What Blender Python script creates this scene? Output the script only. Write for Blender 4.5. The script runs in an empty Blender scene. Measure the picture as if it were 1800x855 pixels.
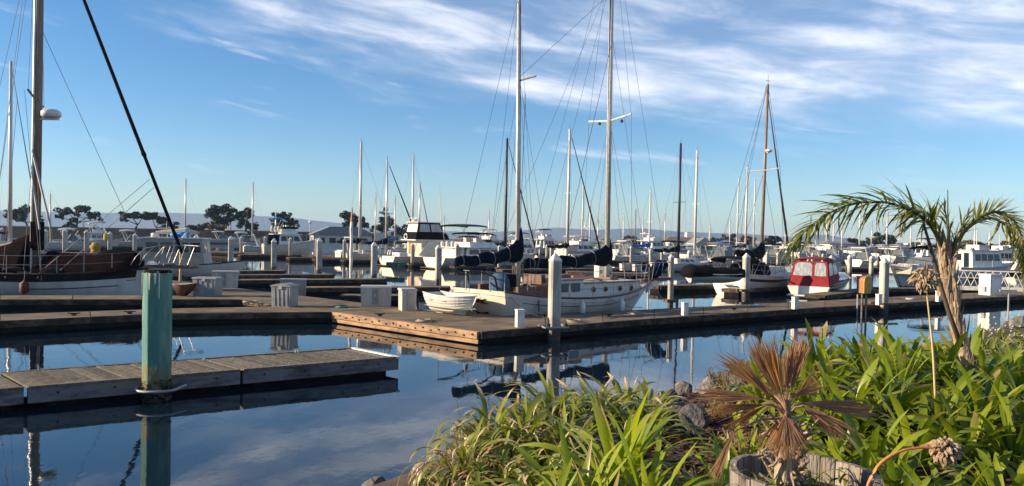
import bpy, math, random
from mathutils import Vector, Matrix, Euler
random.seed(7)
S = bpy.context.scene
COL = S.collection
R = math.radians
# ------------------------------------------------------------------ camera
FPX, CYP, HCAM = 1400.0, 446.8, 3.0
PITCH, ROLL = R(1.3), R(1.15)
cam_d = bpy.data.cameras.new('camera'); CAM = bpy.data.objects.new('camera', cam_d); COL.objects.link(CAM)
_f = Vector((0, math.cos(PITCH), -math.sin(PITCH))); _u0 = Vector((0, math.sin(PITCH), math.cos(PITCH))); _r0 = Vector((1, 0, 0))
_r = _r0*math.cos(ROLL) + _u0*math.sin(ROLL); _u = _u0*math.cos(ROLL) - _r0*math.sin(ROLL)
CAM.matrix_world = Matrix(((_r.x, _u.x, -_f.x, 0), (_r.y, _u.y, -_f.y, 0), (_r.z, _u.z, -_f.z, HCAM), (0, 0, 0, 1)))
cam_d.lens = 28; cam_d.sensor_width = 36; cam_d.shift_y = (CYP-427.5)/1800; cam_d.clip_end = 20000; cam_d.clip_start = .05
S.camera = CAM
def ray(px, py): return _r*((px-900)/FPX) + _u*((CYP-py)/FPX) + _f
def onz(px, py, z=0.0):                     # point of a photo pixel on the level z
    v = ray(px, py); t = (z-HCAM)/v.z
    return Vector((v.x*t, v.y*t, z))
def atd(px, py, d):                         # point of a photo pixel at forward distance d
    v = ray(px, py); t = d/v.y
    return Vector((v.x*t, d, HCAM+v.z*t))
# ------------------------------------------------------------------ world, sun, exposure
SUN_EL, SUN_AZ = R(18), R(-95)              # azimuth measured from +Y towards +X
w = bpy.data.worlds.new('World'); S.world = w; w.use_nodes = True
nt = w.node_tree; N = nt.nodes; L = nt.links
def nd(nt, t, **k):
    n = nt.nodes.new(t)
    for a, b in k.items(): setattr(n, a, b)
    return n
def mth(nt, op, a, b=None, c=None, clamp=False):
    n = nt.nodes.new('ShaderNodeMath'); n.operation = op; n.use_clamp = clamp
    for i, v in enumerate((a, b, c)):
        if v is None: continue
        if isinstance(v, (int, float)): n.inputs[i].default_value = v
        else: nt.links.new(v, n.inputs[i])
    return n.outputs[0]
def mixc(nt, f, a, b, mode='MIX'):
    n = nt.nodes.new('ShaderNodeMix'); n.data_type = 'RGBA'; n.blend_type = mode
    for i, v in ((0, f), (6, a), (7, b)):
        if isinstance(v, (int, float)): n.inputs[i].default_value = v
        elif isinstance(v, tuple): n.inputs[i].default_value = (*v, 1) if len(v) == 3 else v
        else: nt.links.new(v, n.inputs[i])
    return n.outputs[2]
def smooth(nt, v, lo, hi, a=0.0, b=1.0):
    n = nt.nodes.new('ShaderNodeMapRange'); n.interpolation_type = 'SMOOTHSTEP'
    nt.links.new(v, n.inputs[0])
    for i, q in enumerate((lo, hi, a, b)): n.inputs[i+1].default_value = q
    return n.outputs[0]
sky = nd(nt, 'ShaderNodeTexSky', sky_type='NISHITA', sun_disc=False)
sky.sun_elevation = SUN_EL; sky.sun_rotation = SUN_AZ % (2*math.pi); sky.air_density = 1.0; sky.dust_density = .0; sky.ozone_density = 3.0
tc = nd(nt, 'ShaderNodeTexCoord'); sp = nd(nt, 'ShaderNodeSeparateXYZ'); L.new(tc.outputs['Generated'], sp.inputs[0])
az = mth(nt, 'ARCTAN2', sp.outputs[0], sp.outputs[1]); el = mth(nt, 'ARCSINE', sp.outputs[2])
azd = mth(nt, 'MULTIPLY', az, 57.3); eld = mth(nt, 'MULTIPLY', el, 57.3)
def vec(x, y, z=0.0):
    c = nt.nodes.new('ShaderNodeCombineXYZ')
    for i, v in enumerate((x, y, z)):
        if isinstance(v, (int, float)): c.inputs[i].default_value = v
        else: L.new(v, c.inputs[i])
    return c.outputs[0]
def noise(v, scale, detail=6, rough=.55, dist=0.0):
    n = nt.nodes.new('ShaderNodeTexNoise'); L.new(v, n.inputs['Vector'])
    n.inputs['Scale'].default_value = scale; n.inputs['Detail'].default_value = detail
    n.inputs['Roughness'].default_value = rough; n.inputs['Distortion'].default_value = dist
    return n.outputs[0]
# streaky coordinates: along the cloud band and across it
al = mth(nt, 'ADD', mth(nt, 'MULTIPLY', azd, .98), mth(nt, 'MULTIPLY', eld, -.2))
ac = mth(nt, 'ADD', mth(nt, 'MULTIPLY', eld, 1.0), mth(nt, 'MULTIPLY', azd, .16))
n1 = noise(vec(mth(nt, 'MULTIPLY', al, .030), mth(nt, 'MULTIPLY', ac, .15), 3.1), 1.0, 6, .50, .25)
n2 = noise(vec(mth(nt, 'MULTIPLY', al, .11), mth(nt, 'MULTIPLY', ac, .50), 9.4), 1.0, 7, .55, .35)
edge = mth(nt, 'SUBTRACT', eld, mth(nt, 'SUBTRACT', 9.9, mth(nt, 'MULTIPLY', azd, .17)))
edge = mth(nt, 'ADD', edge, mth(nt, 'MULTIPLY', mth(nt, 'SUBTRACT', n1, .5), 10.0))
edge = mth(nt, 'ADD', edge, mth(nt, 'MULTIPLY', mth(nt, 'SUBTRACT', n2, .5), 3.0))
m1 = mth(nt, 'MULTIPLY', smooth(nt, edge, -.8, 3.0), smooth(nt, eld, 19.0, 42.0, 1.0, .15))
dens = mth(nt, 'ADD', mth(nt, 'MULTIPLY', n1, .55), mth(nt, 'MULTIPLY', n2, .65))
body = smooth(nt, dens, .46, .78)
cl = mth(nt, 'MULTIPLY', m1, mth(nt, 'MULTIPLY_ADD', body, .66, .17))
# thin separate wisps lower down
n3 = noise(vec(mth(nt, 'MULTIPLY', al, .085), mth(nt, 'MULTIPLY', ac, .62), 21.0), 1.0, 7, .58, .3)
wi = mth(nt, 'MULTIPLY', smooth(nt, n3, .56, .76), smooth(nt, eld, 2.5, 6.0))
cl = mth(nt, 'MAXIMUM', cl, mth(nt, 'MULTIPLY', wi, .5), clamp=True)
hs = nd(nt, 'ShaderNodeHueSaturation'); hs.inputs['Saturation'].default_value = 1.2; hs.inputs['Value'].default_value = 1.0
L.new(sky.outputs[0], hs.inputs['Color'])

ccol = mixc(nt, smooth(nt, n2, .35, .7), (5.9, 6.3, 7.3), (8.8, 8.9, 9.4))
tint = mixc(nt, smooth(nt, eld, -1.0, 14.0), (.86, .97, 1.20), (.90, .98, 1.10))
out = mixc(nt, cl, mixc(nt, 1.0, hs.outputs[0], tint, 'MULTIPLY'), ccol)
L.new(out, N['Background'].inputs[0]); N['Background'].inputs[1].default_value = .070
sd = bpy.data.lights.new('sun', 'SUN'); sd.energy = 5.0; sd.angle = R(.53); sd.color = (1, .80, .56)
so = bpy.data.objects.new('sun', sd); COL.objects.link(so)
SV = Vector((math.sin(SUN_AZ)*math.cos(SUN_EL), math.cos(SUN_AZ)*math.cos(SUN_EL), math.sin(SUN_EL)))
so.rotation_euler = SV.to_track_quat('Z', 'Y').to_euler(); so.location = (-30, 0, 40)
S.view_settings.view_transform = 'Standard'; S.view_settings.look = 'None'; S.view_settings.exposure = 1.02; S.view_settings.gamma = 1
S.cycles.use_denoising = True; S.cycles.max_bounces = 8; S.cycles.transparent_max_bounces = 16; S.cycles.volume_bounces = 0
S.cycles.caustics_reflective = False; S.cycles.caustics_refractive = False
# ------------------------------------------------------------------ materials
MATS = {}
def mat(name, c, rough=.6, metal=0.0, c2=None, ns=6.0, stretch=(1, 1, 1), bump=0.0, rnd=0.0, lo=.35, hi=.65, coat=0.0, spec=.5, bs=None, ramp=None):
    if name in MATS: return MATS[name]
    m = bpy.data.materials.new(name); m.use_nodes = True; t = m.node_tree; b = t.nodes['Principled BSDF']
    b.inputs['Roughness'].default_value = rough; b.inputs['Metallic'].default_value = metal
    b.inputs['Coat Weight'].default_value = coat; b.inputs['Specular IOR Level'].default_value = spec
    tc = t.nodes.new('ShaderNodeTexCoord'); mp = t.nodes.new('ShaderNodeMapping'); mp.inputs['Scale'].default_value = stretch
    t.links.new(tc.outputs['Object'], mp.inputs[0])
    oi = t.nodes.new('ShaderNodeObjectInfo')
    if rnd:
        va = t.nodes.new('ShaderNodeVectorMath'); va.operation = 'ADD'; t.links.new(mp.outputs[0], va.inputs[0])
        sc = t.nodes.new('ShaderNodeVectorMath'); sc.operation = 'SCALE'; sc.inputs[3].default_value = 37.0
        cx = t.nodes.new('ShaderNodeCombineXYZ')
        for i in range(3): t.links.new(oi.outputs['Random'], cx.inputs[i])
        t.links.new(cx.outputs[0], sc.inputs[0]); t.links.new(sc.outputs[0], va.inputs[1]); co = va.outputs[0]
    else: co = mp.outputs[0]
    no = t.nodes.new('ShaderNodeTexNoise'); no.inputs['Scale'].default_value = ns; no.inputs['Detail'].default_value = 7; no.inputs['Roughness'].default_value = .6
    t.links.new(co, no.inputs['Vector'])
    if c2 is None: c2 = tuple(x*.82 for x in c)
    f = smooth(t, no.outputs[0], lo, hi)
    col = mixc(t, f, c, c2)
    if rnd:
        k = mth(t, 'MULTIPLY_ADD', oi.outputs['Random'], rnd, 1-rnd/2)
        cc = t.nodes.new('ShaderNodeCombineXYZ')
        for i in range(3): t.links.new(k, cc.inputs[i])
        col = mixc(t, 1.0, col, cc.outputs[0], 'MULTIPLY')
    t.links.new(col, b.inputs['Base Color'])
    if bump:
        bn = t.nodes.new('ShaderNodeTexNoise'); bn.inputs['Scale'].default_value = bs or ns*4; bn.inputs['Detail'].default_value = 6
        t.links.new(co, bn.inputs['Vector'])
        bp = t.nodes.new('ShaderNodeBump'); bp.inputs['Strength'].default_value = bump; bp.inputs['Distance'].default_value = .02
        t.links.new(bn.outputs[0], bp.inputs['Height']); t.links.new(bp.outputs[0], b.inputs['Normal'])
    MATS[name] = m; m['col'] = col.node.name
    return m
def leafmat(name, c, c2, tip=(.42, .30, .15), tr=.35, tipamt=.3, rough=.34):
    m = bpy.data.materials.new(name); m.use_nodes = True; t = m.node_tree; b = t.nodes['Principled BSDF']
    at = t.nodes.new('ShaderNodeAttribute'); at.attribute_name = 't'; oi = t.nodes.new('ShaderNodeObjectInfo')
    tc = t.nodes.new('ShaderNodeTexCoord'); no = t.nodes.new('ShaderNodeTexNoise'); no.inputs['Scale'].default_value = 9; no.inputs['Detail'].default_value = 4
    t.links.new(tc.outputs['Object'], no.inputs['Vector'])
    k = mth(t, 'FRACT', mth(t, 'MULTIPLY', oi.outputs['Random'], 7.31))
    col = mixc(t, mth(t, 'ADD', mth(t, 'MULTIPLY', k, .7), mth(t, 'MULTIPLY', no.outputs[0], .3)), c, c2)
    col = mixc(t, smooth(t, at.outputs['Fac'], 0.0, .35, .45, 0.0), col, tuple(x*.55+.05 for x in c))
    # some leaves have dry tips (their own colour)
    dry = mth(t, 'GREATER_THAN', tipamt, mth(t, 'FRACT', mth(t, 'MULTIPLY', oi.outputs['Random'], 3.77)))
    tt = smooth(t, mth(t, 'ADD', at.outputs['Fac'], mth(t, 'MULTIPLY', mth(t, 'SUBTRACT', no.outputs[0], .5), .5)), .62, .9)
    col = mixc(t, mth(t, 'MULTIPLY', dry, tt), col, tip)
    t.links.new(col, b.inputs['Base Color']); b.inputs['Roughness'].default_value = rough
    tl = t.nodes.new('ShaderNodeBsdfTranslucent')
    t.links.new(mixc(t, 1.0, col, (1.5, 1.5, .55), 'MULTIPLY'), tl.inputs['Color'])
    ms = t.nodes.new('ShaderNodeMixShader'); ms.inputs[0].default_value = tr
    t.links.new(b.outputs[0], ms.inputs[1]); t.links.new(tl.outputs[0], ms.inputs[2]); t.links.new(ms.outputs[0], t.nodes['Material Output'].inputs['Surface'])
    MATS[name] = m; return m
M_ = MATS
mat('gelcoat', (.70, .69, .65), .28, c2=(.58, .56, .51), ns=1.3, coat=.3)
mat('cream_gelcoat', (.72, .66, .54), .35, c2=(.62, .55, .44), ns=1.3)
mat('ketch_white', (.60, .60, .58), .3, c2=(.46, .45, .42), ns=1.6, stretch=(1, 1, .35), lo=.42, hi=.72, bump=.05)
mat('grey_paint', (.34, .35, .36), .5, ns=3)
mat('navy_paint', (.02, .03, .06), .3, ns=3)
mat('green_stripe', (.02, .09, .08), .4, ns=3)
mat('bottom_paint', (.02, .022, .03), .6, ns=3)
mat('deck_white', (.54, .53, .49), .55, c2=(.50, .49, .44), ns=5)
mat('glass_dark', (.015, .02, .025), .06, ns=2)
mat('glass_grey', (.12, .14, .15), .08, ns=2)
mat('vinyl', (.26, .28, .30), .14, c2=(.40, .40, .39), ns=3, stretch=(3, 3, .3), lo=.42, hi=.58)
mat('navy_canvas', (.004, .007, .013), .9, spec=.06, c2=(.007, .011, .021), ns=3, bump=.9, bs=5)
mat('black_canvas', (.007, .0065, .008), .9, spec=.08, ns=3, bump=.8, bs=5)
mat('maroon_canvas', (.0105, .0030, .0042), .95, spec=.03, c2=(.006, .0022, .0032), ns=1.5, bump=1.0, bs=3)
mat('blue_canvas', (.02, .12, .42), .8, c2=(.015, .08, .32), ns=3, bump=.8, bs=5)
mat('cyan_tarp', (.02, .25, .62), .6, ns=3, bump=.6, bs=6)
mat('seed_brown', (.36, .27, .17), .85, c2=(.22, .15, .09), ns=30)
mat('red_canvas', (.25, .008, .014), .85, c2=(.17, .006, .011), ns=3, bump=.5, bs=6)
mat('green_canvas', (.012, .04, .02), .85, ns=3)
mat('tan_canvas', (.50, .43, .33), .85, c2=(.42, .36, .27), ns=2, bump=.4)
mat('grey_canvas', (.42, .43, .44), .8, ns=2, bump=.5, bs=4)
mat('yellow_bag', (.36, .22, .02), .8, ns=8, bump=.9)
mat('orange_plastic', (.75, .16, .03), .5)
mat('aluminium', (.62, .60, .56), .38, .25, ns=8, c2=(.48, .46, .42))
mat('white_mast', (.62, .60, .55), .4, ns=5)
mat('wood_mast', (.23, .17, .13), .5, ns=4, stretch=(4, 4, .4), c2=(.15, .11, .085))
mat('black_mast', (.03, .028, .03), .45)
mat('chrome', (.30, .30, .31), .42, .7)
mat('wire', (.16, .16, .16), .5, .4)
mat('dark_wire', (.03, .03, .032), .6)
mat('rope', (.40, .34, .26), .9, c2=(.24, .19, .14), ns=30, bump=.6)
mat('varnish', (.50, .21, .06), .32, c2=(.34, .13, .035), ns=4, stretch=(.6, 6, 6), coat=.3)
mat('dark_teak', (.13, .055, .03), .45, c2=(.07, .03, .018), ns=4)
mat('rubber', (.02, .02, .022), .7)
mat('maroon_fender', (.12, .015, .02), .7)
mat('helm_blue', (.03, .09, .17), .85, c2=(.02, .05, .10), ns=14)
mat('cabin_beige', (.34, .31, .27), .5, c2=(.26, .24, .21), ns=3)
mat('dock_box_white', (.50, .48, .44), .5, c2=(.36, .34, .31), ns=3, stretch=(1, 1, .4), bump=.15, rnd=.12)
mat('dock_box_grey', (.27, .275, .28), .5, c2=(.19, .195, .20), ns=3)
mat('box_door', (.24, .25, .26), .5)
mat('deck_concrete', (.215, .163, .108), .9, spec=.2, c2=(.10, .078, .056), ns=1.3, bump=.35, bs=30, rnd=.12, lo=.3, hi=.7)
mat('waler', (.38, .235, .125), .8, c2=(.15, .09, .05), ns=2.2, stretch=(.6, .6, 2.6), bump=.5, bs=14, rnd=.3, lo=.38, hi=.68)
mat('waler_shaded', (.10, .078, .06), .9, spec=.15, c2=(.035, .03, .026), ns=2.2, stretch=(1, 1, 1.6), bump=.5, bs=14, rnd=.3, lo=.38, hi=.62)  # same timber as the sunlit faces, with the shade put into its colour
mat('float_dark', (.018, .017, .016), .95, spec=.08, c2=(.007, .007, .0065), ns=2.5, bump=.5)
mat('rust_bolt', (.05, .03, .022), .7, .5)
mat('plank', (.19, .165, .13), .9, spec=.2, c2=(.085, .075, .058), ns=3.0, stretch=(10, .7, 5), bump=.8, bs=9, rnd=.55, lo=.36, hi=.66)
mat('finger_fascia', (.21, .20, .20), .9, spec=.2, c2=(.075, .072, .075), ns=1.8, stretch=(.8, 1, 3), bump=.5, bs=12, rnd=.2, lo=.42, hi=.68)
mat('galvanised', (.48, .49, .50), .45, .6, c2=(.33, .32, .30), ns=12)
mat('white_paint', (.78, .75, .68), .55, c2=(.60, .56, .48), ns=5)
mat('clapboard', (.74, .71, .64), .7, ns=4)
mat('roof_brown', (.16, .13, .11), .85, ns=6, c2=(.10, .08, .07))
mat('roof_grey', (.20, .22, .24), .8, ns=6)
mat('blue_siding', (.10, .16, .24), .75, ns=6)
mat('green_siding', (.08, .2, .17), .7)
mat('bark', (.07, .055, .045), .95, c2=(.035, .028, .022), ns=5, bump=.6)
mat('dark_foliage', (.028, .036, .018), .75, c2=(.012, .018, .010), ns=.7, rnd=.2)
mat('green_foliage', (.04, .055, .02), .75, c2=(.02, .03, .012), ns=.7, rnd=.2)
mat('brown_foliage', (.14, .10, .05), .8, c2=(.07, .052, .03), ns=.7, rnd=.2)
mat('rock', (.19, .18, .17), .9, spec=.2, c2=(.075, .072, .07), ns=3.5, bump=1.0, bs=9, rnd=.5)
mat('pale_rock', (.19, .16, .13), .9, spec=.2, c2=(.085, .072, .06), ns=3.5, bump=1.0, bs=9, rnd=.4)
mat('mulch', (.085, .05, .034), .95, c2=(.035, .024, .018), ns=9, bump=1.0, bs=40)
mat('breakwater', (.022, .020, .017), .95, spec=.1, c2=(.010, .0095, .0085), ns=.3, bump=.8, bs=1)
mat('park_grass', (.05, .07, .025), .95, c2=(.06, .05, .03), ns=.05)
mat('straw', (.50, .36, .17), .8, c2=(.34, .22, .10), ns=4, rnd=.4)
mat('dead_petiole', (.26, .15, .09), .8, ns=7)
mat('palm_trunk', (.42, .32, .22), .9, c2=(.20, .14, .09), ns=6, stretch=(5, 5, .7), bump=1.0, bs=14)
mat('dark_stem', (.075, .05, .035), .8)
mat('red_stem', (.34, .10, .04), .5, c2=(.45, .2, .06), ns=7)
mat('tan_stem', (.55, .40, .20), .6, ns=7)
mat('stave', (.30, .26, .22), .85, c2=(.15, .125, .10), ns=3, stretch=(6, 6, .5), bump=.8, bs=12, rnd=.4)
mat('soil', (.05, .035, .025), .95, ns=8, bump=1.0, bs=20)
mat('hoop', (.06, .05, .045), .6, .6)
mat('hill', (.055, .060, .040), .95, c2=(.10, .085, .055), ns=.002, stretch=(1, 1, 3))
mat('yellow_paint', (.62, .36, .02), .5, c2=(.45, .24, .02), ns=8)
mat('orange_wood', (.36, .12, .03), .6, ns=8)
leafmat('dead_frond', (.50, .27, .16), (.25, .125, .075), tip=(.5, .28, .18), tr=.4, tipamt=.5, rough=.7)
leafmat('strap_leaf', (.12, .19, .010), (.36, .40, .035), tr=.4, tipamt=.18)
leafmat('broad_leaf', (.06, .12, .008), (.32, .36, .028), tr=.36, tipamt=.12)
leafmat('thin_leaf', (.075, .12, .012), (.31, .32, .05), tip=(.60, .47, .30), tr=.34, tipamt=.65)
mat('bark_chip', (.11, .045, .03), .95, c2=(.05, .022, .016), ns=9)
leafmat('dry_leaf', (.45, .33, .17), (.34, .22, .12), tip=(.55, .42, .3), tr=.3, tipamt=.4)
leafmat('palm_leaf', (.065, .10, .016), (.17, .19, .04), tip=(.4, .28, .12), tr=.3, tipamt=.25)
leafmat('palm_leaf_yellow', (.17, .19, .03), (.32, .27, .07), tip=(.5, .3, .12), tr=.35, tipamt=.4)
# pile materials with growth near the water line (their own colours, by height)
def pilemat(name, top, mid, low, z0, z1, ns=4, stretch=(1, 1, .3), c2=None):
    m = mat(name, top, .8, c2=c2 or tuple(x*.68 for x in top), lo=.42, hi=.6, ns=ns, stretch=stretch, bump=.5, bs=20, rnd=.15)
    t = m.node_tree; b = t.nodes['Principled BSDF']; old = b.inputs['Base Color'].links[0].from_socket
    tc = [n for n in t.nodes if n.type == 'TEX_COORD'][0]; sp = t.nodes.new('ShaderNodeSeparateXYZ'); t.links.new(tc.outputs['Object'], sp.inputs[0])
    no = t.nodes.new('ShaderNodeTexNoise'); no.inputs['Scale'].default_value = 5; t.links.new(tc.outputs['Object'], no.inputs['Vector'])
    h = mth(t, 'ADD', sp.outputs[2], mth(t, 'MULTIPLY', mth(t, 'SUBTRACT', no.outputs[0], .5), 1.1))
    c = mixc(t, smooth(t, h, z0, z1), low, mid)
    c = mixc(t, smooth(t, h, z1, z1+.35), c, old)
    t.links.new(c, b.inputs['Base Color']); return m
pilemat('pile_concrete', (.46, .43, .37), (.36, .31, .24), (.07, .06, .045), .15, .45)
pilemat('pile_green', (.06, .18, .155), (.15, .15, .07), (.03, .032, .024), .12, .45, ns=4.5, stretch=(2, 2, .35), c2=(.13, .26, .20))
# water
m = bpy.data.materials.new('water'); m.use_nodes = True; t = m.node_tree; b = t.nodes['Principled BSDF']
b.inputs['Base Color'].default_value = (.004, .012, .022, 1); b.inputs['Roughness'].default_value = .012; b.inputs['IOR'].default_value = 1.5
tc = t.nodes.new('ShaderNodeTexCoord'); no = t.nodes.new('ShaderNodeTexNoise'); no.inputs['Scale'].default_value = 1.6; no.inputs['Detail'].default_value = 5
mp = t.nodes.new('ShaderNodeMapping'); mp.inputs['Scale'].default_value = (1, .6, 1); mp.inputs['Rotation'].default_value = (0, 0, .3)
t.links.new(tc.outputs['Object'], mp.inputs[0]); t.links.new(mp.outputs[0], no.inputs['Vector'])
bp = t.nodes.new('ShaderNodeBump'); bp.inputs['Strength'].default_value = .055; bp.inputs['Distance'].default_value = .06
t.links.new(no.outputs[0], bp.inputs['Height']); t.links.new(bp.outputs[0], b.inputs['Normal']); MATS['water'] = m
# ------------------------------------------------------------------ mesh builder
class MB:
    def __init__(s): s.v = []; s.f = []; s.t = None; s.sm = False
    def add(s, vs, fs):
        o = len(s.v); s.v += [tuple(p) for p in vs]; s.f += [tuple(i+o for i in f) for f in fs]; return s
    def hexa(s, p):                       # p: 4 bottom (ccw from above) + 4 top
        return s.add(p, [(3, 2, 1, 0), (4, 5, 6, 7), (0, 1, 5, 4), (1, 2, 6, 5), (2, 3, 7, 6), (3, 0, 4, 7)])
    def box(s, x0, x1, y0, y1, z0, z1):
        return s.hexa([(x0, y0, z0), (x1, y0, z0), (x1, y1, z0), (x0, y1, z0), (x0, y0, z1), (x1, y0, z1), (x1, y1, z1), (x0, y1, z1)])
    def slab(s, quad, n, th):             # a thin plate: quad pushed along n
        n = Vector(n).normalized()*th; q = [Vector(p) for p in quad]
        return s.hexa(q+[p+n for p in q])
    def prism(s, poly, z0, z1):
        k = len(poly); return s.add([(x, y, z0) for x, y in poly]+[(x, y, z1) for x, y in poly],
            [tuple(range(k-1, -1, -1)), tuple(range(k, 2*k))]+[(i, (i+1) % k, (i+1) % k+k, i+k) for i in range(k)])
    def prismy(s, poly, y0, y1):          # outline in x,z pushed along y
        k = len(poly); return s.add([(x, y0, z) for x, z in poly]+[(x, y1, z) for x, z in poly],
            [tuple(range(k)), tuple(range(2*k-1, k-1, -1))]+[((i+1) % k, i, i+k, (i+1) % k+k) for i in range(k)])
    def tube(s, pts, r, n=6, r1=None):
        pts = [Vector(p) for p in pts]; k = len(pts); vs = []; fs = []
        for i, p in enumerate(pts):
            d = (pts[min(i+1, k-1)]-pts[max(i-1, 0)]).normalized()
            a = Vector((0, 0, 1)) if abs(d.z) < .9 else Vector((1, 0, 0)); a = d.cross(a).normalized(); b = d.cross(a)
            rr = (r[i] if isinstance(r, (list, tuple)) else (r if r1 is None else r+(r1-r)*i/(k-1)))
            for j in range(n):
                q = 2*math.pi*j/n; vs.append(p+(a*math.cos(q)+b*math.sin(q))*rr)
        for i in range(k-1):
            for j in range(n): fs.append((i*n+j, i*n+(j+1) % n, (i+1)*n+(j+1) % n, (i+1)*n+j))
        fs += [tuple(range(n-1, -1, -1)), tuple(range((k-1)*n, k*n))]
        return s.add(vs, fs)
    def lathe(s, prof, c=(0, 0, 0), n=12, ph=0.0):
        vs = [(c[0]+r*math.cos(ph+2*math.pi*j/n), c[1]+r*math.sin(ph+2*math.pi*j/n), c[2]+z) for r, z in prof for j in range(n)]
        k = len(prof); fs = [(i*n+j, i*n+(j+1) % n, (i+1)*n+(j+1) % n, (i+1)*n+j) for i in range(k-1) for j in range(n)]
        fs += [tuple(range(n-1, -1, -1)), tuple(range((k-1)*n, k*n))]
        return s.add(vs, fs)
    def grid(s, rows, close=False):
        n = len(rows[0]); vs = [p for r in rows for p in r]
        fs = [(i*n+j, i*n+(j+1) % n, (i+1)*n+(j+1) % n, (i+1)*n+j) for i in range(len(rows)-1) for j in range(n if close else n-1)]
        return s.add(vs, fs)
    def loft(s, rings):
        s.grid(rings, True); n = len(rings[0]); o = len(s.v)-n*len(rings)
        s.f += [tuple(o+i for i in range(n-1, -1, -1)), tuple(o+n*(len(rings)-1)+i for i in range(n))]; return s
    def mesh(s, name, m):
        me = bpy.data.meshes.new(name); me.from_pydata(s.v, [], s.f)
        for q in (m if isinstance(m, (list, tuple)) else [m]): me.materials.append(MATS[q] if isinstance(q, str) else q)
        if s.t is not None:
            a = me.attributes.new('t', 'FLOAT', 'POINT'); a.data.foreach_set('value', s.t)
        if s.sm: me.polygons.foreach_set('use_smooth', [True]*len(me.polygons))
        me.update(); return me
    def build(s, name, m, parent=None, smooth=False, **k):
        if smooth: s.sm = True
        return link(name, s.mesh(name, m), parent, **k)
def link(name, data, parent=None, loc=None, rot=None, scale=None, **k):
    o = bpy.data.objects.new(name, data); COL.objects.link(o); o.parent = parent
    if loc is not None: o.location = loc
    if rot is not None: o.rotation_euler = rot
    if scale is not None: o.scale = scale if isinstance(scale, (tuple, list, Vector)) else (scale,)*3
    tag(o, **k); return o
def tag(o, label=None, cat=None, group=None, kind=None):
    if label: o['label'] = label
    if cat: o['category'] = cat
    if group: o['group'] = group
    if kind: o['kind'] = kind
    return o
def thing(name, loc, rz=0.0, label=None, cat=None, group=None):
    o = link(name, None, None, loc, (0, 0, rz)); o.empty_display_size = .2
    return tag(o, label, cat, group)
def copy_tree(o, parent=None):
    c = o.copy(); COL.objects.link(c); c.parent = parent
    for ch in list(o.children): copy_tree(ch, c)
    return c
def lerp(a, b, t): return a+(b-a)*t
def vl(a, b, t): return Vector(a)*(1-t)+Vector(b)*t
# ------------------------------------------------------------------ setting
g = MB().box(-4300, 4300, -60, 4300, -.6, 0); g.build('water', 'water', kind='structure')
# the near bank
def ss(t): t = max(0, min(1, t)); return t*t*(3-2*t)
def shore(x, y): return (x+1.3)*.70+(9.3-y)*.71
def ground(x, y):
    if shore(x, y) > 1.2: return _ground(x, y)+.42*math.exp(-(((x-3.2)/1.7)**2+((y-6.1)/1.9)**2)*1.1)*ss((shore(x, y)-1.2)/1.5)+.12*math.exp(-(((x-.25)/.9)**2+((y-6.1)/1.0)**2))*ss((shore(x, y)-1.2)/1.5)
    return _ground(x, y)
def _ground(x, y):
    s = shore(x, y); n = .06*math.sin(x*2.1+y*1.3)+.04*math.sin(x*4.7-y*3.1)
    if s < 0: return max(-1.2, s*.5)+n*.5
    return .04+1.42*ss(s/3.9)+max(0, s-3.9)*.02+n*(.6 if s < 4 else .4)
rows = []
for i in range(121):
    v = -20+i*.5                     # along the shore
    rows.append([])
    for j in range(61):
        s_ = -3+j*.35 if j < 40 else 11+(j-40)*1.6
        x = -1.3+.70*s_+.71*v; y = 9.3-.71*s_+.70*v
        rows[-1].append((x, y, ground(x, y)))
g = MB().grid(rows); g.f = [f[::-1] for f in g.f]; bank = g.build('ground', 'mulch', smooth=True, kind='structure')
# hills across the bay: (photo x, photo y of the ridge)
def ridge(name, d, pts, m, base=-1.0, depth=900):
    top = []
    for i in range(len(pts)-1):
        (a, ya), (b, yb) = pts[i], pts[i+1]; k = max(2, int(abs(b-a)/14))
        for q in range(k):
            t = q/k; top.append((lerp(a, b, t), lerp(ya, yb, t)+random.uniform(-.7, .7)))
    top.append(pts[-1])
    r = [[], [], [], []]
    for px, py in top:
        p = atd(px, py, d); h = p.z
        r[0].append((p.x*.9, d*.9, base)); r[1].append((p.x*.95, d*.95, lerp(base, h, .45)+random.uniform(-2, 2)))
        r[2].append((p.x, d, h)); r[3].append((p.x*1.04, d*1.04, base))
    g = MB().grid(r); return g.build(name, m, kind='structure')
ridge('hills', 3900, [(-1500, 372), (-400, 374), (0, 371), (180, 374), (300, 375), (420, 378), (500, 383), (560, 388), (620, 396), (680, 404), (720, 409), (800, 407), (860, 409), (930, 404), (985, 400), (1040, 404),
    (1120, 402), (1190, 407), (1250, 409), (1300, 411), (1370, 416), (1410, 416), (1440, 412), (1480, 417), (1530, 424), (1600, 428), (1800, 430), (2200, 432), (3300, 440)], 'hill')
# breakwater / park land on the far side of the basin
def landstrip(name, pts, d0, d1, m, h):   # pts photo x, top y
    r = [[], [], [], []]
    for px, py in pts:
        p = atd(px, py, d0+3); z = max(.6, p.z) if h is None else h
        r[0].append((p.x*(d0-1)/(d0+3), d0-1, -.5)); r[1].append((p.x, d0+3, z)); r[2].append((p.x*d1/(d0+3), d1, z+.3)); r[3].append((p.x*(d1+6)/(d0+3), d1+6, -.5))
    return MB().grid(r).build(name, m, kind='structure')
landstrip('breakwater_ground', [(-260, 396), (0, 399), (100, 401), (200, 403), (300, 405), (400, 407), (500, 409), (600, 411), (660, 413), (700, 420)], 190, 205, 'breakwater', None)
landstrip('park_ground', [(690, 417), (800, 418), (1000, 420), (1090, 423), (1180, 428), (1300, 432), (1500, 436), (1700, 440), (2100, 448)], 205, 330, 'park_grass', 1.0)
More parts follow.
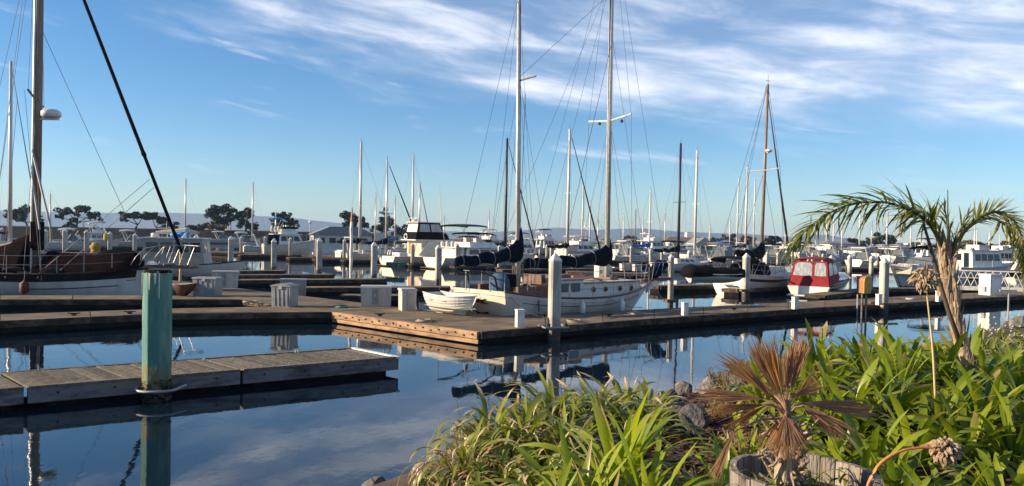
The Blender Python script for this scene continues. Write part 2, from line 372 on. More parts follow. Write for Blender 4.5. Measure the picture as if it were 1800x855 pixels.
# ------------------------------------------------------------------ docks
DZ = .38
def seg(root, name, a, b, z0, z1, th, m, n, out, gap=.012):
    """n timbers end to end from a to b (2D), standing out along `out`"""
    a = Vector(a[:2]); b = Vector(b[:2]); ob = []
    for i in range(n):
        p = a.lerp(b, i/n+gap/2/((b-a).length+.01)); q = a.lerp(b, (i+1)/n-gap/2/((b-a).length+.01)); o = out*(th+random.uniform(0, .008))
        dz = random.uniform(-.006, .006)
        MB().hexa([(p.x, p.y, z0+dz), (q.x, q.y, z0+dz), (q.x+o.x, q.y+o.y, z0+dz), (p.x+o.x, p.y+o.y, z0+dz), (p.x, p.y, z1+dz), (q.x, q.y, z1+dz), (q.x+o.x, q.y+o.y, z1+dz), (p.x+o.x, p.y+o.y, z1+dz)]).build(name, m, root)
def dock(name, label, A, B, mw='waler_shaded', panels=2.4, wl=3.0, detail=2, sides=(1, 1, 1, 1), group=None, mfront=None, z=DZ):
    """A: front polyline, B: back polyline (same count), world 2D points, left to right"""
    A = [Vector(p[:2]) for p in A]; B = [Vector(p[:2]) for p in B]
    o0 = (A[0]+B[0])/2; root = thing(name, (o0.x, o0.y, 0), 0, label, 'dock', group)
    A = [p-o0 for p in A]; B = [p-o0 for p in B]
    for i in range(len(A)-1):
        n = max(1, round((A[i+1]-A[i]).length/panels))
        for q in range(n):
            g = .012
            t0 = q/n+g/n/2; t1 = (q+1)/n-g/n/2
            a, b, c, d = A[i].lerp(A[i+1], t0), A[i].lerp(A[i+1], t1), B[i].lerp(B[i+1], t1), B[i].lerp(B[i+1], t0)
            zz = z+random.uniform(-.004, .004)
            MB().hexa([(p.x, p.y, z-.10) for p in (a, b, c, d)]+[(p.x, p.y, zz) for p in (a, b, c, d)]).build('deck_panel', 'deck_concrete', root)
        # the float below, set back
        cA = [A[i].lerp(B[i], .06), A[i+1].lerp(B[i+1], .06), B[i+1].lerp(A[i+1], .06), B[i].lerp(A[i], .06)]
        MB().hexa([(p.x, p.y, -.3) for p in cA]+[(p.x, p.y, z-.105) for p in cA]).build('float', 'float_dark', root)
    def edge(P, Q, ref, m):
        d = (Q-P).normalized(); out = Vector((d.y, -d.x))
        if out.dot(ref-P) > 0: out = -out
        n = max(1, round((Q-P).length/wl))
        seg(root, 'waler', P, Q, z-.20, z-.005, .09, m, n, out)
        if detail > 1:
            seg(root, 'lower_waler', P, Q, z-.335, z-.225, .045, 'float_dark' if m == 'waler_shaded' else m, n, out)  # on shaded edges the deep shade is painted in as a near-black colour
            nb = int((Q-P).length/.34); g = MB()
            for j in range(nb):
                c = P.lerp(Q, (j+.5)/nb)+out*.098; zc = z-.085-(.05 if j % 2 else 0)
                g.tube([(c.x, c.y, zc), (c.x+out.x*.03, c.y+out.y*.03, zc)], .026, 6)
            g.build('bolts', 'rust_bolt', root, kind='stuff')
    mid = sum(A+B, Vector((0, 0)))/(2*len(A))
    for i in range(len(A)-1):
        if sides[0]: edge(A[i], A[i+1], B[i], mfront or mw)
        if sides[2]: edge(B[i], B[i+1], A[i], mw)
    if sides[3]: edge(A[0], B[0], mid, mw if sides[3] == 1 else 'waler')
    if sides[1]: edge(A[-1], B[-1], mid, mw)
    return root
fr = [onz(*p, DZ) for p in ((843, 583), (1150, 559.5), (1450, 540), (1754, 522), (2060, 508))]
bk = [onz(*p, DZ) for p in ((846, 557.5), (1150, 544), (1450, 528.5), (1754, 513), (2060, 501))]
pier = dock('main_pier', 'long grey-brown floating pier running right from the bolted corner behind the tall palm', fr, bk, sides=(1, 0, 1, 0), mfront='waler_shaded')
c0 = onz(843, 583, DZ).xy; c1 = onz(586, 548, DZ).xy; WD = (c1-c0).normalized(); WN = Vector((WD.y, -WD.x))
if WN.y < 0: WN = -WN
WW = 2.75
def wk(t, o=0): return c0+WD*t+WN*o
Lw = (c1-c0).length
walk = dock('walkway', 'sunlit timber-edged walkway with rows of bolts carrying the white dock boxes', [wk(0), wk(Lw)], [wk(-.35, WW), wk(Lw, WW)], mw='waler_shaded', sides=(1, 0, 1, 0), mfront='waler')
dock('far_walkway', 'far half of the walkway running away past the grey dock boxes', [wk(Lw+.03), wk(Lw+24)], [wk(Lw+.03, WW), wk(Lw+24, WW)], sides=(1, 1, 1, 0))
lp = dock('side_pier', 'narrow dark pier on the left in front of the maroon-covered ketch, behind the green piling', [onz(*p, DZ) for p in ((-190, 577), (0, 564), (300, 550.5), (583, 548))], [onz(*p, DZ) for p in ((-190, 563), (0, 553), (300, 543), (505, 538.5))], sides=(1, 0, 1, 0))
dock('side_pier', 'dark floating finger right under the white hull with the maroon fender', [onz(*p, DZ) for p in ((-190, 529), (0, 526.5), (250, 526), (436, 526.5))], [onz(*p, DZ) for p in ((-190, 521.5), (0, 519.5), (250, 519.5), (430, 521))], sides=(1, 0, 1, 0))
# corner braces where fingers meet the walkway
def brace(pts, label):
    P = [onz(*p, DZ-.02).xy for p in pts]; o = P[0]; t = thing('corner_brace', (o.x, o.y, 0), 0, label, 'dock brace', 'triangular corner braces of the docks')
    MB().prism([tuple(p-o) for p in P], DZ-.14, DZ-.015).build('plate', 'deck_concrete', t)
    for i in range(3):
        a, b = P[i]-o, P[(i+1) % 3]-o; d = (b-a).normalized(); n = Vector((d.y, -d.x))
        if n.dot(P[(i+2) % 3]-P[i]) > 0: n = -n
        seg(t, 'edge_timber', a, b, DZ-.22, DZ-.03, .05, 'waler_shaded', 1, n)
brace([(436, 526), (470, 537), (505, 533)], 'triangular brace in the dock corner left of the round-topped white box')
brace([(585, 533), (640, 541), (648, 533)], 'triangular brace in the dock corner behind the widest white box')
FD = [('far finger dock low behind the green piling top', (326, 477), (496, 476)), ('thin finger dock ending under the tall pile left of the white cruiser', (415, 484), (582, 483)),
      ('finger dock with a pair of white cleat blocks below the weathered post', (415, 493), (676, 491)), ('long finger dock passing behind the widest white box', (520, 506), (788, 505)),
      ('short finger dock close behind the widest white box', (600, 520.5), (722, 520))]
for lb, a, b in FD:
    P, Q = onz(*a, DZ).xy, onz(*b, DZ).xy; wv = Vector((-.1, 1.15))
    dock('finger_dock', lb, [P, Q], [P+wv, Q+wv], detail=2 if a[1] > 480 else 1, wl=4, panels=3, group='finger docks off the walkway')
dock('finger_dock', 'short finger dock under the rowing dinghy at the stern of the white ketch', [wk(2.2, WW+.05), wk(2.2, WW+.05)+Vector((2.3, 1.9))*.55], [wk(3.6, WW+.05), wk(3.6, WW+.05)+Vector((2.3, 1.9))*.55], detail=1, group='finger docks off the walkway')
# fingers where boats lie, each running up-right from its pile
HD = 36
def finger(px, py, ln, lb, hd=HD, wd=.9):
    p = onz(px, py, DZ).xy; d = Vector((math.cos(R(hd)), math.sin(R(hd)))); n = Vector((-d.y, d.x))*wd
    dock('finger_dock', lb, [p, p+d*ln], [p+n, p+d*ln+n], detail=1, wl=5, panels=4, group='finger docks between the far boats')
for px, py, ln, lb in [(424, 448, 10, 'far finger dock just right of the first cluster of dark trees'), (510, 453, 11, 'far finger dock left of the white trawler with the blue top'), (556, 455.5, 11, 'far finger dock running along the white trawler hull'),
        (606, 457, 11, 'far finger dock behind the weathered post'), (725, 463, 12, 'far finger dock beside the sportfisher with the life ring'), (802, 468, 12, 'far finger dock between the sportfisher and the green-topped cruiser'),
        (885, 474, 14, 'far finger dock behind the mizzen mast of the ketch'), (1109, 466, 12, 'far finger dock behind the bowsprit of the ketch'), (1212, 470, 12, 'far finger dock behind the black-covered tender')]:
    finger(px, py, ln, lb)
finger(1160, 503, 6.5, 'finger dock below the bowsprit of the white ketch', 30)
finger(1300, 509, 7.5, 'finger dock along the sloop with the black sail cover', 44, 1.0)
finger(1452, 519, 8, 'finger dock along the red-topped cruiser', 48, 1.0)
finger(1556, 507, 13, 'finger dock in front of the navy-hulled express cruiser', 6, 1.2)
for a, b, lb in [((40, 431), (345, 436), 'long far dock behind the leftmost piles'), ((-80, 441), (180, 446), 'far dock right behind the maroon boom tent'), ((1180, 446), (1700, 456), 'farthest long dock below the clubhouse and low houses'), ((345, 441), (700, 455), 'long far walkway behind the row of cruisers on the left'), ((880, 455), (1400, 463), 'long far walkway behind the ketch masts'), ((1000, 478), (1150, 482), 'far dock with white power pedestals behind the ketch cabin'), ((1490, 470), (1900, 478), 'far walkway behind the gangway railing')]:
    P, Q = onz(*a, DZ).xy, onz(*b, DZ).xy; dock('far_dock', lb, [P, Q], [P+Vector((0, 2)), Q+Vector((0, 2))], detail=1, wl=8, panels=6, group='long far docks')
# ------------------------------------------------------------------ near finger with planks
NZ = .37
def nearfinger():
    f0, f1, f2, f3 = [onz(*p, NZ).xy for p in ((-120, 697), (45, 681), (422, 649), (697, 628))]
    b0, b2, b3 = [onz(*p, NZ).xy for p in ((-100, 662.5), (250, 636), (617, 612))]
    fd = (f3-f1).normalized(); fn = Vector((-fd.y, fd.x))
    wdt = (b3-f3).dot(fn)
    root = thing('plank_finger', (f3.x, f3.y, 0), 0, 'weathered grey plank finger dock in the near water, beside the green piling', 'dock')
    slant = (b3-f3)-fn*wdt                       # planks run parallel to the outer end
    O = f3
    ends = [(f3-O).dot(fd), (f2-O).dot(fd), (f1-O).dot(fd), (f0-O).dot(fd)]
    sl = slant.dot(fd)
    for k in range(3):
        e1, e0 = ends[k], ends[k+1]; e1 -= .03; e0 += .03
        n = round((e1-e0)/.148); st = (e1-e0)/n
        off = random.uniform(-.01, .01)
        for i in range(n):
            x0 = e0+i*st+.007; x1 = e0+(i+1)*st-.007; z = NZ+random.uniform(-.009, .005)+off; y0 = .10+random.uniform(-.01, .01); y1 = wdt-.06
            q = [fd*(x0+sl*y0/wdt)+fn*y0, fd*(x1+sl*y0/wdt)+fn*y0, fd*(x1+sl*y1/wdt)+fn*y1, fd*(x0+sl*y1/wdt)+fn*y1]
            MB().hexa([(p.x, p.y, z-.04) for p in q]+[(p.x, p.y, z+random.uniform(-.002, .002)) for p in q]).build('plank', 'plank', root)
        for (nm, ya, yb, za, zb, mm) in (('fascia', -.02, .045, .10, NZ-.03, 'finger_fascia'), ('edge_board', -.03, .095, NZ-.028, NZ+.012, 'plank'), ('edge_board', wdt-.055, wdt+.02, NZ-.028, NZ+.012, 'plank'), ('fascia', wdt-.05, wdt+.01, .1, NZ-.03, 'finger_fascia')):
            q = [fd*(e0+sl*ya/wdt)+fn*ya, fd*(e1+sl*ya/wdt)+fn*ya, fd*(e1+sl*yb/wdt)+fn*yb, fd*(e0+sl*yb/wdt)+fn*yb]
            MB().hexa([(p.x, p.y, za) for p in q]+[(p.x, p.y, zb) for p in q]).build(nm, mm, root)
        ya, yb = .12, wdt-.1
        q = [fd*(e0+.25)+fn*ya, fd*(e1-.15)+fn*ya, fd*(e1-.15)+fn*yb, fd*(e0+.25)+fn*yb]
        MB().hexa([(p.x, p.y, -.3) for p in q]+[(p.x, p.y, .30) for p in q]).build('float', 'float_dark', root)
        g = MB(); nb = int((e1-e0)/.75)
        for j in range(nb):
            c = fd*(e0+(j+.5)*(e1-e0)/nb)-fn*.02; g.tube([(c.x, c.y, .25), (c.x-fn.x*.02, c.y-fn.y*.02, .25)], .02, 6)
        g.build('bolts', 'rust_bolt', root, kind='stuff')
    e = ends[0]
    q = [fd*(e-.02), fd*(e+.05), fd*(e+.05+sl)+fn*wdt, fd*(e-.02+sl)+fn*wdt]
    MB().hexa([(p.x, p.y, .1) for p in q]+[(p.x, p.y, NZ-.03) for p in q]).build('fascia', 'finger_fascia', root)
    q = [fd*(e-.03)-fn*.03, fd*(e+.08)-fn*.03, fd*(e+.08+sl)+fn*wdt, fd*(e-.03+sl)+fn*wdt]
    MB().hexa([(p.x, p.y, NZ-.027) for p in q]+[(p.x, p.y, NZ+.014) for p in q]).build('edge_board', 'white_paint', root)
    for t in (.47,):                             # cleat at the far edge
        c = fd*(e-1.6)+fn*(wdt-.12); cl = MB().tube([(c.x-.1, c.y, NZ+.07), (c.x+.1, c.y+.02, NZ+.07)], .015, 6).tube([(c.x-.03, c.y, NZ), (c.x-.03, c.y, NZ+.07)], .015).tube([(c.x+.03, c.y, NZ), (c.x+.03, c.y, NZ+.07)], .015); cl.build('cleat', 'galvanised', root)
    return fd
fd_near = nearfinger()
# green piling with its hoop
gp = onz(275, 704, 0); t = thing('green_piling', gp, 0, 'thick green-painted piling with chipped dark top standing by the plank finger', 'piling')
rings = []
for i, z in enumerate([-1.5, -.5, 0, .3, .6, 1.0, 1.5, 1.9, 2.15, 2.22, 2.25]):
    r = .238 if i < 9 else (.243 if i == 9 else .225)
    rings.append([((r+random.uniform(-.004, .004))*math.cos(R(a+12)), (r+random.uniform(-.004, .004))*math.sin(R(a+12)), z+(random.uniform(-.02, .02) if i > 8 else 0)) for a in [q*22.5+(8.5 if q % 2 else -8.5)+28.2 for q in range(16)]])
MB().loft(rings).build('shaft', 'pile_green', t)
MB().lathe([(.232, 2.235), (.236, 2.25), (.2, 2.285), (.05, 2.29)], n=14).build('worn_top', 'float_dark', t)
g = MB(); hp = []
for a in range(-8, 189, 14): hp.append((.36*math.cos(R(180+a)), .05+.34*math.sin(R(180+a)), .20))
g.tube([(-.5, .28, .22)]+[(-.36, .08, .21)]+hp[1:-1]+[(.36, .08, .21), (.40, .28, .22)], .024, 8); g.build('hoop', 'grey_paint', t, smooth=True)
rd = random.Random(3); g = MB()
for i in range(420):
    a = rd.uniform(0, 6.28); z = rd.uniform(-.1, .42)*rd.random()**.5; s = rd.uniform(.008, .022); c = (.238*math.cos(a), .238*math.sin(a), z)
    n = Vector((math.cos(a), math.sin(a), .1)); g.tube([Vector(c), Vector(c)+n*s*1.1], s, 5, s*.4)
g.build('barnacles', 'breakwater', t, kind='stuff')
g = MB()
for a, z0, z1, w_ in ((205, 2.0, 2.24, .02), (212, 1.86, 2.24, .012), (262, 1.95, 2.24, .018), (285, 2.05, 2.24, .025), (300, 1.8, 2.24, .01)):
    c = Vector((math.cos(R(a)), math.sin(R(a)), 0)); v = Vector((-c.y, c.x, 0))*w_; g.slab([c*.246-v+Vector((0, 0, z1)), c*.246-v*.3+Vector((0, 0, z0)), c*.246+v*.3+Vector((0, 0, z0)), c*.246+v+Vector((0, 0, z1))], c, .003)
g.build('droppings', 'white_paint', t)
# ------------------------------------------------------------------ concrete piles
def pile(px, top, base, wpx, label, group='concrete dock piles', collar=None, m='pile_concrete', dz=None, d=None, rot=None):
    b = onz(px, base, 0) if d is None else atd(px, top, d); b.z = 0
    zt = atd(px, top, b.y).z; r = wpx*b.y/1400/2*.84
    rz = R(HD-20) if rot is None else rot
    t = thing('concrete_pile', b, rz, label, 'pile', group)
    cap = r*1.25
    c = .30*r
    def sq(q, z): return [(x, y, z) for x, y in ((q-c, -q), (q, -q+c), (q, q-c), (q-c, q), (-q+c, q), (-q, q-c), (-q, -q+c), (-q+c, -q))]
    MB().loft([sq(r, z) for z in (-1.5, 0, .4, 1.0, zt-cap*1.2)]).build('shaft', m, t)
    MB().loft([sq(r*1.05, zt-cap*1.2), sq(r*1.05, zt-cap), [(x*.1, y*.1, zt) for x, y, _ in sq(r, 0)]]).build('cap', 'white_paint', t)
    if collar:
        z = .40; w_ = r*1.9; g = MB()
        for s in (-1, 1):
            g.box(-w_*1.3, w_*1.1, s*(r+.02) if s > 0 else -r-.12, s*(r+.12) if s > 0 else -r-.02, z-.12, z+.02)
            g.box(s*(r+.02) if s > 0 else -r-.12, s*(r+.12) if s > 0 else -r-.02, -r-.015, r+.015, z-.11, z+.01)
        g.build('collar', 'plank', t)
    return t
p0 = pile(976.5, 445, 590, 23, 'nearest big concrete pile with white pointed cap in front of the ketch', d=onz(976.5, 577, DZ).y+.12)
MB().tube([(-.36, -.3, DZ+.03), (.34, -.3, DZ+.03)], .03).tube([(-.36, -.3, DZ+.03), (-.36, .3, DZ+.03)], .03).tube([(.34, -.3, DZ+.03), (.34, .3, DZ+.03)], .03).tube([(-.36, .3, DZ+.03), (.34, .3, DZ+.03)], .03).build('guide_frame', 'galvanised', p0)
for x, y in ((-.26, -.26), (.26, -.26)): MB().lathe([(.055, 0), (.06, .02), (.06, .1), (.03, .12)], (x, y, DZ+.04), 10).build('roller', 'rubber', p0)
for a in [
 (770, 430, 500, 12.5, 'tall pile standing left of the navy boom cover of the ketch'), (657, 425, 492, 12, 'tall pile with its foot in the water right of the weathered post'), (561, 418, 482, 12, 'tall pile in front of the stern part of the white trawler'),
 (481, 419, 477, 11, 'tall pile left of the trawler stern, its foot behind a finger dock'), (405.5, 415, 470, 10.5, 'tall pile in front of the densest dark tree cluster'), (323, 413, 490, 15, 'thick pile seen through the bow rail of the maroon ketch'),
 (345, 412, 466, 10, 'slimmer pile just right of the thick pile at the maroon ketch bow'), (237, 410, 445, 7.5, 'pile left of the small grey-windowed fishing boat'), (193, 407, 444, 8, 'pile standing right beside the yellow bag'),
 (152, 404, 446, 8.5, 'pile left of the yellow bag, in front of the white yacht'), (114, 402, 446, 8.5, 'pile above the left end of the dark foredeck cover'), (80, 403, 445, 7, 'pile just right of the maroon ketch mast'), (3, 400, 430, 6, 'pile cut by the left picture edge')]:
    pile(*a)
for a in [(424, 415, 451, 6, 'thin pile with wooden collar right of the densest trees'), (466, 415, 453, 6, 'thin pile with wooden collar just left of the trawler stern'), (510, 417, 456, 6.5, 'thin pile with wooden collar in front of the trawler wheelhouse windows'),
 (556, 419, 458, 6, 'thin pile with wooden collar tucked behind the pile at the trawler'), (605, 420, 461, 6.5, 'thin pile with wooden collar just left of the weathered post'), (612, 422, 459, 3.5, 'very thin pile behind the weathered post'),
 (725, 427, 470, 7.5, 'thin pile with wooden collar in front of the sportfisher cabin'), (803, 428, 474, 8, 'thin pile with wooden collar in front of the green-topped cruiser'), (877, 431, 479, 6, 'thin pile with wooden collar rising above the navy mizzen cover'),
 (1178, 447, 543, 10, 'pile with wooden collar under the blue sail bundle on the bowsprit'), (1310.5, 445, 522, 13, 'big pile in front of the sloop with the black sail cover'), (1459.5, 449, 522, 13, 'big pile beside the red canvas enclosure')]:
    pile(*a, collar=1)
for a in [(1109, 433, 468, 5, 'far pile left of the blue tarpaulin'), (1143, 438, 472, 5, 'far pile right of the blue tarpaulin'), (1163, 438, 462, 5, 'far pile behind the blue sail bundle'), (1211, 440, 472, 7, 'far pile just right of the black mast'),
 (916, 431, 452, 4, 'far pile between ketch mizzen and black-topped cruiser'), (949, 431, 451, 4.5, 'far pile under the dark green bimini'), (961, 430, 455, 5, 'far pile left of the nearest big pile'), (969, 433, 457, 6, 'far pile just behind the nearest big pile cap'),
 (1348, 443, 468, 5, 'far pile right of the black sail cover'), (1367, 444, 471, 5.5, 'far pile left of the red canvas, second from the black cover'), (1392, 446, 474, 7, 'far pile touching the palm frond tips'), (1405, 443, 467, 5, 'far pile behind the palm frond tips'),
 (1428, 445, 470, 4.5, 'far pile above the left half of the red canvas'), (1446, 446, 472, 4.5, 'far pile above the right half of the red canvas'), (1493, 448, 485, 8, 'far pile right of the red canvas'), (1531, 450, 487, 7.5, 'far pile with a white box at its foot'),
 (1520, 448, 468, 4, 'small far pile left of the low white house'), (1508, 447, 466, 4, 'smallest far pile left of the low white house'), (1542, 449, 470, 4.5, 'far pile under the low white house roof')]:
    pile(*a)
p1 = pile(1555.5, 453, 545, 15.5, 'big pile with reddish streaks rising from the pier left of the navy-hulled cruiser', d=onz(1555.5, 536, DZ).y+.2)
MB().box(-.42, .42, -.42, -.28, DZ+.01, DZ+.08).box(-.42, .42, .28, .42, DZ+.01, DZ+.08).build('guide_frame', 'plank', p1)
# small white posts on the pier edge
pp = [(910.5, 547, 576.5, 13.5, 'white mooring post beside the nearest big pile', 0), (1203, 534, 555.5, 9, 'white mooring post on the pier left of the black-covered tender', 1), (1398, 524, 544.5, 8.5, 'white mooring post on the pier below the red-topped cruiser', 1), (1546, 519, 537, 7.5, 'white mooring post leaning against the red-streaked pile', 0), (1651, 513, 531, 6.5, 'white mooring post just left of the palm trunk', 0)]
for px, ty, by, wp, lb, k in pp:
    b = onz(px, by, DZ); b = b+Vector((.05, .18, 0)); r = wp*b.y/1400/2; h = (by-ty)*b.y/1400
    t = thing('mooring_post', b, R(18), lb, 'post', 'white posts on the pier')
    MB().box(-r, r, -r, r, 0, h).build('shaft', 'white_paint', t); MB().box(-r-.01, r+.01, -r-.01, r+.01, h, h+.03).build('top_cap', 'white_paint', t)
# weathered wooden posts
for px, ty, by, wp, lb, m in [(616.5, 390, 500, 5.5, 'weathered pale wooden post with a rusty spike standing among the far fingers', 'white_paint'), (317, 428, 494, 5, 'sunlit yellow-tan wooden post at the maroon ketch bow', 'tan_stem')]:
    b = onz(px, by, 0); h = atd(px, ty, b.y).z; r = wp*b.y/1400/2; t = thing('wooden_post', b, 0, lb, 'post')
    pts = [(random.uniform(-.02, .02), random.uniform(-.02, .02), z*h/8) for z in range(-2, 9)]; MB().tube(pts, [r*random.uniform(.85, 1.1) for _ in pts], 8).build('shaft', m, t, smooth=True)
    if px > 600: MB().tube([(0, 0, h), (.03, 0, h+.85)], .09, 6, .02).build('spike', 'orange_wood', t)
# ------------------------------------------------------------------ dock boxes and pedestals
def dockbox(px0, px1, base, top, label, m='dock_box_white', rz=None, round_=False, depth=.62, door=True, pxf=None):
    c = onz((px0+px1)/2, base, DZ); s = c.y/1400; wd = (px1-px0)*s; h = (base-top)*s; rz = R(14) if rz is None else rz
    # width seen = wd*cos + depth*sin
    wl = max(.5, (wd-depth*math.sin(abs(rz)))/math.cos(rz)); t = thing('dock_box', c+Vector((0, depth/2, 0)), rz, label, 'dock box', 'storage boxes on the docks')
    a = wl/2; d = depth/2; hb = h*.92
    MB().hexa([(-a*.96, -d*.95, 0), (a*.96, -d*.95, 0), (a*.96, d*.95, 0), (-a*.96, d*.95, 0), (-a, -d, hb), (a, -d, hb), (a, d, hb), (-a, d, hb)]).build('box_body', m, t)
    if round_: MB().prismy([(-a-.03, hb), (a+.03, hb), (a+.03, hb+.03), (a*.6, h+.02), (0, h+.05), (-a*.6, h+.02), (-a-.03, hb+.03)], -d-.03, d+.03).build('lid', m, t)
    else: MB().hexa([(-a-.035, -d-.035, hb+.004), (a+.035, -d-.035, hb+.004), (a+.035, d+.035, hb+.004), (-a-.035, d+.035, hb+.004), (-a-.01, -d-.01, h), (a+.01, -d-.01, h), (a+.01, d+.01, h), (-a-.01, d+.01, h)]).build('lid', m, t)
    for x in (-a*.62, -a*.2, a*.25, a*.7): MB().box(x-.018, x+.018, -d-.012, -d*.96, .04, hb-.03).build('rib', m, t)
    if door:
        MB().box(-a*.25, a*.12, -d-.02, -d*.97, .1, hb-.04).build('door', 'box_door', t); MB().box(-a*.1, 0, -d-.04, -d-.015, h*.5, h*.6).build('latch', 'galvanised', t)
    else: MB().box(-.06, .06, -d-.045, -d-.002, hb-.08, hb+.02).build('latch', 'galvanised', t)
    MB().box(-a*.9, a*.9, -d*.85, d*.85, -.004, .03).build('skid', 'rubber', t)
dockbox(630, 687, 540, 503, 'widest pale dock box, with a grey door, on the sunlit walkway', rz=R(8))
dockbox(696, 731, 547, 508, 'narrow pale dock box between the widest one and the rowing dinghy', rz=R(20), door=False)
dockbox(475, 517, 540, 501, 'rounded-top grey dock box standing alone at the near walkway bend', round_=True, rz=R(-12), m='dock_box_grey', door=False)
dockbox(487, 536, 520, 491, 'grey dock box half hidden behind the rounded-top one', rz=R(12), m='dock_box_grey')
dockbox(368, 415, 506, 477, 'pale dock box with a small door, farthest of the left group', rz=R(14))
dockbox(337, 382, 521, 488, 'grey dock box beside the small brown skiff', rz=R(-6), m='dock_box_grey', door=False)
for px, b, tp, w_, lb in [(1053, 488, 465, 14, 'left of the two fat white pedestals behind the main boom'), (1069, 489, 468, 11, 'right of the two fat white pedestals behind the main boom')]:
    c = onz(px, b, DZ); s = c.y/1400; t = thing('power_pedestal', c, R(15), lb, 'pedestal', 'white pedestals')
    MB().lathe([(w_*s/2*1.25, 0), (w_*s/2*1.25, .9*(b-tp)*s), (w_*s/2*1.15, (b-tp)*s)], n=8, ph=.39).build('housing', 'white_paint', t); MB().box(-.12, .12, -w_*s/2*1.27, -w_*s/2*1.1, .3*(b-tp)*s, .6*(b-tp)*s).build('door', 'box_door', t)
for px, b, tp, w_, lb in [(1100, 476, 464, 20, 'white lidded dock box far behind the ketch cabin, left of the pair'), (1120, 477, 465, 15, 'grey lidded dock box far behind the ketch cabin, right of the pair'), (1523, 512, 486, 20, 'white storage box behind the yellow arched sign'), (1432, 478, 465, 16, 'white box on the far dock behind the red canvas'), (1473, 473, 461, 13, 'white box on the far dock right of the red canvas'), (160, 420, 411, 8, 'small white box on the breakwater dock'), (225, 424, 416, 9, 'small white box on the far dock above the foredeck cover')]:
    dockbox(px-w_/2, px+w_/2, b, tp, lb, rz=R(14), door=False)
# yellow arched hose sign, thin stakes
c = onz(1523, 543, DZ)+Vector((0, .25, 0)); s = c.y/1400
t = thing('hose_cabinet', c, R(30), 'yellow and brown arched hose cabinet on two thin stakes at the pier edge', 'cabinet')
h0 = 27*s; h1 = 57*s; wv = 9*s
arch = [(-wv, h0), (wv, h0), (wv, h1-wv)]+[(wv*math.cos(a), h1-wv+wv*math.sin(a)) for a in (.5, 1.0, 1.57, 2.14, 2.64)]+[(-wv, h1-wv)]
MB().prismy(arch, -.10, .10).build('housing', 'orange_wood', t)
MB().prismy([(x*1.02, z if z > h0 else z-.01) for x, z in arch], -.15, -.105).build('face_plate', 'yellow_paint', t)
for x in (-wv*.55, wv*.7): MB().box(x-.03, x+.03, -.03, .03, -.5, h0+.05).build('stake', 'plank', t)
for px, a, b, lb in [(1507, 518, 538, 'thin grey stake left of the yellow arched cabinet'), (1772, 497, 552, 'thin dark stake with a crosspiece right of the white utility cabinet')]:
    c = onz(px, b, DZ); c.z = 0; h = atd(px, a, c.y).z; t = thing('stake', c, 0, lb, 'stake'); MB().tube([(0, 0, -.6), (0, 0, h)], .03).build('shaft', 'grey_paint', t)
    if px > 1700: MB().box(-.35, .3, -.03, .03, h-.35, h-.28).build('crosspiece', 'grey_paint', t)
# white utility cabinet on the pier
c = onz(1750, 520, DZ)+Vector((0, .5, 0)); s = c.y/1400
t = thing('utility_cabinet', c, R(22), 'big white utility cabinet on the pier right of the palm', 'cabinet')
w2 = 14*s; MB().box(-w2, w2, -.33, .33, 0, 34*s).build('housing', 'white_paint', t); MB().box(-w2*.8, w2*.8, -.345, -.328, .08, 30*s).build('door', 'gelcoat', t); MB().box(-w2-.04, w2+.04, -.37, .37, 34*s, 37*s).build('top_cap', 'white_paint', t); MB().box(-w2-.1, -w2, -.1, .1, .2, .45).build('side_outlet', 'grey_paint', t)
# gangway with truss railing behind it
a, b = onz(1672, 508, DZ+.1), onz(1800, 512, DZ+.1); a.y += 1.5; b.y += 1.5; d = b-a; ln = d.length; ang = math.atan2(d.y, d.x)
t = thing('gangway', a, ang, 'white gangway ramp with zigzag truss railings behind the palm', 'gangway')
MB().box(-.5, ln+1, 0, 1.2, -.1, 0).box(-.5, ln+1, -.06, -.003, -.12, .12).build('ramp_deck', 'white_paint', t)
for y in (-.03, 1.2):
    g = MB(); g.tube([(-.3, y, 1.0), (ln+1, y, 1.0)], .024).tube([(-.3, y, .62), (ln+1, y, .55)], .014); g.build('top_rail', 'white_paint', t)
    n = 6
    for i in range(n):
        x = -.2+i*(ln+1)/n; xm = x+(ln+1)/n/2
        MB().tube([(x, y, .08), (xm, y, .98)], .016).build('truss_bar', 'white_paint', t); MB().tube([(xm, y, .98), (x+(ln+1)/n, y, .08)], .016).build('truss_bar', 'white_paint', t)
# stubby cleats along the edges
def cleat(c, rz, lb):
    t = thing('dock_cleat', c, rz, lb, 'cleat', 'cleats on the docks')
    MB().tube([(-.17, 0, .08), (-.08, 0, .065), (.08, 0, .065), (.17, 0, .08)], [.014, .022, .022, .014], 6).build('horn', 'rust_bolt', t); MB().box(-.06, .06, -.025, .025, 0, .06).build('foot', 'rust_bolt', t)
for px, py, lb in [(228, 552, 'dark iron cleat on the narrow left pier'), (130, 555, 'dark iron cleat near the left end of the narrow pier'), (668, 556, 'dark iron cleat on the walkway edge before the widest box'), (1290, 545, 'dark iron cleat on the pier between two white posts'), (1070, 556, 'dark iron cleat on the pier right of the nearest big pile')]:
    cleat(onz(px, py, DZ), R(20), lb)

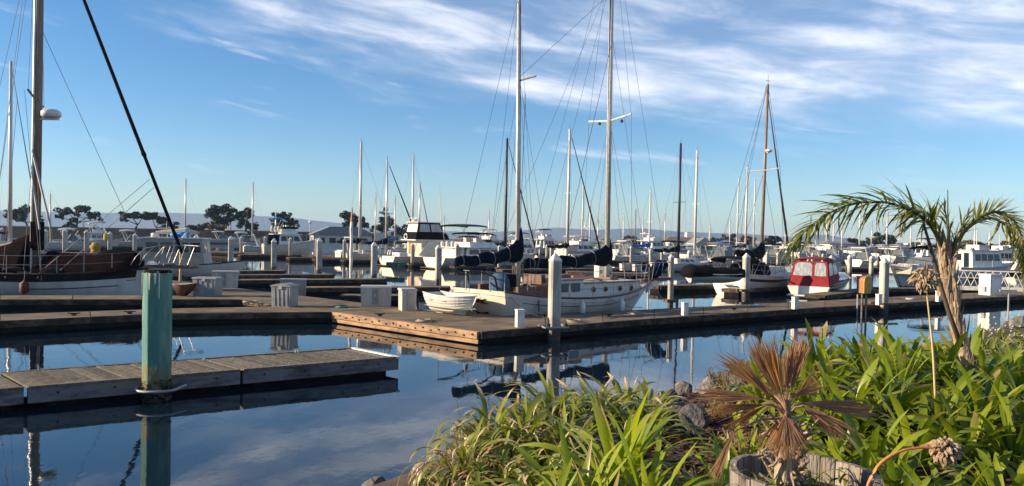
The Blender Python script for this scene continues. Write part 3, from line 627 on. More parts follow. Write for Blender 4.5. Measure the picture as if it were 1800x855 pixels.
def coil(c, r, m, label, cat='rope'):
    t = thing('rope_coil' if cat == 'rope' else 'hose_coil', c, random.uniform(0, 6), label, cat, 'coils lying on the docks'); P = []
    for i in range(5*14): a = i/14*2*math.pi; rr = r*(1+.10*math.sin(i*.37))-.012*(i//28); P.append((rr*math.cos(a), rr*math.sin(a), .02+.012*(i//14)))
    P += [(r*1.1, .2*r, .02), (r*2.1, .6*r, .015), (r*3.2, .1*r, .015)]
    MB().tube(P, .014, 5).build('loops', m, t, smooth=True)
for px, py, r, m, lb, ct in [(1010, 567, .24, 'rope', 'coil of tan rope on the pier right of the nearest big pile', 'rope'), (1120, 553, .2, 'rope', 'small coil of tan rope on the pier beside the ketch bow', 'rope'), (600, 541, .22, 'green_siding', 'green garden hose coil on the walkway left of the widest box', 'hose'), (1330, 539, .22, 'grey_canvas', 'grey hose coil on the pier left of the red-topped cruiser', 'hose'), (745, 566, .22, 'rope', 'coil of rope on the walkway in front of the rowing dinghy', 'rope'), (440, 533, .24, 'rope', 'coil of rope left of the rounded-top box', 'rope'), (1600, 527, .2, 'grey_canvas', 'grey hose coil on the pier right of the red-streaked pile', 'hose')]:
    coil(onz(px, py, DZ), r, m, lb, ct)
# ------------------------------------------------------------------ boats
class Hull:
    def __init__(s, Ln, B, fs, fm, fb, tw=.8, rs=.1, rb=.9, draft=.35, fl=.8, pb=2.2, n=16, kp=2.4, stern_curve=0.0):
        s.__dict__.update(locals()); s.L = Ln
    def sheer(s, u): return (1-u)**2*s.fs+2*u*(1-u)*(2*s.fm-.5*s.fs-.5*s.fb)+u*u*s.fb
    def hb(s, u):
        if u < .45: return s.B/2*lerp(s.tw, 1, math.sin(u/.45*math.pi/2))
        return max(.018, s.B/2*(1-((u-.45)/.55)**s.pb))
    def P(s, u, k, side):
        x = lerp(s.rs*k, s.L-s.rb*k, u); z = s.sheer(u)*(1-k)-s.draft*k
        return Vector((x, side*s.hb(u)*(1-k**s.kp)**.75*lerp(1, s.fl, min(1, k*1.3)), z))
    def kz(s, u, z): return (s.sheer(u)-z)/(s.sheer(u)+s.draft)
    def side(s, u, z, side, off=.008):
        p = s.P(u, s.kz(u, z), side); p.y += side*off; return p
    def build(s, root, m='gelcoat', dm='deck_white', transom=None, sink=.03):
        K = [0, .08, .2, .35, .5, .65, .78, .9, 1.0]; rows = []
        for i in range(s.n+1):
            u = i/s.n; rows.append([s.P(u, k, 1) for k in K]+[s.P(u, k, -1) for k in K[::-1][1:]])
        g = MB().grid(rows); g.f = [f[::-1] for f in g.f]
        n = len(rows[0]); o = len(g.v)
        if transom is None: g.f.append(tuple(range(n)))
        s.o = g.build('hull', m, root, smooth=True)
        for e in s.o.data.polygons: e.use_smooth = len(e.vertices) == 4
        if transom is not None: MB().add([p+Vector((-.002, 0, 0)) for p in rows[0]], [tuple(range(n))]).build('transom', transom, root)
        g = MB().grid([[s.P(i/s.n, 0, 1)+Vector((0, -.02, -sink)), Vector((s.P(i/s.n, 0, 1).x, 0, s.sheer(i/s.n)-sink+.03)), s.P(i/s.n, 0, -1)+Vector((0, .02, -sink))] for i in range(s.n+1)])
        g.build('deck', dm, root)
        return s
    def strip(s, root, name, m, za, zb, u0=0, u1=1, off=.01, sides=(1, -1), n=14):
        for sd in sides:
            g = MB(); a = []; b = []
            for i in range(n+1):
                u = lerp(u0, u1, i/n); z0 = za(u) if callable(za) else za; z1 = zb(u) if callable(zb) else zb
                a.append([s.side(u, z0, sd, off), s.side(u, z1, sd, off), s.side(u, z1, sd, -.02), s.side(u, z0, sd, -.02)])
            g.loft(a).build(name, m, root)
    def rail(s, root, r=.03, m='varnish', name='rub_rail', u0=0, u1=1, dz=.0):
        for sd in (1, -1): MB().tube([s.P(lerp(u0, u1, i/12), 0, sd)+Vector((0, 0, dz)) for i in range(13)], r, 5).build(name, m, root)
    def lifeline(s, root, u0, u1, h, n, m='chrome', r=.012, sides=(1, -1), wires=(1, .5), inset=.05, joined=False):
        for sd in sides:
            gs = MB(); tops = []
            for i in range(n):
                u = lerp(u0, u1, i/(n-1)); p = s.P(u, 0, sd); p.y -= sd*inset; tops.append(p)
                if joined: gs.tube([p, p+Vector((0, 0, h))], r, 5)
                else: MB().tube([p, p+Vector((0, 0, h))], r, 5).build('stanchion', m, root)
            for w_ in wires: gs.tube([p+Vector((0, 0, h*w_)) for p in tops], r*.7, 4)
            gs.build('lifeline', m, root)
def place(px0, py0, px1, h, name, label, cat, group=None):
    """boat root at the stern water line of photo pixel (px0,py0); returns root, length that reaches photo column px1"""
    p = onz(px0, py0, 0); tx = (px1-900)/1400; ch, sh = math.cos(R(h)), math.sin(R(h))
    return thing(name, p, R(h), label, cat, group), (tx*p.y-p.x)/(ch-tx*sh)
def cabin(root, x0, x1, w0, z0, X0, X1, w1, z1, m='gelcoat', wins=(), name='cabin', wm='glass_dark', sub=True, roof=None):
    b = [Vector(p) for p in ((x0, -w0/2, z0), (x1, -w0/2, z0), (x1, w0/2, z0), (x0, w0/2, z0))]; t = [Vector(p) for p in ((X0, -w1/2, z1), (X1, -w1/2, z1), (X1, w1/2, z1), (X0, w1/2, z1))]
    o = MB().hexa(b+t).build(name, m, root)
    F = {'s': (0, 1), 'f': (1, 2), 'p': (2, 3), 'a': (3, 0)}
    for wd in wins:
        k, u0, u1, v0, v1 = wd[:5]; i, j = F[k]; mm = wd[5] if len(wd) > 5 else wm
        q = [vl(vl(b[i], b[j], u), vl(t[i], t[j], u), v) for u, v in ((u0, v0), (u1, v0), (u1, v1), (u0, v1))]
        n = (q[1]-q[0]).cross(q[3]-q[0]).normalized()
        MB().slab([p-n*.02 for p in q], n, .032).build('door' if (v1-v0 > .8 and k == 'a') else 'window', mm, o)
    if roof:
        e, th, rm = roof; MB().box(X0-e, X1+e, -w1/2-e*.6, w1/2+e*.6, z1+.003, z1+th).build('roof', rm, root)
    return o
def wrow(k, n, u0, u1, v0, v1, gap=.15, m='glass_dark'):
    s = (u1-u0)/n; return [(k, u0+i*s+s*gap/2, u0+(i+1)*s-s*gap/2, v0, v1, m) for i in range(n)]
def bimini(root, x0, x1, w_, z, m, zp, arch=.18, name='canopy', drop=.06, legs=True, r=.02):
    rows = []
    for i in range(9):
        x = lerp(x0, x1, i/8); e = 1-(abs(i-4)/4)**2.5
        rows.append([(x, w_/2*math.sin(a), z+arch*math.cos(a)*.9+.1*e-(drop if abs(a) > 1.5 else 0)) for a in (-1.57, -1.1, -.6, 0, .6, 1.1, 1.57)])
    top = MB().grid(rows); n = len(top.v); top.v += [(x, y, q-.03) for x, y, q in top.v]; top.f += [tuple(i+n for i in f[::-1]) for f in top.f[:]]
    c = top.build(name, m, root, smooth=True)
    if legs:
        for sd in (-1, 1):
            xm = (x0+x1)/2
            for xa in (x0+.05, x1-.05): MB().tube([(xm, sd*w_/2, zp), (xa, sd*w_/2, z+.02)], r, 5).build('canopy_pole', 'chrome', root)
    return c
def fender(root, p, m='gelcoat', r=.11, h=.5):
    MB().lathe([(.02, h/2+.08), (.04, h/2), (r, h/2-.1), (r, -h/2+.1), (.04, -h/2)], p, 10).build('fender', m, root, smooth=True)
# --- sailing gear
def mast(root, x, zt, r, m='aluminium', z0=.9, lean=(0, 0), name='mast', y=0, taper=.75):
    return MB().tube([(x, y, z0), (x+lean[0]*.5, y+lean[1]*.5, (z0+zt)/2), (x+lean[0], y+lean[1], zt)], [r, r*.97, r*taper], 10).build(name, m, root, smooth=True)
def sailcover(root, xm, xe, z, m, h=.34, w_=.24, up=.9, name='sail_cover', zr=0.0, seed=0, r_mast=.1):
    """bundle lashed on the boom from the mast at xm to xe, climbing the mast at its front"""
    rd = random.Random(seed+int(xm*10)); rings = []; n = 22; s = 1 if xe > xm else -1
    for i in range(n+1):
        t = i/n; x = lerp(xm-s*.14, xe, t); hh = h*(1-.35*t)+(up*math.exp(-t*9.0)); hh *= (1+rd.uniform(-.05, .05)); bot = z+zr*t-.14*(1+.3*math.sin(t*19))
        ww = w_*(1-.4*t)*(.75+.25*min(1, t*12)); e = 1 if i < n else .45
        if i == 0: hh *= .93
        bot += rd.uniform(-.02, .02)
        rings.append([(x+.02*math.sin(a*2), ww*math.sin(a)*e*(1 if math.cos(a) < .2 else max(.35, 1-.65*math.cos(a)*(hh > .5)) ), bot+(hh+.1)*(.5+.5*math.cos(a))) for a in [q*math.pi/5 for q in range(10)]])
    o = MB().loft(rings).build(name, m, root, smooth=True)
    for i in range(5, n, 5):
        r = rings[i]; c = sum((Vector(p) for p in r), Vector())/len(r); MB().tube([c+(Vector(p)-c)*1.03 for p in r+r[:1]], .012, 4).build('sail_tie', 'navy_paint' if m != 'navy_canvas' else 'grey_paint', o)
    return o
def stays(root, pairs, r=.006, m='wire', name='stay', sag=0.0):
    for a, b in pairs: MB().tube([a, b], r, 4).build(name, m, root)
def spreader(root, x, z, w_, r=.035, m='aluminium', name='spreader', tilt=0):
    MB().tube([(x, -w_, z+tilt), (x, 0, z), (x, w_, z+tilt)], r, 6).build(name, m, root)
def sailboat(px0, py0, px1, h, mpx, top, label, hm='gelcoat', cover='navy_canvas', mm='aluminium', mw=4, bz=None, furl=None, sp=.5, blen=.42, cabin_h=.45, fbs=1.0, wind=False, dodger=None, bpos=1, group='sailing boats in the far slips', mfrac=None):
    t, Lb = place(px0, py0, px1, h, 'sailboat', label, 'sailboat', group)
    d = t.location.y; Lb = max(5.5, min(13, Lb)); B = Lb*.31
    H = Hull(Lb, B, .95*fbs, .82*fbs, 1.15*fbs, tw=.62, rs=.35, rb=1.0, draft=.3).build(t, hm)
    H.strip(t, 'boot_stripe', 'navy_paint', .02, .10, 0.02, .98); H.rail(t, .03, 'aluminium')
    x0 = Lb*.30; x1 = Lb*.72; zc = .85*fbs
    cabin(t, x0, x1, B*.58, zc, x0+.1, x1-.55, B*.46, zc+cabin_h, 'deck_white', wins=wrow('s', 3, .15, .8, .3, .75, .35)+wrow('p', 3, .2, .85, .3, .75, .35)+[('a', .35, .65, .05, .9)])
    # mast: local x where the photo column is met
    tx = (mpx-900)/1400; ch, sh = math.cos(R(h)), math.sin(R(h)); xm = (tx*d-t.location.x)/(ch-tx*sh) if mfrac is None else mfrac*Lb
    xm = max(.25*Lb, min(.75*Lb, xm)); dm = d+xm*sh; zt = atd(mpx, top, dm).z; r = mw*dm/1400/2
    mast(t, xm, zt, r, mm, .9*fbs)
    spreader(t, xm, lerp(1, zt, sp), B*.33, .03, mm); r_ = .010
    MB().tube([(xm, 0, zt), (xm, 0, zt+.35)], .02, 4).build('masthead_antenna', 'dark_wire', t)
    for sd in (-1, 1): stays(t, [((xm, 0, zt-.05), (xm, sd*B*.33, lerp(1, zt, sp))), ((xm, sd*B*.33, lerp(1, zt, sp)), (xm, sd*B*.46, .95*fbs))], r_)
    stays(t, [((xm, 0, zt), (.05, 0, .95*fbs))], r_)
    fo = ((xm, 0, zt-.1), (Lb-.1, 0, 1.2*fbs))
    if furl:
        stays(t, [fo], r_); a, b = Vector(fo[0]), Vector(fo[1]); MB().tube([a.lerp(b, .06), a.lerp(b, .5), a.lerp(b, .95)], [.035, .07, .10], 7).build('furled_sail', furl, t, smooth=True)
    else: stays(t, [fo], r_)
    zb = zc+cabin_h+.65
    MB().tube([(xm-.05, 0, zb), (xm-blen*Lb, 0, zb)], .06, 6).build('boom', mm, t)
    if cover: sailcover(t, xm, xm-blen*Lb, zb+.05, cover, .3, .2, up=.8, seed=int(px0))
    H.lifeline(t, .03, .95, .55, 7, joined=True, wires=(1,))
    if dodger: bimini(t, x0-.5, x0+.7, B*.55, zc+cabin_h+.25, dodger, zc, .25, name='dodger', drop=.35)
    if wind:
        MB().tube([(.3, -B*.3, .9), (.3, -B*.3, 4.6)], .035, 6).build('generator_pole', 'white_mast', t)
        for a in (90, 210, 330): MB().tube([(.15, -B*.3, 4.65), (.15+.02, -B*.3+.75*math.cos(R(a+8)), 4.65+.75*math.sin(R(a+8)))], .07, 5, .03).build('blade', 'white_paint', t)
    return t, H, Lb
def squash(t, zt):
    mz = max(v.co.z for c in t.children if c.data for v in c.data.vertices); t.scale.z = max(.62, min(1.1, zt/mz))
def cruiser(px0, py0, px1, h, label, top=None, style='fly', canvas='black_canvas', hm='gelcoat', fb=1.15, name='motor_cruiser', cat='motor boat', group='motor boats in the slips', aft='open', Lmax=13, biz=None, arch=True, B=None, L_=None):
    t, Lb = place(px0, py0, px1, h, name, label, cat, group); d = t.location.y
    if L_: Lb = L_
    Lb = max(4.5, min(Lmax, Lb)); B = B or Lb*.34
    H = Hull(Lb, B, fb*.9, fb*.95, fb*1.3, tw=.92, rs=-.05, rb=1.3, draft=.35, fl=.72, kp=3.2).build(t, hm, transom='cream_gelcoat' if hm == 'gelcoat' else None)
    H.strip(t, 'boot_stripe', 'navy_paint', .02, .12, .01, .97); H.rail(t, .035, 'grey_paint' if hm == 'gelcoat' else 'aluminium', dz=-.06)
    zt = None if top is None else max(2.2, atd(px0, top, d).z)
    H.lifeline(t, .45, .985, .62, 7, joined=True, wires=(1,), m='chrome', r=.016)
    z0 = fb*.9
    MB().box(-.45, -.02, -B*.38, B*.38, .10, .16).build('swim_platform', 'dark_teak', t)
    if style == 'fly':
        k = min(1.25, max(.85, (zt-2.6 if zt else 1.2)/1.3)) if zt else 1
        zc = z0+1.15*k
        cabin(t, Lb*.22, Lb*.68, B*.80, z0-.05, Lb*.24, Lb*.60, B*.70, zc, hm, wins=wrow('s', 3, .06, .92, .38, .85)+wrow('p', 3, .06, .92, .38, .85)+wrow('f', 3, .06, .94, .3, .85)+[('a', .1, .42, .35, .85), ('a', .55, .85, .02, .9)])
        MB().box(Lb*.12, Lb*.64, -B*.40, B*.40, zc+.003, zc+.09).build('flybridge_deck', hm, t)
        cabin(t, Lb*.28, Lb*.58, B*.66, zc+.09, Lb*.28, Lb*.53, B*.62, zc+.62, hm, name='flybridge')
        MB().slab([(Lb*.53, -B*.28, zc+.62), (Lb*.53, B*.28, zc+.62), (Lb*.505, B*.28, zc+.95), (Lb*.505, -B*.28, zc+.95)], (1, 0, 0), .02).build('windscreen', 'glass_grey', t)
        for sd in (-.5, .5): MB().box(Lb*.36, Lb*.41, sd*B*.4-.22, sd*B*.4+.22, zc+.62, zc+1.05).build('helm_seat', 'deck_white', t)
        if canvas: bimini(t, Lb*.25, Lb*.54, B*.62, (biz or zc+1.75), canvas, zc+.6, .16)
        for sd in (-1, 1): MB().tube([(Lb*.14, sd*B*.36, z0), (Lb*.14, sd*B*.36, zc+.05)], .025, 6).build('post', 'chrome', t)
        g = MB(); g.tube([(Lb*.13, -B*.38, zc+.65), (Lb*.13, B*.38, zc+.65)], .02); 
        for sd in (-1, 1): g.tube([(Lb*.13, sd*B*.38, zc+.65), (Lb*.27, sd*B*.38, zc+.65)], .02).tube([(Lb*.13, sd*B*.38, zc+.08), (Lb*.13, sd*B*.38, zc+.65)], .02)
        g.build('bridge_rail', 'chrome', t)
        if aft == 'canvas': cabin(t, .15, Lb*.22, B*.82, z0-.02, .3, Lb*.22, B*.76, zc-.05, canvas or 'tan_canvas', wins=[('a', .1, .9, .3, .85, 'vinyl')], name='aft_curtain')
        if arch:
            g = MB(); g.tube([(Lb*.24, -B*.36, zc+.1), (Lb*.19, -B*.32, zc+1.35), (Lb*.19, B*.32, zc+1.35), (Lb*.24, B*.36, zc+.1)], .06, 6); g.build('radar_arch', hm, t)
            MB().lathe([(.2, 0), (.26, .06), (.26, .16), (.15, .24)], (Lb*.19, 0, zc+1.41), 12).build('radar_dome', 'gelcoat', t, smooth=True)
        if zt: squash(t, zt)
    elif style == 'express':
        cabin(t, Lb*.40, Lb*.86, B*.72, z0, Lb*.44, Lb*.70, B*.52, z0+.55, hm, wins=wrow('s', 2, .1, .7, .3, .75, .3)+wrow('p', 2, .3, .9, .3, .75, .3))
        cabin(t, Lb*.33, Lb*.57, B*.80, z0+.2, Lb*.33, Lb*.46, B*.66, z0+.98, 'glass_grey', name='windscreen')
        if arch: MB().tube([(Lb*.30, -B*.40, z0), (Lb*.20, -B*.36, z0+1.5), (Lb*.20, B*.36, z0+1.5), (Lb*.30, B*.40, z0)], .07, 6).build('radar_arch', hm, t)
        if canvas: bimini(t, Lb*.14, Lb*.46, B*.74, z0+1.55, canvas, z0+.2, .2)
        if aft == 'canvas': cabin(t, .1, Lb*.34, B*.86, z0, .4, Lb*.42, B*.70, z0+1.5, canvas, wins=[('a', .08, .92, .35, .85, 'vinyl'), ('s', .1, .9, .35, .85, 'vinyl')], name='aft_curtain')
        else:
            MB().box(.15, .7, -B*.36, B*.36, z0-.3, z0+.12).build('stern_seat', 'deck_white', t)
    elif style == 'trawler':
        zc = z0+1.45
        cabin(t, Lb*.20, Lb*.66, B*.76, z0-.05, Lb*.20, Lb*.62, B*.70, zc, hm, wins=wrow('s', 4, .08, .95, .42, .82)+wrow('p', 4, .05, .92, .42, .82)+wrow('f', 3, .05, .95, .42, .85)+[('a', .12, .42, .42, .82), ('a', .55, .82, .02, .88)], roof=(.18, .08, 'deck_white'))
        if canvas: bimini(t, Lb*.28, Lb*.52, B*.6, zc+1.35, canvas, zc+.1, .14)
        MB().tube([(Lb*.4, 0, zc), (Lb*.4, 0, zc+1.9)], .04, 6).build('signal_mast', 'white_mast', t)
        MB().lathe([(.2, 0), (.26, .06), (.26, .16), (.15, .24)], (Lb*.30, 0, zc+.09), 12).build('radar_dome', 'gelcoat', t, smooth=True)
        MB().box(Lb*.34, Lb*.5, -B*.25, B*.25, zc+.09, zc+.55).build('roof_locker', 'deck_white', t)
    return t, H, Lb, B
# ------------------------------------------------------------------ the white ketch (main subject)
K0 = Vector((-1.12, 26.5, 0)); KH = 44.0
kt = thing('ketch', K0, R(KH), 'white two-masted ketch with navy boom covers and varnished cabin trim, moored behind the pier', 'sailing ketch')
KL, KB = 9.75, 3.1
H = Hull(KL, KB, 1.20, .86, 1.34, tw=.84, rs=.65, rb=2.0, draft=.5, fl=.82, pb=2.0, n=22)
H.build(kt, 'ketch_white', dm='deck_white', transom='cream_gelcoat', sink=.16)
H.strip(kt, 'sheer_stripe', 'green_stripe', lambda u: H.sheer(u)-.31, lambda u: H.sheer(u)-.288, .08, .93, .012)
H.strip(kt, 'hull_moulding', 'bottom_paint', -.05, .06, .02, .97, .008)
H.rail(kt, .036, 'dark_teak', 'cap_rail')
# gull painted on the transom and scrolls
def tr(y, z): k = (1.20-z)/(1.20+.5); return Vector((.65*k-.03, y, z))
def flat(parent, name, m, pts, th=.008): 
    n = len(pts); MB().add(pts+[Vector(p)+Vector((-th, 0, 0)) for p in pts], [tuple(range(n)), tuple(range(2*n-1, n-1, -1))]+[((i+1) % n, i, i+n, (i+1) % n+n) for i in range(n)]).build(name, m, parent)
tr_o = [c for c in kt.children if c.name.startswith('transom')][0]
flat(tr_o, 'painted_gull', 'dark_teak', [tr(.62, .98), tr(.30, .86), tr(.05, .90), tr(-.05, .84), tr(-.34, .92), tr(-.12, .78), tr(-.42, .74), tr(-.10, .72), tr(.02, .76), tr(.18, .74), tr(.30, .80)])
flat(tr_o, 'painted_scroll', 'bottom_paint', [tr(-.25, .46), tr(.1, .40), tr(.35, .44), tr(.55, .52), tr(.3, .34), tr(0, .30), tr(-.28, .37)])
# bowsprit with platform and pulpit
MB().box(KL-.9, KL+1.15, -.13, .13, 1.24, 1.34).box(KL+.0, KL+1.1, -.24, .24, 1.345, 1.375).build('bowsprit', 'dark_teak', kt)
MB().hexa([(KL-.45, -.06, .75), (KL-.1, -.06, .95), (KL-.1, .06, .95), (KL-.45, .06, .75), (KL-.2, -.04, 1.2), (KL+.9, -.03, 1.24), (KL+.9, .03, 1.24), (KL-.2, .04, 1.2)]).build('stem_knee', 'ketch_white', kt)
MB().tube([(KL-1.3, -.62, 1.95), (KL-.3, -.34, 2.02), (KL+.9, -.26, 2.02), (KL+1.12, 0, 2.03), (KL+.9, .26, 2.02), (KL-.3, .34, 2.02), (KL-1.3, .62, 1.95)], .02, 6).build('pulpit_rail', 'chrome', kt, smooth=True)
for x, y in ((KL-1.2, .6), (KL-.35, .33), (KL+.35, .28), (KL+.95, .2)):
    for sd in (-1, 1): MB().tube([(x-.05, sd*y*.8, 1.33), (x, sd*y, 2.0)], .016, 5).build('pulpit_post', 'chrome', kt)
# blue sail bundle lashed on the bowsprit
rg = []
for i in range(13):
    t_ = i/12; x = lerp(KL-.15, KL+.95, t_); r = .13+.17*math.sin(math.pi*min(1, t_*1.05+.08))*(1+.12*math.sin(i*2.3))
    rg.append([(x+.05*math.cos(a)+.25*(.4-t_)*math.cos(a), r*.85*math.sin(a), 1.62+.42*t_*.9-.05+r*1.25*math.cos(a)) for a in [q*.6283 for q in range(10)]])
MB().loft(rg).build('jib_bundle', 'blue_canvas' if False else 'navy_canvas', kt, smooth=True)
MB().tube([(KL-.1, -.22, 1.5), (KL+.1, -.28, 1.95), (KL+.55, -.27, 2.2), (KL+.95, -.2, 2.0)], .02, 5).build('lashing', 'blue_canvas', kt)
# cabin trunk
zc = .80
def trunk(x0, x1, w0, X0, X1, w1, z0, z1, wins=[]):
    o = cabin(kt, x0, x1, w0, z0, X0, X1, w1, z1, 'deck_white')
    MB().box(X0-.03, X1+.03, -w1/2-.03, w1/2+.03, z1+.003, z1+.035).build('roof', 'deck_white', kt)
    for sd in (-1, 1): MB().tube([(X0, sd*(w1/2+.03), z1+.0), (X1, sd*(w1/2+.03), z1+.0)], .025, 5).build('roof_trim', 'varnish', kt)
    return o
tk = trunk(4.3, 8.0, 1.75, 4.3, 7.75, 1.6, zc, 1.33)
for x in (4.95, 5.65, 6.5, 7.2): 
    for sd in (-1, 1): MB().tube([(x, sd*.83, 1.08), (x, sd*.885, 1.08)], .085, 12).build('porthole', 'glass_dark', tk); MB().tube([(x, sd*.83, 1.08), (x, sd*.875, 1.08)], .105, 12).build('porthole_rim', 'varnish', tk)
tk2 = trunk(2.7, 4.3, 2.0, 2.75, 4.25, 1.85, zc, 1.48)
for x0, x1 in ((2.95, 3.45), (3.6, 4.05)):
    for sd in (-1, 1): MB().box(x0, x1, min(sd*.93, sd*.985), max(sd*.93, sd*.985), 1.05, 1.36).build('window', 'glass_grey', tk2)
# varnished hatch garage and beams on the roof
MB().box(3.0, 4.1, -.42, .42, 1.52, 1.62).build('sliding_hatch', 'dark_teak', kt)
MB().tube([(4.5, -.55, 1.46), (5.2, -.50, 1.50), (5.9, -.45, 1.40)], .045, 6).build('grab_rail', 'varnish', kt)
MB().tube([(4.5, .35, 1.55), (5.1, .40, 1.57), (5.9, .45, 1.50)], .06, 6).tube([(4.6, -.1, 1.52), (5.8, -.12, 1.50)], .05, 6).build('varnished_spar', 'varnish', kt)
MB().box(6.6, 7.1, -.3, .3, 1.37, 1.47).build('fore_hatch', 'dark_teak', kt)
# cockpit, companionway, helm cover
MB().box(1.0, 2.7, -.95, .95, .70, .78).build('cockpit_sole', 'dark_teak', kt)
for sd in (-1, 1): MB().box(.9, 2.7, sd*.95-.06 if sd > 0 else -1.01, sd*.95+.06 if sd > 0 else -.89, .78, 1.30).build('coaming', 'dark_teak', kt)
MB().box(2.62, 2.72, -.5, .5, .8, 1.65).build('companionway_door', 'dark_teak', kt)
MB().box(2.0, 2.45, -.9, -.5, 1.3, 1.36).box(2.0, 2.45, .4, .9, 1.3, 1.36).build('cockpit_seat', 'varnish', kt)
rg = []
for z, r in ((1.02, .34), (1.25, .37), (1.5, .34), (1.68, .24), (1.76, .08)): rg.append([(.85+r*.8*math.cos(a), -.15+r*1.15*math.sin(a), z) for a in [q*.5236 for q in range(12)]])
MB().loft(rg).build('helm_cover', 'helm_blue', kt, smooth=True)
MB().box(1.1, 1.5, -.3, .4, 1.25, 1.7).build('binnacle_cover', 'black_canvas', kt)
# masts and sails
MZ, MM = 1.85, 6.75
zt_m = 11.35; zt_p = 15.2
mast(kt, MZ, zt_m, .072, 'aluminium', .7, lean=(-.22, .0)); mast(kt, MM, zt_p, .100, 'aluminium', .8, lean=(-.12, 0))
MB().tube([(MZ+.085, 0, 2.5), (MZ-.12, 0, zt_m-.2)], .018, 4).build('sail_track', 'black_mast', kt)
MB().lathe([(.1, 0), (.12, .05), (.1, .2), (.03, .26)], (MZ-.22, 0, zt_m), 8).build('masthead_fitting', 'black_mast', kt)
MB().tube([(MM-.1, 0, 3), (MM-.22, 0, zt_p-.2)], .02, 4).build('sail_track', 'black_mast', kt)
MB().tube([(MZ-.05, -.75, 8.45), (MZ-.1, 0, 8.38), (MZ-.05, .18, 8.4)], .03, 6).build('spreader', 'wood_mast', kt)
MB().tube([(MM-.05, -1.05, 7.72), (MM-.05, 0, 7.55), (MM-.05, 1.05, 7.62)], .042, 6).build('spreader', 'white_mast', kt)
for y in (-.6, .5): MB().lathe([(.05, -.12), (.06, -.05), (.03, 0)], (MM-.05, y, 7.56), 8).build('deck_lamp', 'black_mast', kt)
MB().tube([(MM-.1, 0, 2.25), (MM-4.5, 0, 2.02)], .075, 8).build('boom', 'aluminium', kt)
MB().tube([(MZ-.1, 0, 2.28), (MZ-2.75, 0, 2.08)], .065, 8).build('boom', 'aluminium', kt)
sailcover(kt, MM, MM-4.6, 2.08, 'navy_canvas', .36, .23, up=.64, zr=-.1, seed=3)
sailcover(kt, MZ, MZ-2.85, 2.26, 'navy_canvas', .34, .20, up=.8, zr=-.16, seed=5)
# rope coils on the mizzen
rd = random.Random(4); g = MB()
for i in range(26):
    a = rd.uniform(0, 6.28); r = .12+rd.uniform(0, .08); l = rd.uniform(.6, 1.05); x, y = MZ+r*math.cos(a), r*math.sin(a)
    g.tube([(x, y, 1.95), (x+rd.uniform(-.03, .03), y+rd.uniform(-.03, .03), 1.95-l*.5), (x*.6+MZ*.4, y*.6, 1.95-l)], .018, 4)
g.build('rope_coils', 'rope', kt)
B2 = KB/2
st = []
for sd in (-1, 1):
    sp_ = (MM-.05, sd*1.05, 7.66); st += [((MM-.12, 0, zt_p), sp_), (sp_, (MM-.1, sd*1.32, 1.0)), ((MM-.05, 0, 7.6), (MM-.5, sd*1.33, 1.0)), ((MM-.05, 0, 7.6), (MM+.5, sd*1.28, 1.0))]
    st += [((MZ-.2, 0, zt_m), (MZ-.35, sd*1.25, 1.1)), ((MZ-.08, 0, 8.4), (MZ-.5, sd*1.22, 1.1)), ((MZ-.08, 0, 8.4), (MZ+.5, sd*1.28, 1.0))]
st += [((MM-.12, 0, zt_p), (MZ-.2, 0, zt_m)), ((MM-.12, 0, zt_p), (KL+1.1, 0, 1.4)), ((MM-.05, 0, 11), (KL-.3, 0, 1.35)), ((MZ-.1, 0, 8.5), (MM-.15, 0, 12.5)), ((MM-.15, 0, 13), (MZ-.5, -1.2, 1.2)), ((MM-.15, 0, 13), (MZ-.5, 1.2, 1.2)), ((MZ-2.7, 0, 2.35), (MZ-.2, 0, zt_m)), ((MM-4.4, 0, 2.3), (MM-.2, 0, zt_p-.6))]
stays(kt, st, .0075, 'wire')
MB().tube([(MM-.12, -.05, 10.5), (MM-2.9, -.3, 2.4)], .011, 4).build('halyard', 'dark_wire', kt); MB().tube([(MZ+.3, .1, 8.0), (MZ+.4, .35, 2.1)], .012, 4).build('halyard', 'dark_wire', kt)
H.lifeline(kt, .30, .93, .62, 6, 'chrome', .013)
for a_, b_ in (((KL-.6, -.3, 1.2), (KL-1.2, -1.9, .42)), ((.2, -1.2, 1.15), (.9, -1.95, .42)), ((5.0, -1.5, .85), (6.6, -1.85, .42))):
    a_, b_ = Vector(a_), Vector(b_); MB().tube([a_, a_.lerp(b_, .35)-Vector((0, 0, .12)), a_.lerp(b_, .7)-Vector((0, 0, .12)), b_], .012, 5).build('mooring_line', 'rope', kt)
for x in (3.4, 5.6): fender(kt, (x, -KB*.5-.13, .50), 'gelcoat', .10, .5)
# stern pushpit and davits holding the dinghy
MB().tube([(1.2, -1.15, 1.7), (.3, -.98, 1.78), (-.02, -.7, 1.8), (-.02, .7, 1.8), (.3, .98, 1.78), (1.2, 1.15, 1.7)], .02, 6).build('pushpit_rail', 'chrome', kt, smooth=True)
for x, y in ((1.2, 1.15), (.3, .98), (0, .6)):
    for sd in (-1, 1): MB().tube([(x, sd*y, 1.15), (x, sd*y, 1.75)], .015, 5).build('pushpit_post', 'chrome', kt)
for y in (-.62, .75): MB().tube([(.35, y, 1.15), (.2, y, 1.62), (-.3, y*1.08, 1.80), (-.98, y*1.1, 1.86)], .035, 7).build('davit', 'black_mast', kt, smooth=True); MB().tube([(-.95, y*1.1, 1.86), (-.95, y*1.1, 1.15)], .01, 4).build('davit_line', 'rope', kt)
fender(kt, (2.2, -KB*.5-.08, .55), 'bottom_paint', .07, .42)
MB().tube([(1.5, -1.35, 1.15), (1.5, -1.42, .5)], .03, 5).build('boarding_strap', 'green_stripe', kt)
MB().tube([(2.62, -1.46, .9), (2.62, -1.47, .45)], .012, 4).build('mooring_line', 'rope', kt)
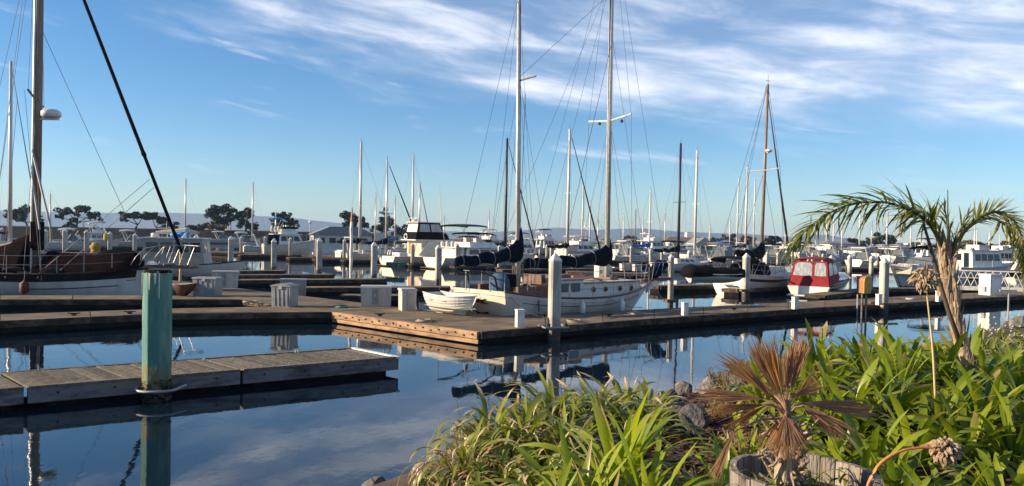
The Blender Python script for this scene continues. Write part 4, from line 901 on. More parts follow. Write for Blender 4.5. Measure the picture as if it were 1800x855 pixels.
# ---- rowing dinghy under the davits
dn, DL = place(739, 560, 842, 12, 'rowing_dinghy', 'white clinker rowing dinghy hanging level behind the ketch stern', 'dinghy')
DL = 2.25; dn.location = Vector((-2.68, 26.88, .44)); dn.rotation_euler = (0, 0, R(-46))
def dinghy(root, Ln, B, hgt, m='gelcoat', lap=True, cover=None):
    rows = []; n = 16
    for i in range(n+1):
        u = i/n; hb = B/2*(lerp(.72, 1, math.sin(min(1, u/.5)*1.57)) if u < .5 else max(.03, (1-((u-.5)/.5)**2.6))); sh = hgt*(1+.10*(2*u-1)**2); kz = hgt*.30*max(0, (u-.55)/.45)**2
        row = []
        for sd in (1, -1):
            pr = []
            for j in range(7):
                k = j/6; yy = hb*math.cos(k*1.45)**.6; z = lerp(sh, kz, k); x = lerp(lerp(.0, .16, k), Ln-lerp(0, .28, k**1.5), u)
                pr.append((x, sd*yy, z))
                if lap and j < 6: pr.append((x, sd*(yy+.012*(j > 0)), z-.012))
            row += pr if sd == 1 else pr[::-1]
        rows.append(row)
    g = MB().grid(rows); g.f = [f[::-1] for f in g.f]; g.f.append(tuple(range(len(rows[0])))); g.build('hull', m, root)
    for sd in (1, -1):
        q = 0 if sd == 1 else -1; MB().tube([Vector(r[q])+Vector((0, 0, .01)) for r in rows], .025, 6).build('gunwale', m, root)
    if not cover:
        for u in (.3, .62): i = int(u*n); r = rows[i]; y = abs(r[0][1])-.01; x = r[0][0]; MB().box(x-.1, x+.1, -y, y, hgt*.7, hgt*.76).build('thwart', 'varnish', root)
        g = MB().grid([[(r[0][0], r[0][1]*.93, hgt*.35), (r[-1][0], r[-1][1]*.93, hgt*.35)] for r in rows]); g.build('floor', 'deck_white', root)
    return rows
dinghy(dn, DL, 1.05, .56)
MB().box(.3, .62, -.03, .03, -.05, .05).build('skeg', 'gelcoat', dn)
# ------------------------------------------------------------------ the maroon-covered ketch, bow at left
mk = thing('ketch', Vector((-25.2, 34.6, 0)), R(-1.5), 'dark-railed white ketch with maroon sail covers and a long bow rail, at the left edge', 'sailing ketch')
bx = onz(247, 525, 0); ML = 10.2
tip = atd(262, 474, 34.4); ML = tip.x+25.2
H2 = Hull(ML, 3.4, 1.25, 1.02, tip.z+.04, tw=.6, rs=.8, rb=.42, draft=.5, fl=.85, pb=1.9, n=22).build(mk, 'ketch_white', 'deck_white', sink=.12)
H2.strip(mk, 'bulwark', 'float_dark', lambda u: H2.sheer(u)-.34, lambda u: H2.sheer(u)-.01, .02, .96, .014)
H2.strip(mk, 'sheer_stripe', 'navy_paint', lambda u: H2.sheer(u)-.66, lambda u: H2.sheer(u)-.62, .5, .9, .014)
H2.strip(mk, 'boot_stripe', 'bottom_paint', -.05, .10, .02, .99, .01)
H2.rail(mk, .04, 'waler_shaded', 'cap_rail')
def lx(px, d=34.4): return (px-900)/1400*d+25.2
def lz(px, py, d=34.4): return atd(px, py, d).z
MX = lx(61)
cabin(mk, lx(-60), lx(92), 2.3, 1.0, lx(-60), lx(80), 2.0, lz(60, 483), 'deck_white', wins=wrow('s', 5, .05, .95, .25, .8, .4), roof=(.03, .05, 'gelcoat'))
for px in (20, 52, 118): MB().lathe([(.42, 0), (.42, .05), (.34, .13), (.1, .17)], (lx(px), -1.15, 1.12), 12).build('deck_ventilator', 'float_dark', mk)
mast(mk, MX, 17.6, .165, 'wood_mast', 1.1, lean=(.15, 0)); MB().tube([(MX-.1, -.18, 1.2), (MX+.05, -.18, 17)], .05, 6).build('sail_track', 'aluminium', mk)
MB().box(MX-.1, MX+.22, -.24, .24, lz(62, 437), lz(62, 390)).build('mast_boot', 'maroon_canvas', mk)
rg = []
for i in range(9): z = lerp(lz(62, 440), lz(62, 391), i/8); r = .22*(1+.12*math.sin(i*2.6)); rg.append([(MX+.08+r*math.cos(a), r*1.1*math.sin(a), z) for a in [q*.7 for q in range(9)]])
MB().loft(rg).build('mast_wrap', 'maroon_canvas', mk, smooth=True)
spz = lz(62, 180); MB().tube([(MX+.45, -1.3, spz+.32), (MX+.05, 0, spz), (MX-.55, 1.3, spz+.02)], .05, 6).build('spreader', 'wood_mast', mk)
MB().box(MX+.05, MX+.95, -.08, .08, lz(62, 209)-.03, lz(62, 209)+.04).build('radar_bracket', 'aluminium', mk)
MB().lathe([(.30, 0), (.40, .08), (.40, .27), (.28, .36)], (MX+.62, 0, lz(62, 209)+.05), 14).build('radar_dome', 'gelcoat', mk, smooth=True)
# tent of sailcloth over the boom (aft of the mast)
zb = lz(50, 412)
def drape(name, xs, top, hw, drop, m='maroon_canvas', seed=1):
    rd = random.Random(seed); rows = []
    for i, x in enumerate(xs):
        t_ = top[i]; row = []
        for j in range(-8, 9):
            a = j/8; z = lerp(t_, drop[i], abs(a)**.92)+.035*math.sin(i*1.7+j*.9); y = hw[i]*(abs(a)**.8)*(1 if a > 0 else -1)+.04*math.sin(i*2.1+abs(a)*5)
            row.append((x+.02*rd.uniform(-1, 1), y, z))
        rows.append(row)
    g = MB().grid(rows); n = len(g.v); g.v += [(x, y*.97, z-.03) for x, y, z in g.v]; g.f = [f[::-1] for f in g.f]+[tuple(q+n for q in f) for f in g.f]
    k = len(xs)-1; w_ = 17
    for i0, rev in ((0, 1), (k, 0)):
        for j in range(w_-1):
            a, b = i0*w_+j, i0*w_+j+1; g.f.append((a, b, b+n, a+n) if rev else (b, a, a+n, b+n))
    return g.build(name, m, mk, smooth=True)
xs = [lx(p) for p in (-120, -80, -40, -10, 10, 30, 45, 53)]
drape('boom_tent', xs, [lz(p, q) for p, q in ((-120, 455), (-80, 446), (-40, 437), (-10, 431), (10, 427), (30, 420), (45, 413), (53, 410))], [1.2]*8, [lz(0, 490)]*8)
xs = [lx(p) for p in (78, 82, 110, 140, 170, 190, 215, 234, 246, 256)]
drape('foredeck_cover', xs, [lz(p, q) for p, q in ((78, 446), (82, 443), (110, 444), (140, 445), (165, 446), (185, 440), (215, 440), (236, 440), (246, 448), (256, 462))], [1.15, 1.2, 1.2, 1.15, 1.05, .95, .8, .6, .45, .3], [lz(p, q)+.02 for p, q in ((80, 488), (85, 492), (110, 492), (140, 490), (170, 488), (190, 485), (215, 478), (234, 474), (246, 471), (256, 470))], seed=4)
MB().tube([(MX-.2, 0, lz(50, 420)), (lx(-150), 0, lz(-150, 468))], .09, 8).build('boom', 'wood_mast', mk)
MB().tube([(lx(75), 0, lz(78, 446)-.1), (lx(238), 0, lz(238, 446)-.1)], .07, 8).build('staysail_boom', 'wood_mast', mk)
H2.lifeline(mk, .36, .97, .75, 7, 'chrome', .016, wires=(1, .5))
# bowsprit platform and pulpit
bz = lz(300, 468); 
MB().box(ML-1.2, lx(352), -.16, .16, bz-.10, bz+.02).build('bowsprit', 'wood_mast', mk)
for i in range(9): x = lerp(ML+.1, lx(345), i/8); MB().box(x-.08, x+.08, -.42, .42, bz+.024, bz+.06).build('platform_slat', 'plank', mk)
ph = lz(300, 432)
for sd in (-1, 1):
    MB().tube([(lx(250), sd*.95, bz+.05), (lx(258), sd*.9, lerp(bz, ph, .45)), (lx(272), sd*.8, ph-.12), (lx(300), sd*.62, ph+.03), (lx(345), sd*.32, lz(345, 433)), (lx(362), 0, lz(362, 434))], .018, 7).build('pulpit_rail', 'chrome', mk, smooth=True)
    MB().tube([(lx(261), sd*.75, bz+.05), (lx(270), sd*.72, lerp(bz, ph, .5)), (lx(286), sd*.68, ph-.02)], .016, 6).build('pulpit_post', 'chrome', mk, smooth=True)
    for a, b in ((288, 299), (297, 310), (324, 336)): MB().tube([(lx(a), sd*.42, bz+.05), (lx(b), sd*.48, lz(b, 433))], .014, 6).build('pulpit_post', 'chrome', mk)
for x in (265, 300): MB().tube([(lx(x), -.5, bz+.1), (lx(x+16), -.3, bz+.13)], .06, 6).build('anchor_shank', 'galvanised', mk)
MB().hexa([(lx(268), -.55, bz+.06), (lx(284), -.5, bz+.06), (lx(284), -.2, bz+.06), (lx(268), -.25, bz+.06), (lx(270), -.45, bz+.22), (lx(280), -.45, bz+.2), (lx(280), -.3, bz+.2), (lx(270), -.3, bz+.22)]).build('anchor', 'gelcoat', mk)
# forestay with furled headsail, stays
A = Vector((MX+.1, 0, 17.5)); Bq = Vector((lx(322), 0, lz(322, 446)))
MB().tube([A, A.lerp(Bq, .3), A.lerp(Bq, .72), A.lerp(Bq, .727), A.lerp(Bq, .735), Bq], [.05, .075, .085, .11, .075, .075], 8).build('furled_sail', 'black_canvas', mk, smooth=True)
for a, b in [((MX, 0, lz(62, 35)), (lx(222), -.2, lz(222, 372))), ((lx(262), 0, lz(262, 316)), (lx(88), -1.5, lz(88, 492))), ((lx(270), 0, lz(270, 330)), (lx(125), -1.4, lz(125, 485))), ((MX, -.1, 16), (lx(-30), -1.6, 1.2)), ((MX, -.1, 16), (lx(20), -1.65, 1.2)), ((MX, -1.3, spz), (lx(48), -1.66, 1.2)), ((MX+.3, -1.3, spz+.3), (lx(110), -1.6, 1.2)), ((MX, 0, lz(62, 260)), (lx(112), -1.6, lz(112, 490))), ((MX, 0, spz), (lx(82), -1.62, 1.2)), ((MX, .1, 17), (MX-.5, 1.3, spz)), ((MX, -.1, 17), (MX+.45, -1.3, spz+.3)), ((MX-.2, .1, 17), (lx(-60), 1.3, 1.4))]:
    MB().tube([a, b], .012, 4).build('stay', 'wire', mk)
MB().tube([(MX, -.3, lz(62, 265)), (lx(112), -1.0, lz(112, 400))], .05, 5).tube([(MX, -.3, lz(62, 310)), (lx(93), -1.0, lz(93, 404))], .04, 5).build('wrapped_shroud', 'grey_paint', mk)
fender(mk, (lx(89), -1.84, .48), 'maroon_fender', .17, .55)
MB().tube([(lx(89), -1.8, 1.2), (lx(89), -1.84, .8)], .012, 4).build('fender_line', 'rope', mk)
H2.strip(mk, 'name_scroll', 'navy_paint', lambda u: H2.sheer(u)-.46, lambda u: H2.sheer(u)-.43, .93, .965, .016)
# mizzen behind, of another boat (far left)
# small brown skiff beside the dock boxes
c = onz(303, 521, DZ); sk = thing('skiff', c+Vector((0, .3, .0)), R(-4), 'small brown upturned skiff lying on the walkway left of the grey dock box', 'skiff'); s_ = c.y/1400
dinghy(sk, 38*s_, .9, 20*s_, 'dark_teak', False, cover=1); MB().prism([(0, -.38), (.5*38*s_, -.46), (38*s_*.97, -.02), (38*s_*.97, .02), (.5*38*s_, .46), (0, .38)], 20*s_*.98, 20*s_*1.06).build('cover_board', 'grey_canvas', sk)
# ------------------------------------------------------------------ dark-covered sloop
t, Lb = place(1282, 518, 1391, 50, 'sailboat', 'white sloop with black mainsail cover and row of dark ports, behind the big pile', 'sailboat')
d0 = t.location.y; B = 3.1
H = Hull(Lb, B, 1.15, 1.02, 1.45, tw=.7, rs=-.35, rb=1.1, draft=.45, fl=.85, pb=2.1, n=20).build(t, 'gelcoat', 'deck_white', transom='cream_gelcoat')
H.strip(t, 'sheer_stripe', 'navy_paint', lambda u: H.sheer(u)-.34, lambda u: H.sheer(u)-.20, .03, .62, .012); H.strip(t, 'boot_stripe', 'bottom_paint', -.04, .08, .03, .98)
for i in range(6):
    u = .64+i*.052; H.strip(t, 'port_light', 'glass_dark', lambda q: H.sheer(q)-.38, lambda q: H.sheer(q)-.22, u, u+.034, .016, n=3)
H.rail(t, .035, 'white_paint', 'toe_rail')
cabin(t, Lb*.28, Lb*.72, B*.6, .95, Lb*.29, Lb*.64, B*.5, 1.5, 'deck_white', wins=wrow('s', 3, .1, .85, .3, .75, .3)+wrow('p', 3, .1, .85, .3, .75, .3))
def colx(px, root, h, d=None):
    tx = (px-900)/1400; ch, sh = math.cos(R(h)), math.sin(R(h)); return (tx*root.location.y-root.location.x)/(ch-tx*sh)
xm = colx(1338, t, 50); dm = d0+xm*math.sin(R(50)); zt = atd(1344, 148, dm).z
mast(t, xm, zt, .10, 'wood_mast', 1.2, lean=(.18, -.06))
zs = atd(1340, 300, dm).z; MB().tube([(xm-.1, -1.0, zs+.1), (xm, 0, zs), (xm, 1.0, zs)], .03).build('spreader', 'aluminium', t)
MB().lathe([(.10, 0), (.22, .05), (.22, .14), (.1, .2)], (xm+.2, -.2, atd(1347, 268, dm).z), 10).build('radar_dome', 'gelcoat', t); MB().box(xm, xm+.3, -.22, -.16, atd(1347, 268, dm).z-.05, atd(1347, 268, dm).z).build('radar_bracket', 'aluminium', t)
MB().tube([(xm+.18, -.06, zt), (xm+.18, -.06, zt+.55)], .012, 4).tube([(xm-.1, -.06, zt+.2), (xm+.5, -.06, zt+.25)], .012, 4).build('wind_vane', 'dark_wire', t)
a, b = Vector((xm+.2, 0, zt-.3)), Vector((Lb-.1, 0, 1.6)); MB().tube([a, a.lerp(b, .5), b], [.03, .055, .085], 7).build('furled_sail', 'black_mast', t, smooth=True)
bz = atd(1338, 452, dm).z; xb = xm-3.6
MB().tube([(xm, 0, bz), (xb, 0, bz+.1)], .07, 7).build('boom', 'aluminium', t); sailcover(t, xm, xb, bz+.02, 'black_canvas', .42, .26, up=.9, zr=.15, seed=9)
rows = []
bimini(t, xm-2.3, xm-.9, B*.62, atd(1330, 462, dm).z-.25, 'black_canvas', 1.0, .3, name='dodger', drop=.5)
cabin(t, xm-2.3, xm-.7, B*.60, 1.1, xm-2.2, xm-1.1, B*.55, bz-.45, 'black_canvas', wins=[('s', .15, .85, .3, .8, 'glass_dark')], name='dodger_side')
bimini(t, xm-4.6, xm-2.6, B*.7, bz-.12, 'black_canvas', 1.0, .1, drop=.25)
for sd in (-1, 1): stays(t, [((xm+.18, -.06, zt), (xm, sd*1.0, zs+.05)), ((xm, sd*1.0, zs+.05), (xm, sd*1.45, 1.2)), ((xm+.1, 0, zs), (xm-.4, sd*1.42, 1.2))], .012)
stays(t, [((xm+.18, 0, zt), (-.1, 0, 1.2)), ((xm+.18, 0, zt), (-.2, .9, 1.2))], .012)
H.lifeline(t, .05, .97, .6, 8, 'chrome', .014)
MB().tube([(Lb-1.0, -.7, 2.0), (Lb-.1, -.2, 2.05), (Lb+.1, 0, 2.05), (Lb-.1, .2, 2.05), (Lb-1.0, .7, 2.0)], .02).build('pulpit_rail', 'chrome', t)
for y in (-.4, .4): MB().tube([(.2, y*1.6, 1.15), (-.3, y*1.6, 1.75), (-1.1, y*1.6, 1.85)], .04).build('davit', 'chrome', t)
MB().box(-.5, -.3, -.35, .35, .25, .32).box(-.5, -.3, -.35, .35, .55, .6).build('boarding_step', 'chrome', t)
# its tender with a black cover, hanging at the stern
p = atd(1207, 497, 38.6); td = thing('tender', p, R(9), 'white tender under a black cover hanging behind the black-covered sloop', 'dinghy')
TL = 3.0; dinghy(td, TL, 1.35, .42, 'gelcoat', False, cover=1)
rg = []
for i in range(13):
    u = i/12; x = -.06+u*(TL+.06); hb = .70*(1 if u < .6 else 1-((u-.6)/.4)**2*.9); h = .50*(.72+.35*math.sin(min(1, u*1.5+.25)*2.4))*(1-.35*u)+.05*math.sin(i*1.9)
    rg.append([(x, hb*math.sin(a), .38+(h*math.cos(a) if math.cos(a) > 0 else .12*math.cos(a))) for a in [q*.5236 for q in range(12)]])
MB().loft(rg).build('cover', 'black_canvas', td, smooth=True)
# ------------------------------------------------------------------ red canvas cruiser
t, Lb = place(1391, 525, 1512, 56, 'motor_cruiser', 'white cruiser with bright red canvas enclosure and clear side curtains', 'motor boat'); B = 2.3; Lb = min(Lb, 8)
H = Hull(Lb, B, .62, .75, 1.05, tw=.95, rs=-.02, rb=1.3, draft=.35, fl=.75, kp=3.2).build(t, 'gelcoat', 'deck_white', transom='gelcoat')
t.location += Vector((1.15, .75, 0))
H.strip(t, 'hull_stripe', 'navy_paint', lambda u: H.sheer(u)-.26, lambda u: H.sheer(u)-.12, .05, .96, .012); H.rail(t, .03, 'rubber')
MB().box(-.55, -.02, -B*.42, B*.42, .10, .17).build('swim_platform', 'gelcoat', t); MB().tube([(-.3, -.1, .1), (-.3, -.1, .02)], .12, 10).build('stern_drive', 'grey_paint', t)
z0, z1 = .62, 1.95
def canv(name, q, n, panes, m='red_canvas'):
    q = [Vector(p) for p in q]; o = MB().slab(q, n, .03).build(name, m, t)
    for u0, u1, v0, v1 in panes:
        r = [vl(vl(q[0], q[1], u), vl(q[3], q[2], u), v)+Vector(n).normalized()*.031 for u, v in ((u0, v0), ((u0+u1)/2, v0-.01), (u1, v0), (u1, v0+(v1-v0)*.8), (u1-(u1-u0)*.15, v1), (u0+(u1-u0)*.15, v1), (u0, v0+(v1-v0)*.8))]
        k = len(r); nn = Vector(n).normalized()*.008; MB().add(r+[p+nn for p in r], [tuple(range(k)), tuple(range(2*k-1, k-1, -1))]+[((i+1) % k, i, i+k, (i+1) % k+k) for i in range(k)]).build('clear_curtain', 'vinyl', o)
hw, ht = B*.46, B*.37; xf = 2.35
canv('rear_curtain', [(.05, hw, z0), (.05, -hw, z0), (.42, -ht, z1), (.42, ht, z1)], (-1, 0, .27), [(.06, .56, .42, .94), (.64, .95, .42, .94)])
canv('side_curtain', [(.05, -hw, z0), (xf, -hw, z0+.25), (xf, -ht, z1), (.42, -ht, z1)], (0, -1, .2), [(.06, .46, .42, .93), (.55, .94, .40, .93)])
canv('side_curtain', [(xf, hw, z0+.25), (.05, hw, z0), (.42, ht, z1), (xf, ht, z1)], (0, 1, .2), [(.05, .46, .40, .94), (.53, .95, .36, .94)])
bimini(t, .36, xf+.5, ht*2+.06, z1+.01, 'red_canvas', z0, .15, legs=False)
for u in (.33, .66): MB().tube([vl((.05, -hw-.03, z0), (xf, -hw-.03, z0+.25), u), vl((.42, -ht-.03, z1), (xf, -ht-.03, z1), u)], .012, 4).build('canvas_seam', 'maroon_fender', t)
MB().tube([(.04, hw*.2, z0), (.40, ht*.2, z1)], .012, 4).build('canvas_seam', 'maroon_fender', t)
MB().slab([(xf+.75, -hw*.9, 1.0), (xf+.75, hw*.9, 1.0), (xf+.05, ht, z1-.1), (xf+.05, -ht, z1-.1)], (1, 0, .7), .02).build('windscreen', 'glass_grey', t)
for y in (-hw*.9, hw*.9, 0): MB().tube([(xf+.78, y, 1.0), (xf+.07, y*.85, z1-.08)], .03, 5).build('windscreen_frame', 'gelcoat', t)
cabin(t, xf-.2, Lb-1.0, B*.74, .85, xf, Lb-1.9, B*.55, 1.22, 'gelcoat', wins=wrow('s', 2, .2, .8, .3, .75))
MB().box(.15, .7, -hw+.1, hw-.1, .5, .95).build('stern_seat', 'tan_canvas', t)
H.lifeline(t, .5, .98, .5, 5, 'chrome', .014, joined=True, wires=(1,))
# ------------------------------------------------------------------ navy-hulled express cruiser behind the palm
t, H, Lb, B = cruiser(1668, 506, 1566, 212, 'express cruiser with navy hull sides and a beige foredeck, bow facing left behind the palm', style='express', canvas='navy_canvas', fb=1.25, L_=7.0, B=2.8)
H.strip(t, 'hull_side', 'navy_paint', .10, lambda u: H.sheer(u)-.22, .02, .98, .014); H.lifeline(t, .4, .97, .6, 6, 'chrome', .016)
cabin(t, Lb*.35, Lb*.93, B*.80, 1.05, Lb*.42, Lb*.80, B*.5, 1.62, 'tan_canvas', name='foredeck_cover')
# ------------------------------------------------------------------ grey-windowed fishing boat behind the bow rail
t, Lb = place(256, 488, 352, 8, 'fishing_boat', 'small grey-sided fishing boat with square wheelhouse windows and a blue bundle on its roof', 'fishing boat'); B = 2.6; Lb = 6.2
t.location.x -= .2
H = Hull(Lb, B, .85, .85, 1.15, tw=.9, rs=0, rb=.8, draft=.3, kp=3).build(t, 'gelcoat'); H.rail(t, .035, 'rubber'); H.strip(t, 'boot_stripe', 'navy_paint', .02, .1)
z1 = 2.42
cabin(t, .35, 3.9, 2.1, .8, .25, 3.7, 1.95, z1, 'cabin_beige', wins=[('s', .06, .26, .5, .86), ('s', .30, .50, .5, .86), ('s', .54, .76, .5, .86), ('s', .80, .96, .5, .86), ('a', .12, .8, .45, .86, 'vinyl'), ('f', .1, .45, .5, .86), ('f', .55, .9, .5, .86)], roof=(.12, .07, 'gelcoat'))
MB().lathe([(.18, 0), (.22, .05), (.22, .2), (.14, .26)], (.75, -.2, z1+.07), 12).build('radar_dome', 'gelcoat', t, smooth=True)
g = MB()
for i, (x, y, r) in enumerate([(1.9, -.3, .22), (2.3, -.1, .26), (2.7, -.35, .22), (2.5, .3, .24), (2.0, .3, .2)]): g.lathe([(.02, -r*.5), (r*.8, -r*.3), (r, .1), (r*.7, r*.8), (.05, r)], (x, y, z1+.16), 9, i)
g.build('roof_bundle', 'cyan_tarp', t, smooth=True)
MB().tube([(.6, .5, z1+.38), (2.4, .55, z1+.42), (3.2, .5, z1+.38)], [.05, .26, .05], 8).build('surfboard', 'tan_canvas', t)
g = MB()
for x in (1.2, 3.0): g.tube([(x, -.9, z1+.07), (x, -.9, z1+.32), (x, .9, z1+.32), (x, .9, z1+.07)], .02)
g.build('roof_rack', 'aluminium', t)
fender(t, (2.6, -B/2-.12, .5), 'maroon_fender', .1, .4)
# ------------------------------------------------------------------ white trawler with blue bimini
t, H, Lb, B = cruiser(464, 452, 560, 27, 'white trawler with a bright blue bimini over the flybridge, left of the weathered post', top=395, style='fly', canvas=None, fb=1.55, arch=False, B=3.6)
zc = 1.55*.9+1.15
bimini(t, Lb*.10, Lb*.34, B*.5, 4.05, 'cyan_tarp', 2.6, .1); MB().box(Lb*.30, Lb*.58, -B*.33, B*.33, zc+.5, zc+.72).build('bridge_cover', 'navy_canvas', t)
for i, x in enumerate((.12, .2, .27)): MB().lathe([(.05, 0), (.14, .1), (.16, .5), (.08, .7)], (Lb*x, -.6+i*.5, zc+.09), 8).build('deck_chair', 'deck_white', t)
cabin(t, .1, Lb*.20, B*.8, 1.35, .3, Lb*.2, B*.75, 2.4, 'navy_canvas', name='aft_curtain')
H.strip(t, 'painted_bird', 'navy_paint', .95, 1.10, .40, .46, .012, sides=(-1,))
# houseboat-like pale cruiser behind it
t = thing('houseboat', onz(548, 441, 0), R(20), 'grey-roofed houseboat behind the white trawler', 'houseboat')
cabin(t, 0, 9.5, 4.2, .2, 0, 9.2, 4.2, 2.6, 'deck_white', wins=wrow('s', 5, .05, .95, .45, .8, .4)+[('a', .3, .7, .05, .85)]); MB().prismy([(-.5, 2.603), (10, 2.603), (7, 3.9), (2.5, 3.9)], -2.5, 2.5).build('roof', 'roof_grey', t); MB().box(-.8, 10.2, -2.3, 2.3, -.2, .2).build('hull', 'gelcoat', t)
MB().box(9.6, 11.5, -1.6, 1.6, .2, 3.1).build('deck_frame', 'galvanised', t)
# ------------------------------------------------------------------ sportfisher with life ring
t, H, Lb, B = cruiser(679, 468, 815, 35, 'big white sportfisher with black bridge enclosure and a white life ring on its house', top=388, style='none', fb=1.35, L_=11.0, B=4.0)
z0 = 1.2
cabin(t, 3.0, 7.6, 3.2, z0, 3.0, 6.6, 2.9, 3.15, 'cream_gelcoat', wins=[('a', .10, .40, .12, .86, 'varnish'), ('a', .52, .90, .04, .9, 'tan_canvas')]+wrow('f', 3, .06, .94, .35, .85)+wrow('s', 2, .30, .9, .5, .85, .1, 'grey_paint')+wrow('p', 2, .30, .9, .5, .85, .1))
MB().box(2.3, 6.7, -1.62, 1.62, 3.153, 3.28).build('flybridge_deck', 'gelcoat', t)
cabin(t, 2.4, 6.2, 2.9, 3.283, 2.5, 5.9, 2.8, 4.1, 'black_canvas', name='bridge_skirt')
cabin(t, 2.7, 5.6, 2.7, 4.103, 2.9, 5.2, 2.4, 5.35, 'black_canvas', wins=[('a', .08, .9, .08, .88, 'cream_gelcoat'), ('s', .05, .47, .1, .85, 'vinyl'), ('s', .53, .95, .1, .85, 'vinyl'), ('f', .06, .94, .1, .85, 'vinyl'), ('p', .05, .95, .1, .85, 'vinyl')], name='bridge_enclosure')
MB().box(2.7, 5.4, -1.3, 1.3, 5.353, 5.45).build('hardtop', 'gelcoat', t)
MB().lathe([(.3, 0), (.36, .06), (.36, .22), (.2, .3)], (3.2, .3, 5.453), 12).build('radar_dome', 'gelcoat', t, smooth=True)
g = MB(); g.tube([(2.9, -.9, 5.45), (2.9, -.9, 5.9), (2.9, .9, 5.9), (2.9, .9, 5.45)], .05); g.build('radar_arch', 'gelcoat', t)
pts = [(2.34, .55+.32*math.cos(a), 3.62+.32*math.sin(a)) for a in [q*.5236 for q in range(13)]]; MB().tube(pts, .08, 6).build('life_ring', 'gelcoat', t, smooth=True)
for sd in (-1, 1): MB().tube([(5.8, sd*1.6, 1.6), (5.0, sd*1.9, 5.2), (4.4, sd*2.3, 10.5)], [.05, .05, .02], 5).build('outrigger', 'aluminium', t)
MB().slab([(2.6, -1.62, 1.3), (4.6, -1.62, 1.3), (4.6, -1.62, 3.1), (3.7, -1.62, 3.1)], (0, -1, 0), .05).build('wing_panel', 'gelcoat', t)
MB().box(1.0, 1.9, -.8, .8, 1.1, 1.65).build('fish_box', 'deck_white', t); MB().tube([(2.2, -1.5, 1.2), (2.5, -1.5, 3.2)], .03).build('ladder', 'chrome', t)
t.scale = (.95, .92, .76)
# dock clutter next to it: green crates, white chairs
for px, py, lb in [(684, 470, 'leftmost green plastic crate on the dock by the sportfisher transom'), (695, 470.5, 'middle green plastic crate on the dock by the sportfisher transom'), (706, 471, 'rightmost green plastic crate on the dock by the sportfisher transom')]:
    c = onz(px, py, DZ); t = thing('crate', c, R(10), lb, 'crate', 'green crates by the sportfisher'); MB().box(-.24, .24, -.2, .2, 0, .4).build('body', 'green_siding', t)
    for z in (.06, .18, .30): MB().box(-.25, .25, -.215, -.202, z, z+.05).build('slat', 'green_canvas', t)
for px, py, lb, m in [(636, 447, 'left white plastic chair on the deck beside the weathered post', 'gelcoat'), (643, 447, 'right white plastic chair on the deck beside the weathered post', 'gelcoat')]:
    c = atd(px, py, 74); t = thing('chair', c, R(200), lb, 'chair', 'white plastic chairs'); MB().box(-.24, .24, -.24, .24, .38, .43).build('seat', m, t); MB().box(-.24, .24, .2, .25, .43, .85).build('backrest', m, t)
    for x in (-.2, .2):
        for y in (-.2, .2): MB().box(x-.025, x+.025, y-.025, y+.025, 0, .38).build('leg', m, t)
# ------------------------------------------------------------------ green-topped cruiser
t, H, Lb, B = cruiser(762, 473, 905, 38, 'white cruiser with a dark green bimini and curved stern wall, left of the mizzen mast', top=396, style='fly', canvas='black_canvas', fb=1.35, B=3.9, L_=10.5, biz=3.75, arch=False)
bimini(t, 1.6, 4.6, 3.2, 4.55, 'green_canvas', 2.8, .22)
rows = []
for z in (1.2, 2.35): rows.append([(2.0+.5*math.cos(a)*-1, 1.75*math.sin(a), z) for a in [R(q) for q in range(-90, 91, 15)]])
g = MB().grid([[Vector(p) for p in r] for r in rows]); g.build('curved_stern_wall', 'cream_gelcoat', t)
for y in (-.8, 0, .8): MB().lathe([(.1, 0), (.17, .1), (.17, .5), (.06, .62)], (1.4, y, 2.35), 8).build('seat_cushion', 'gelcoat', t)
t.scale.z = .82
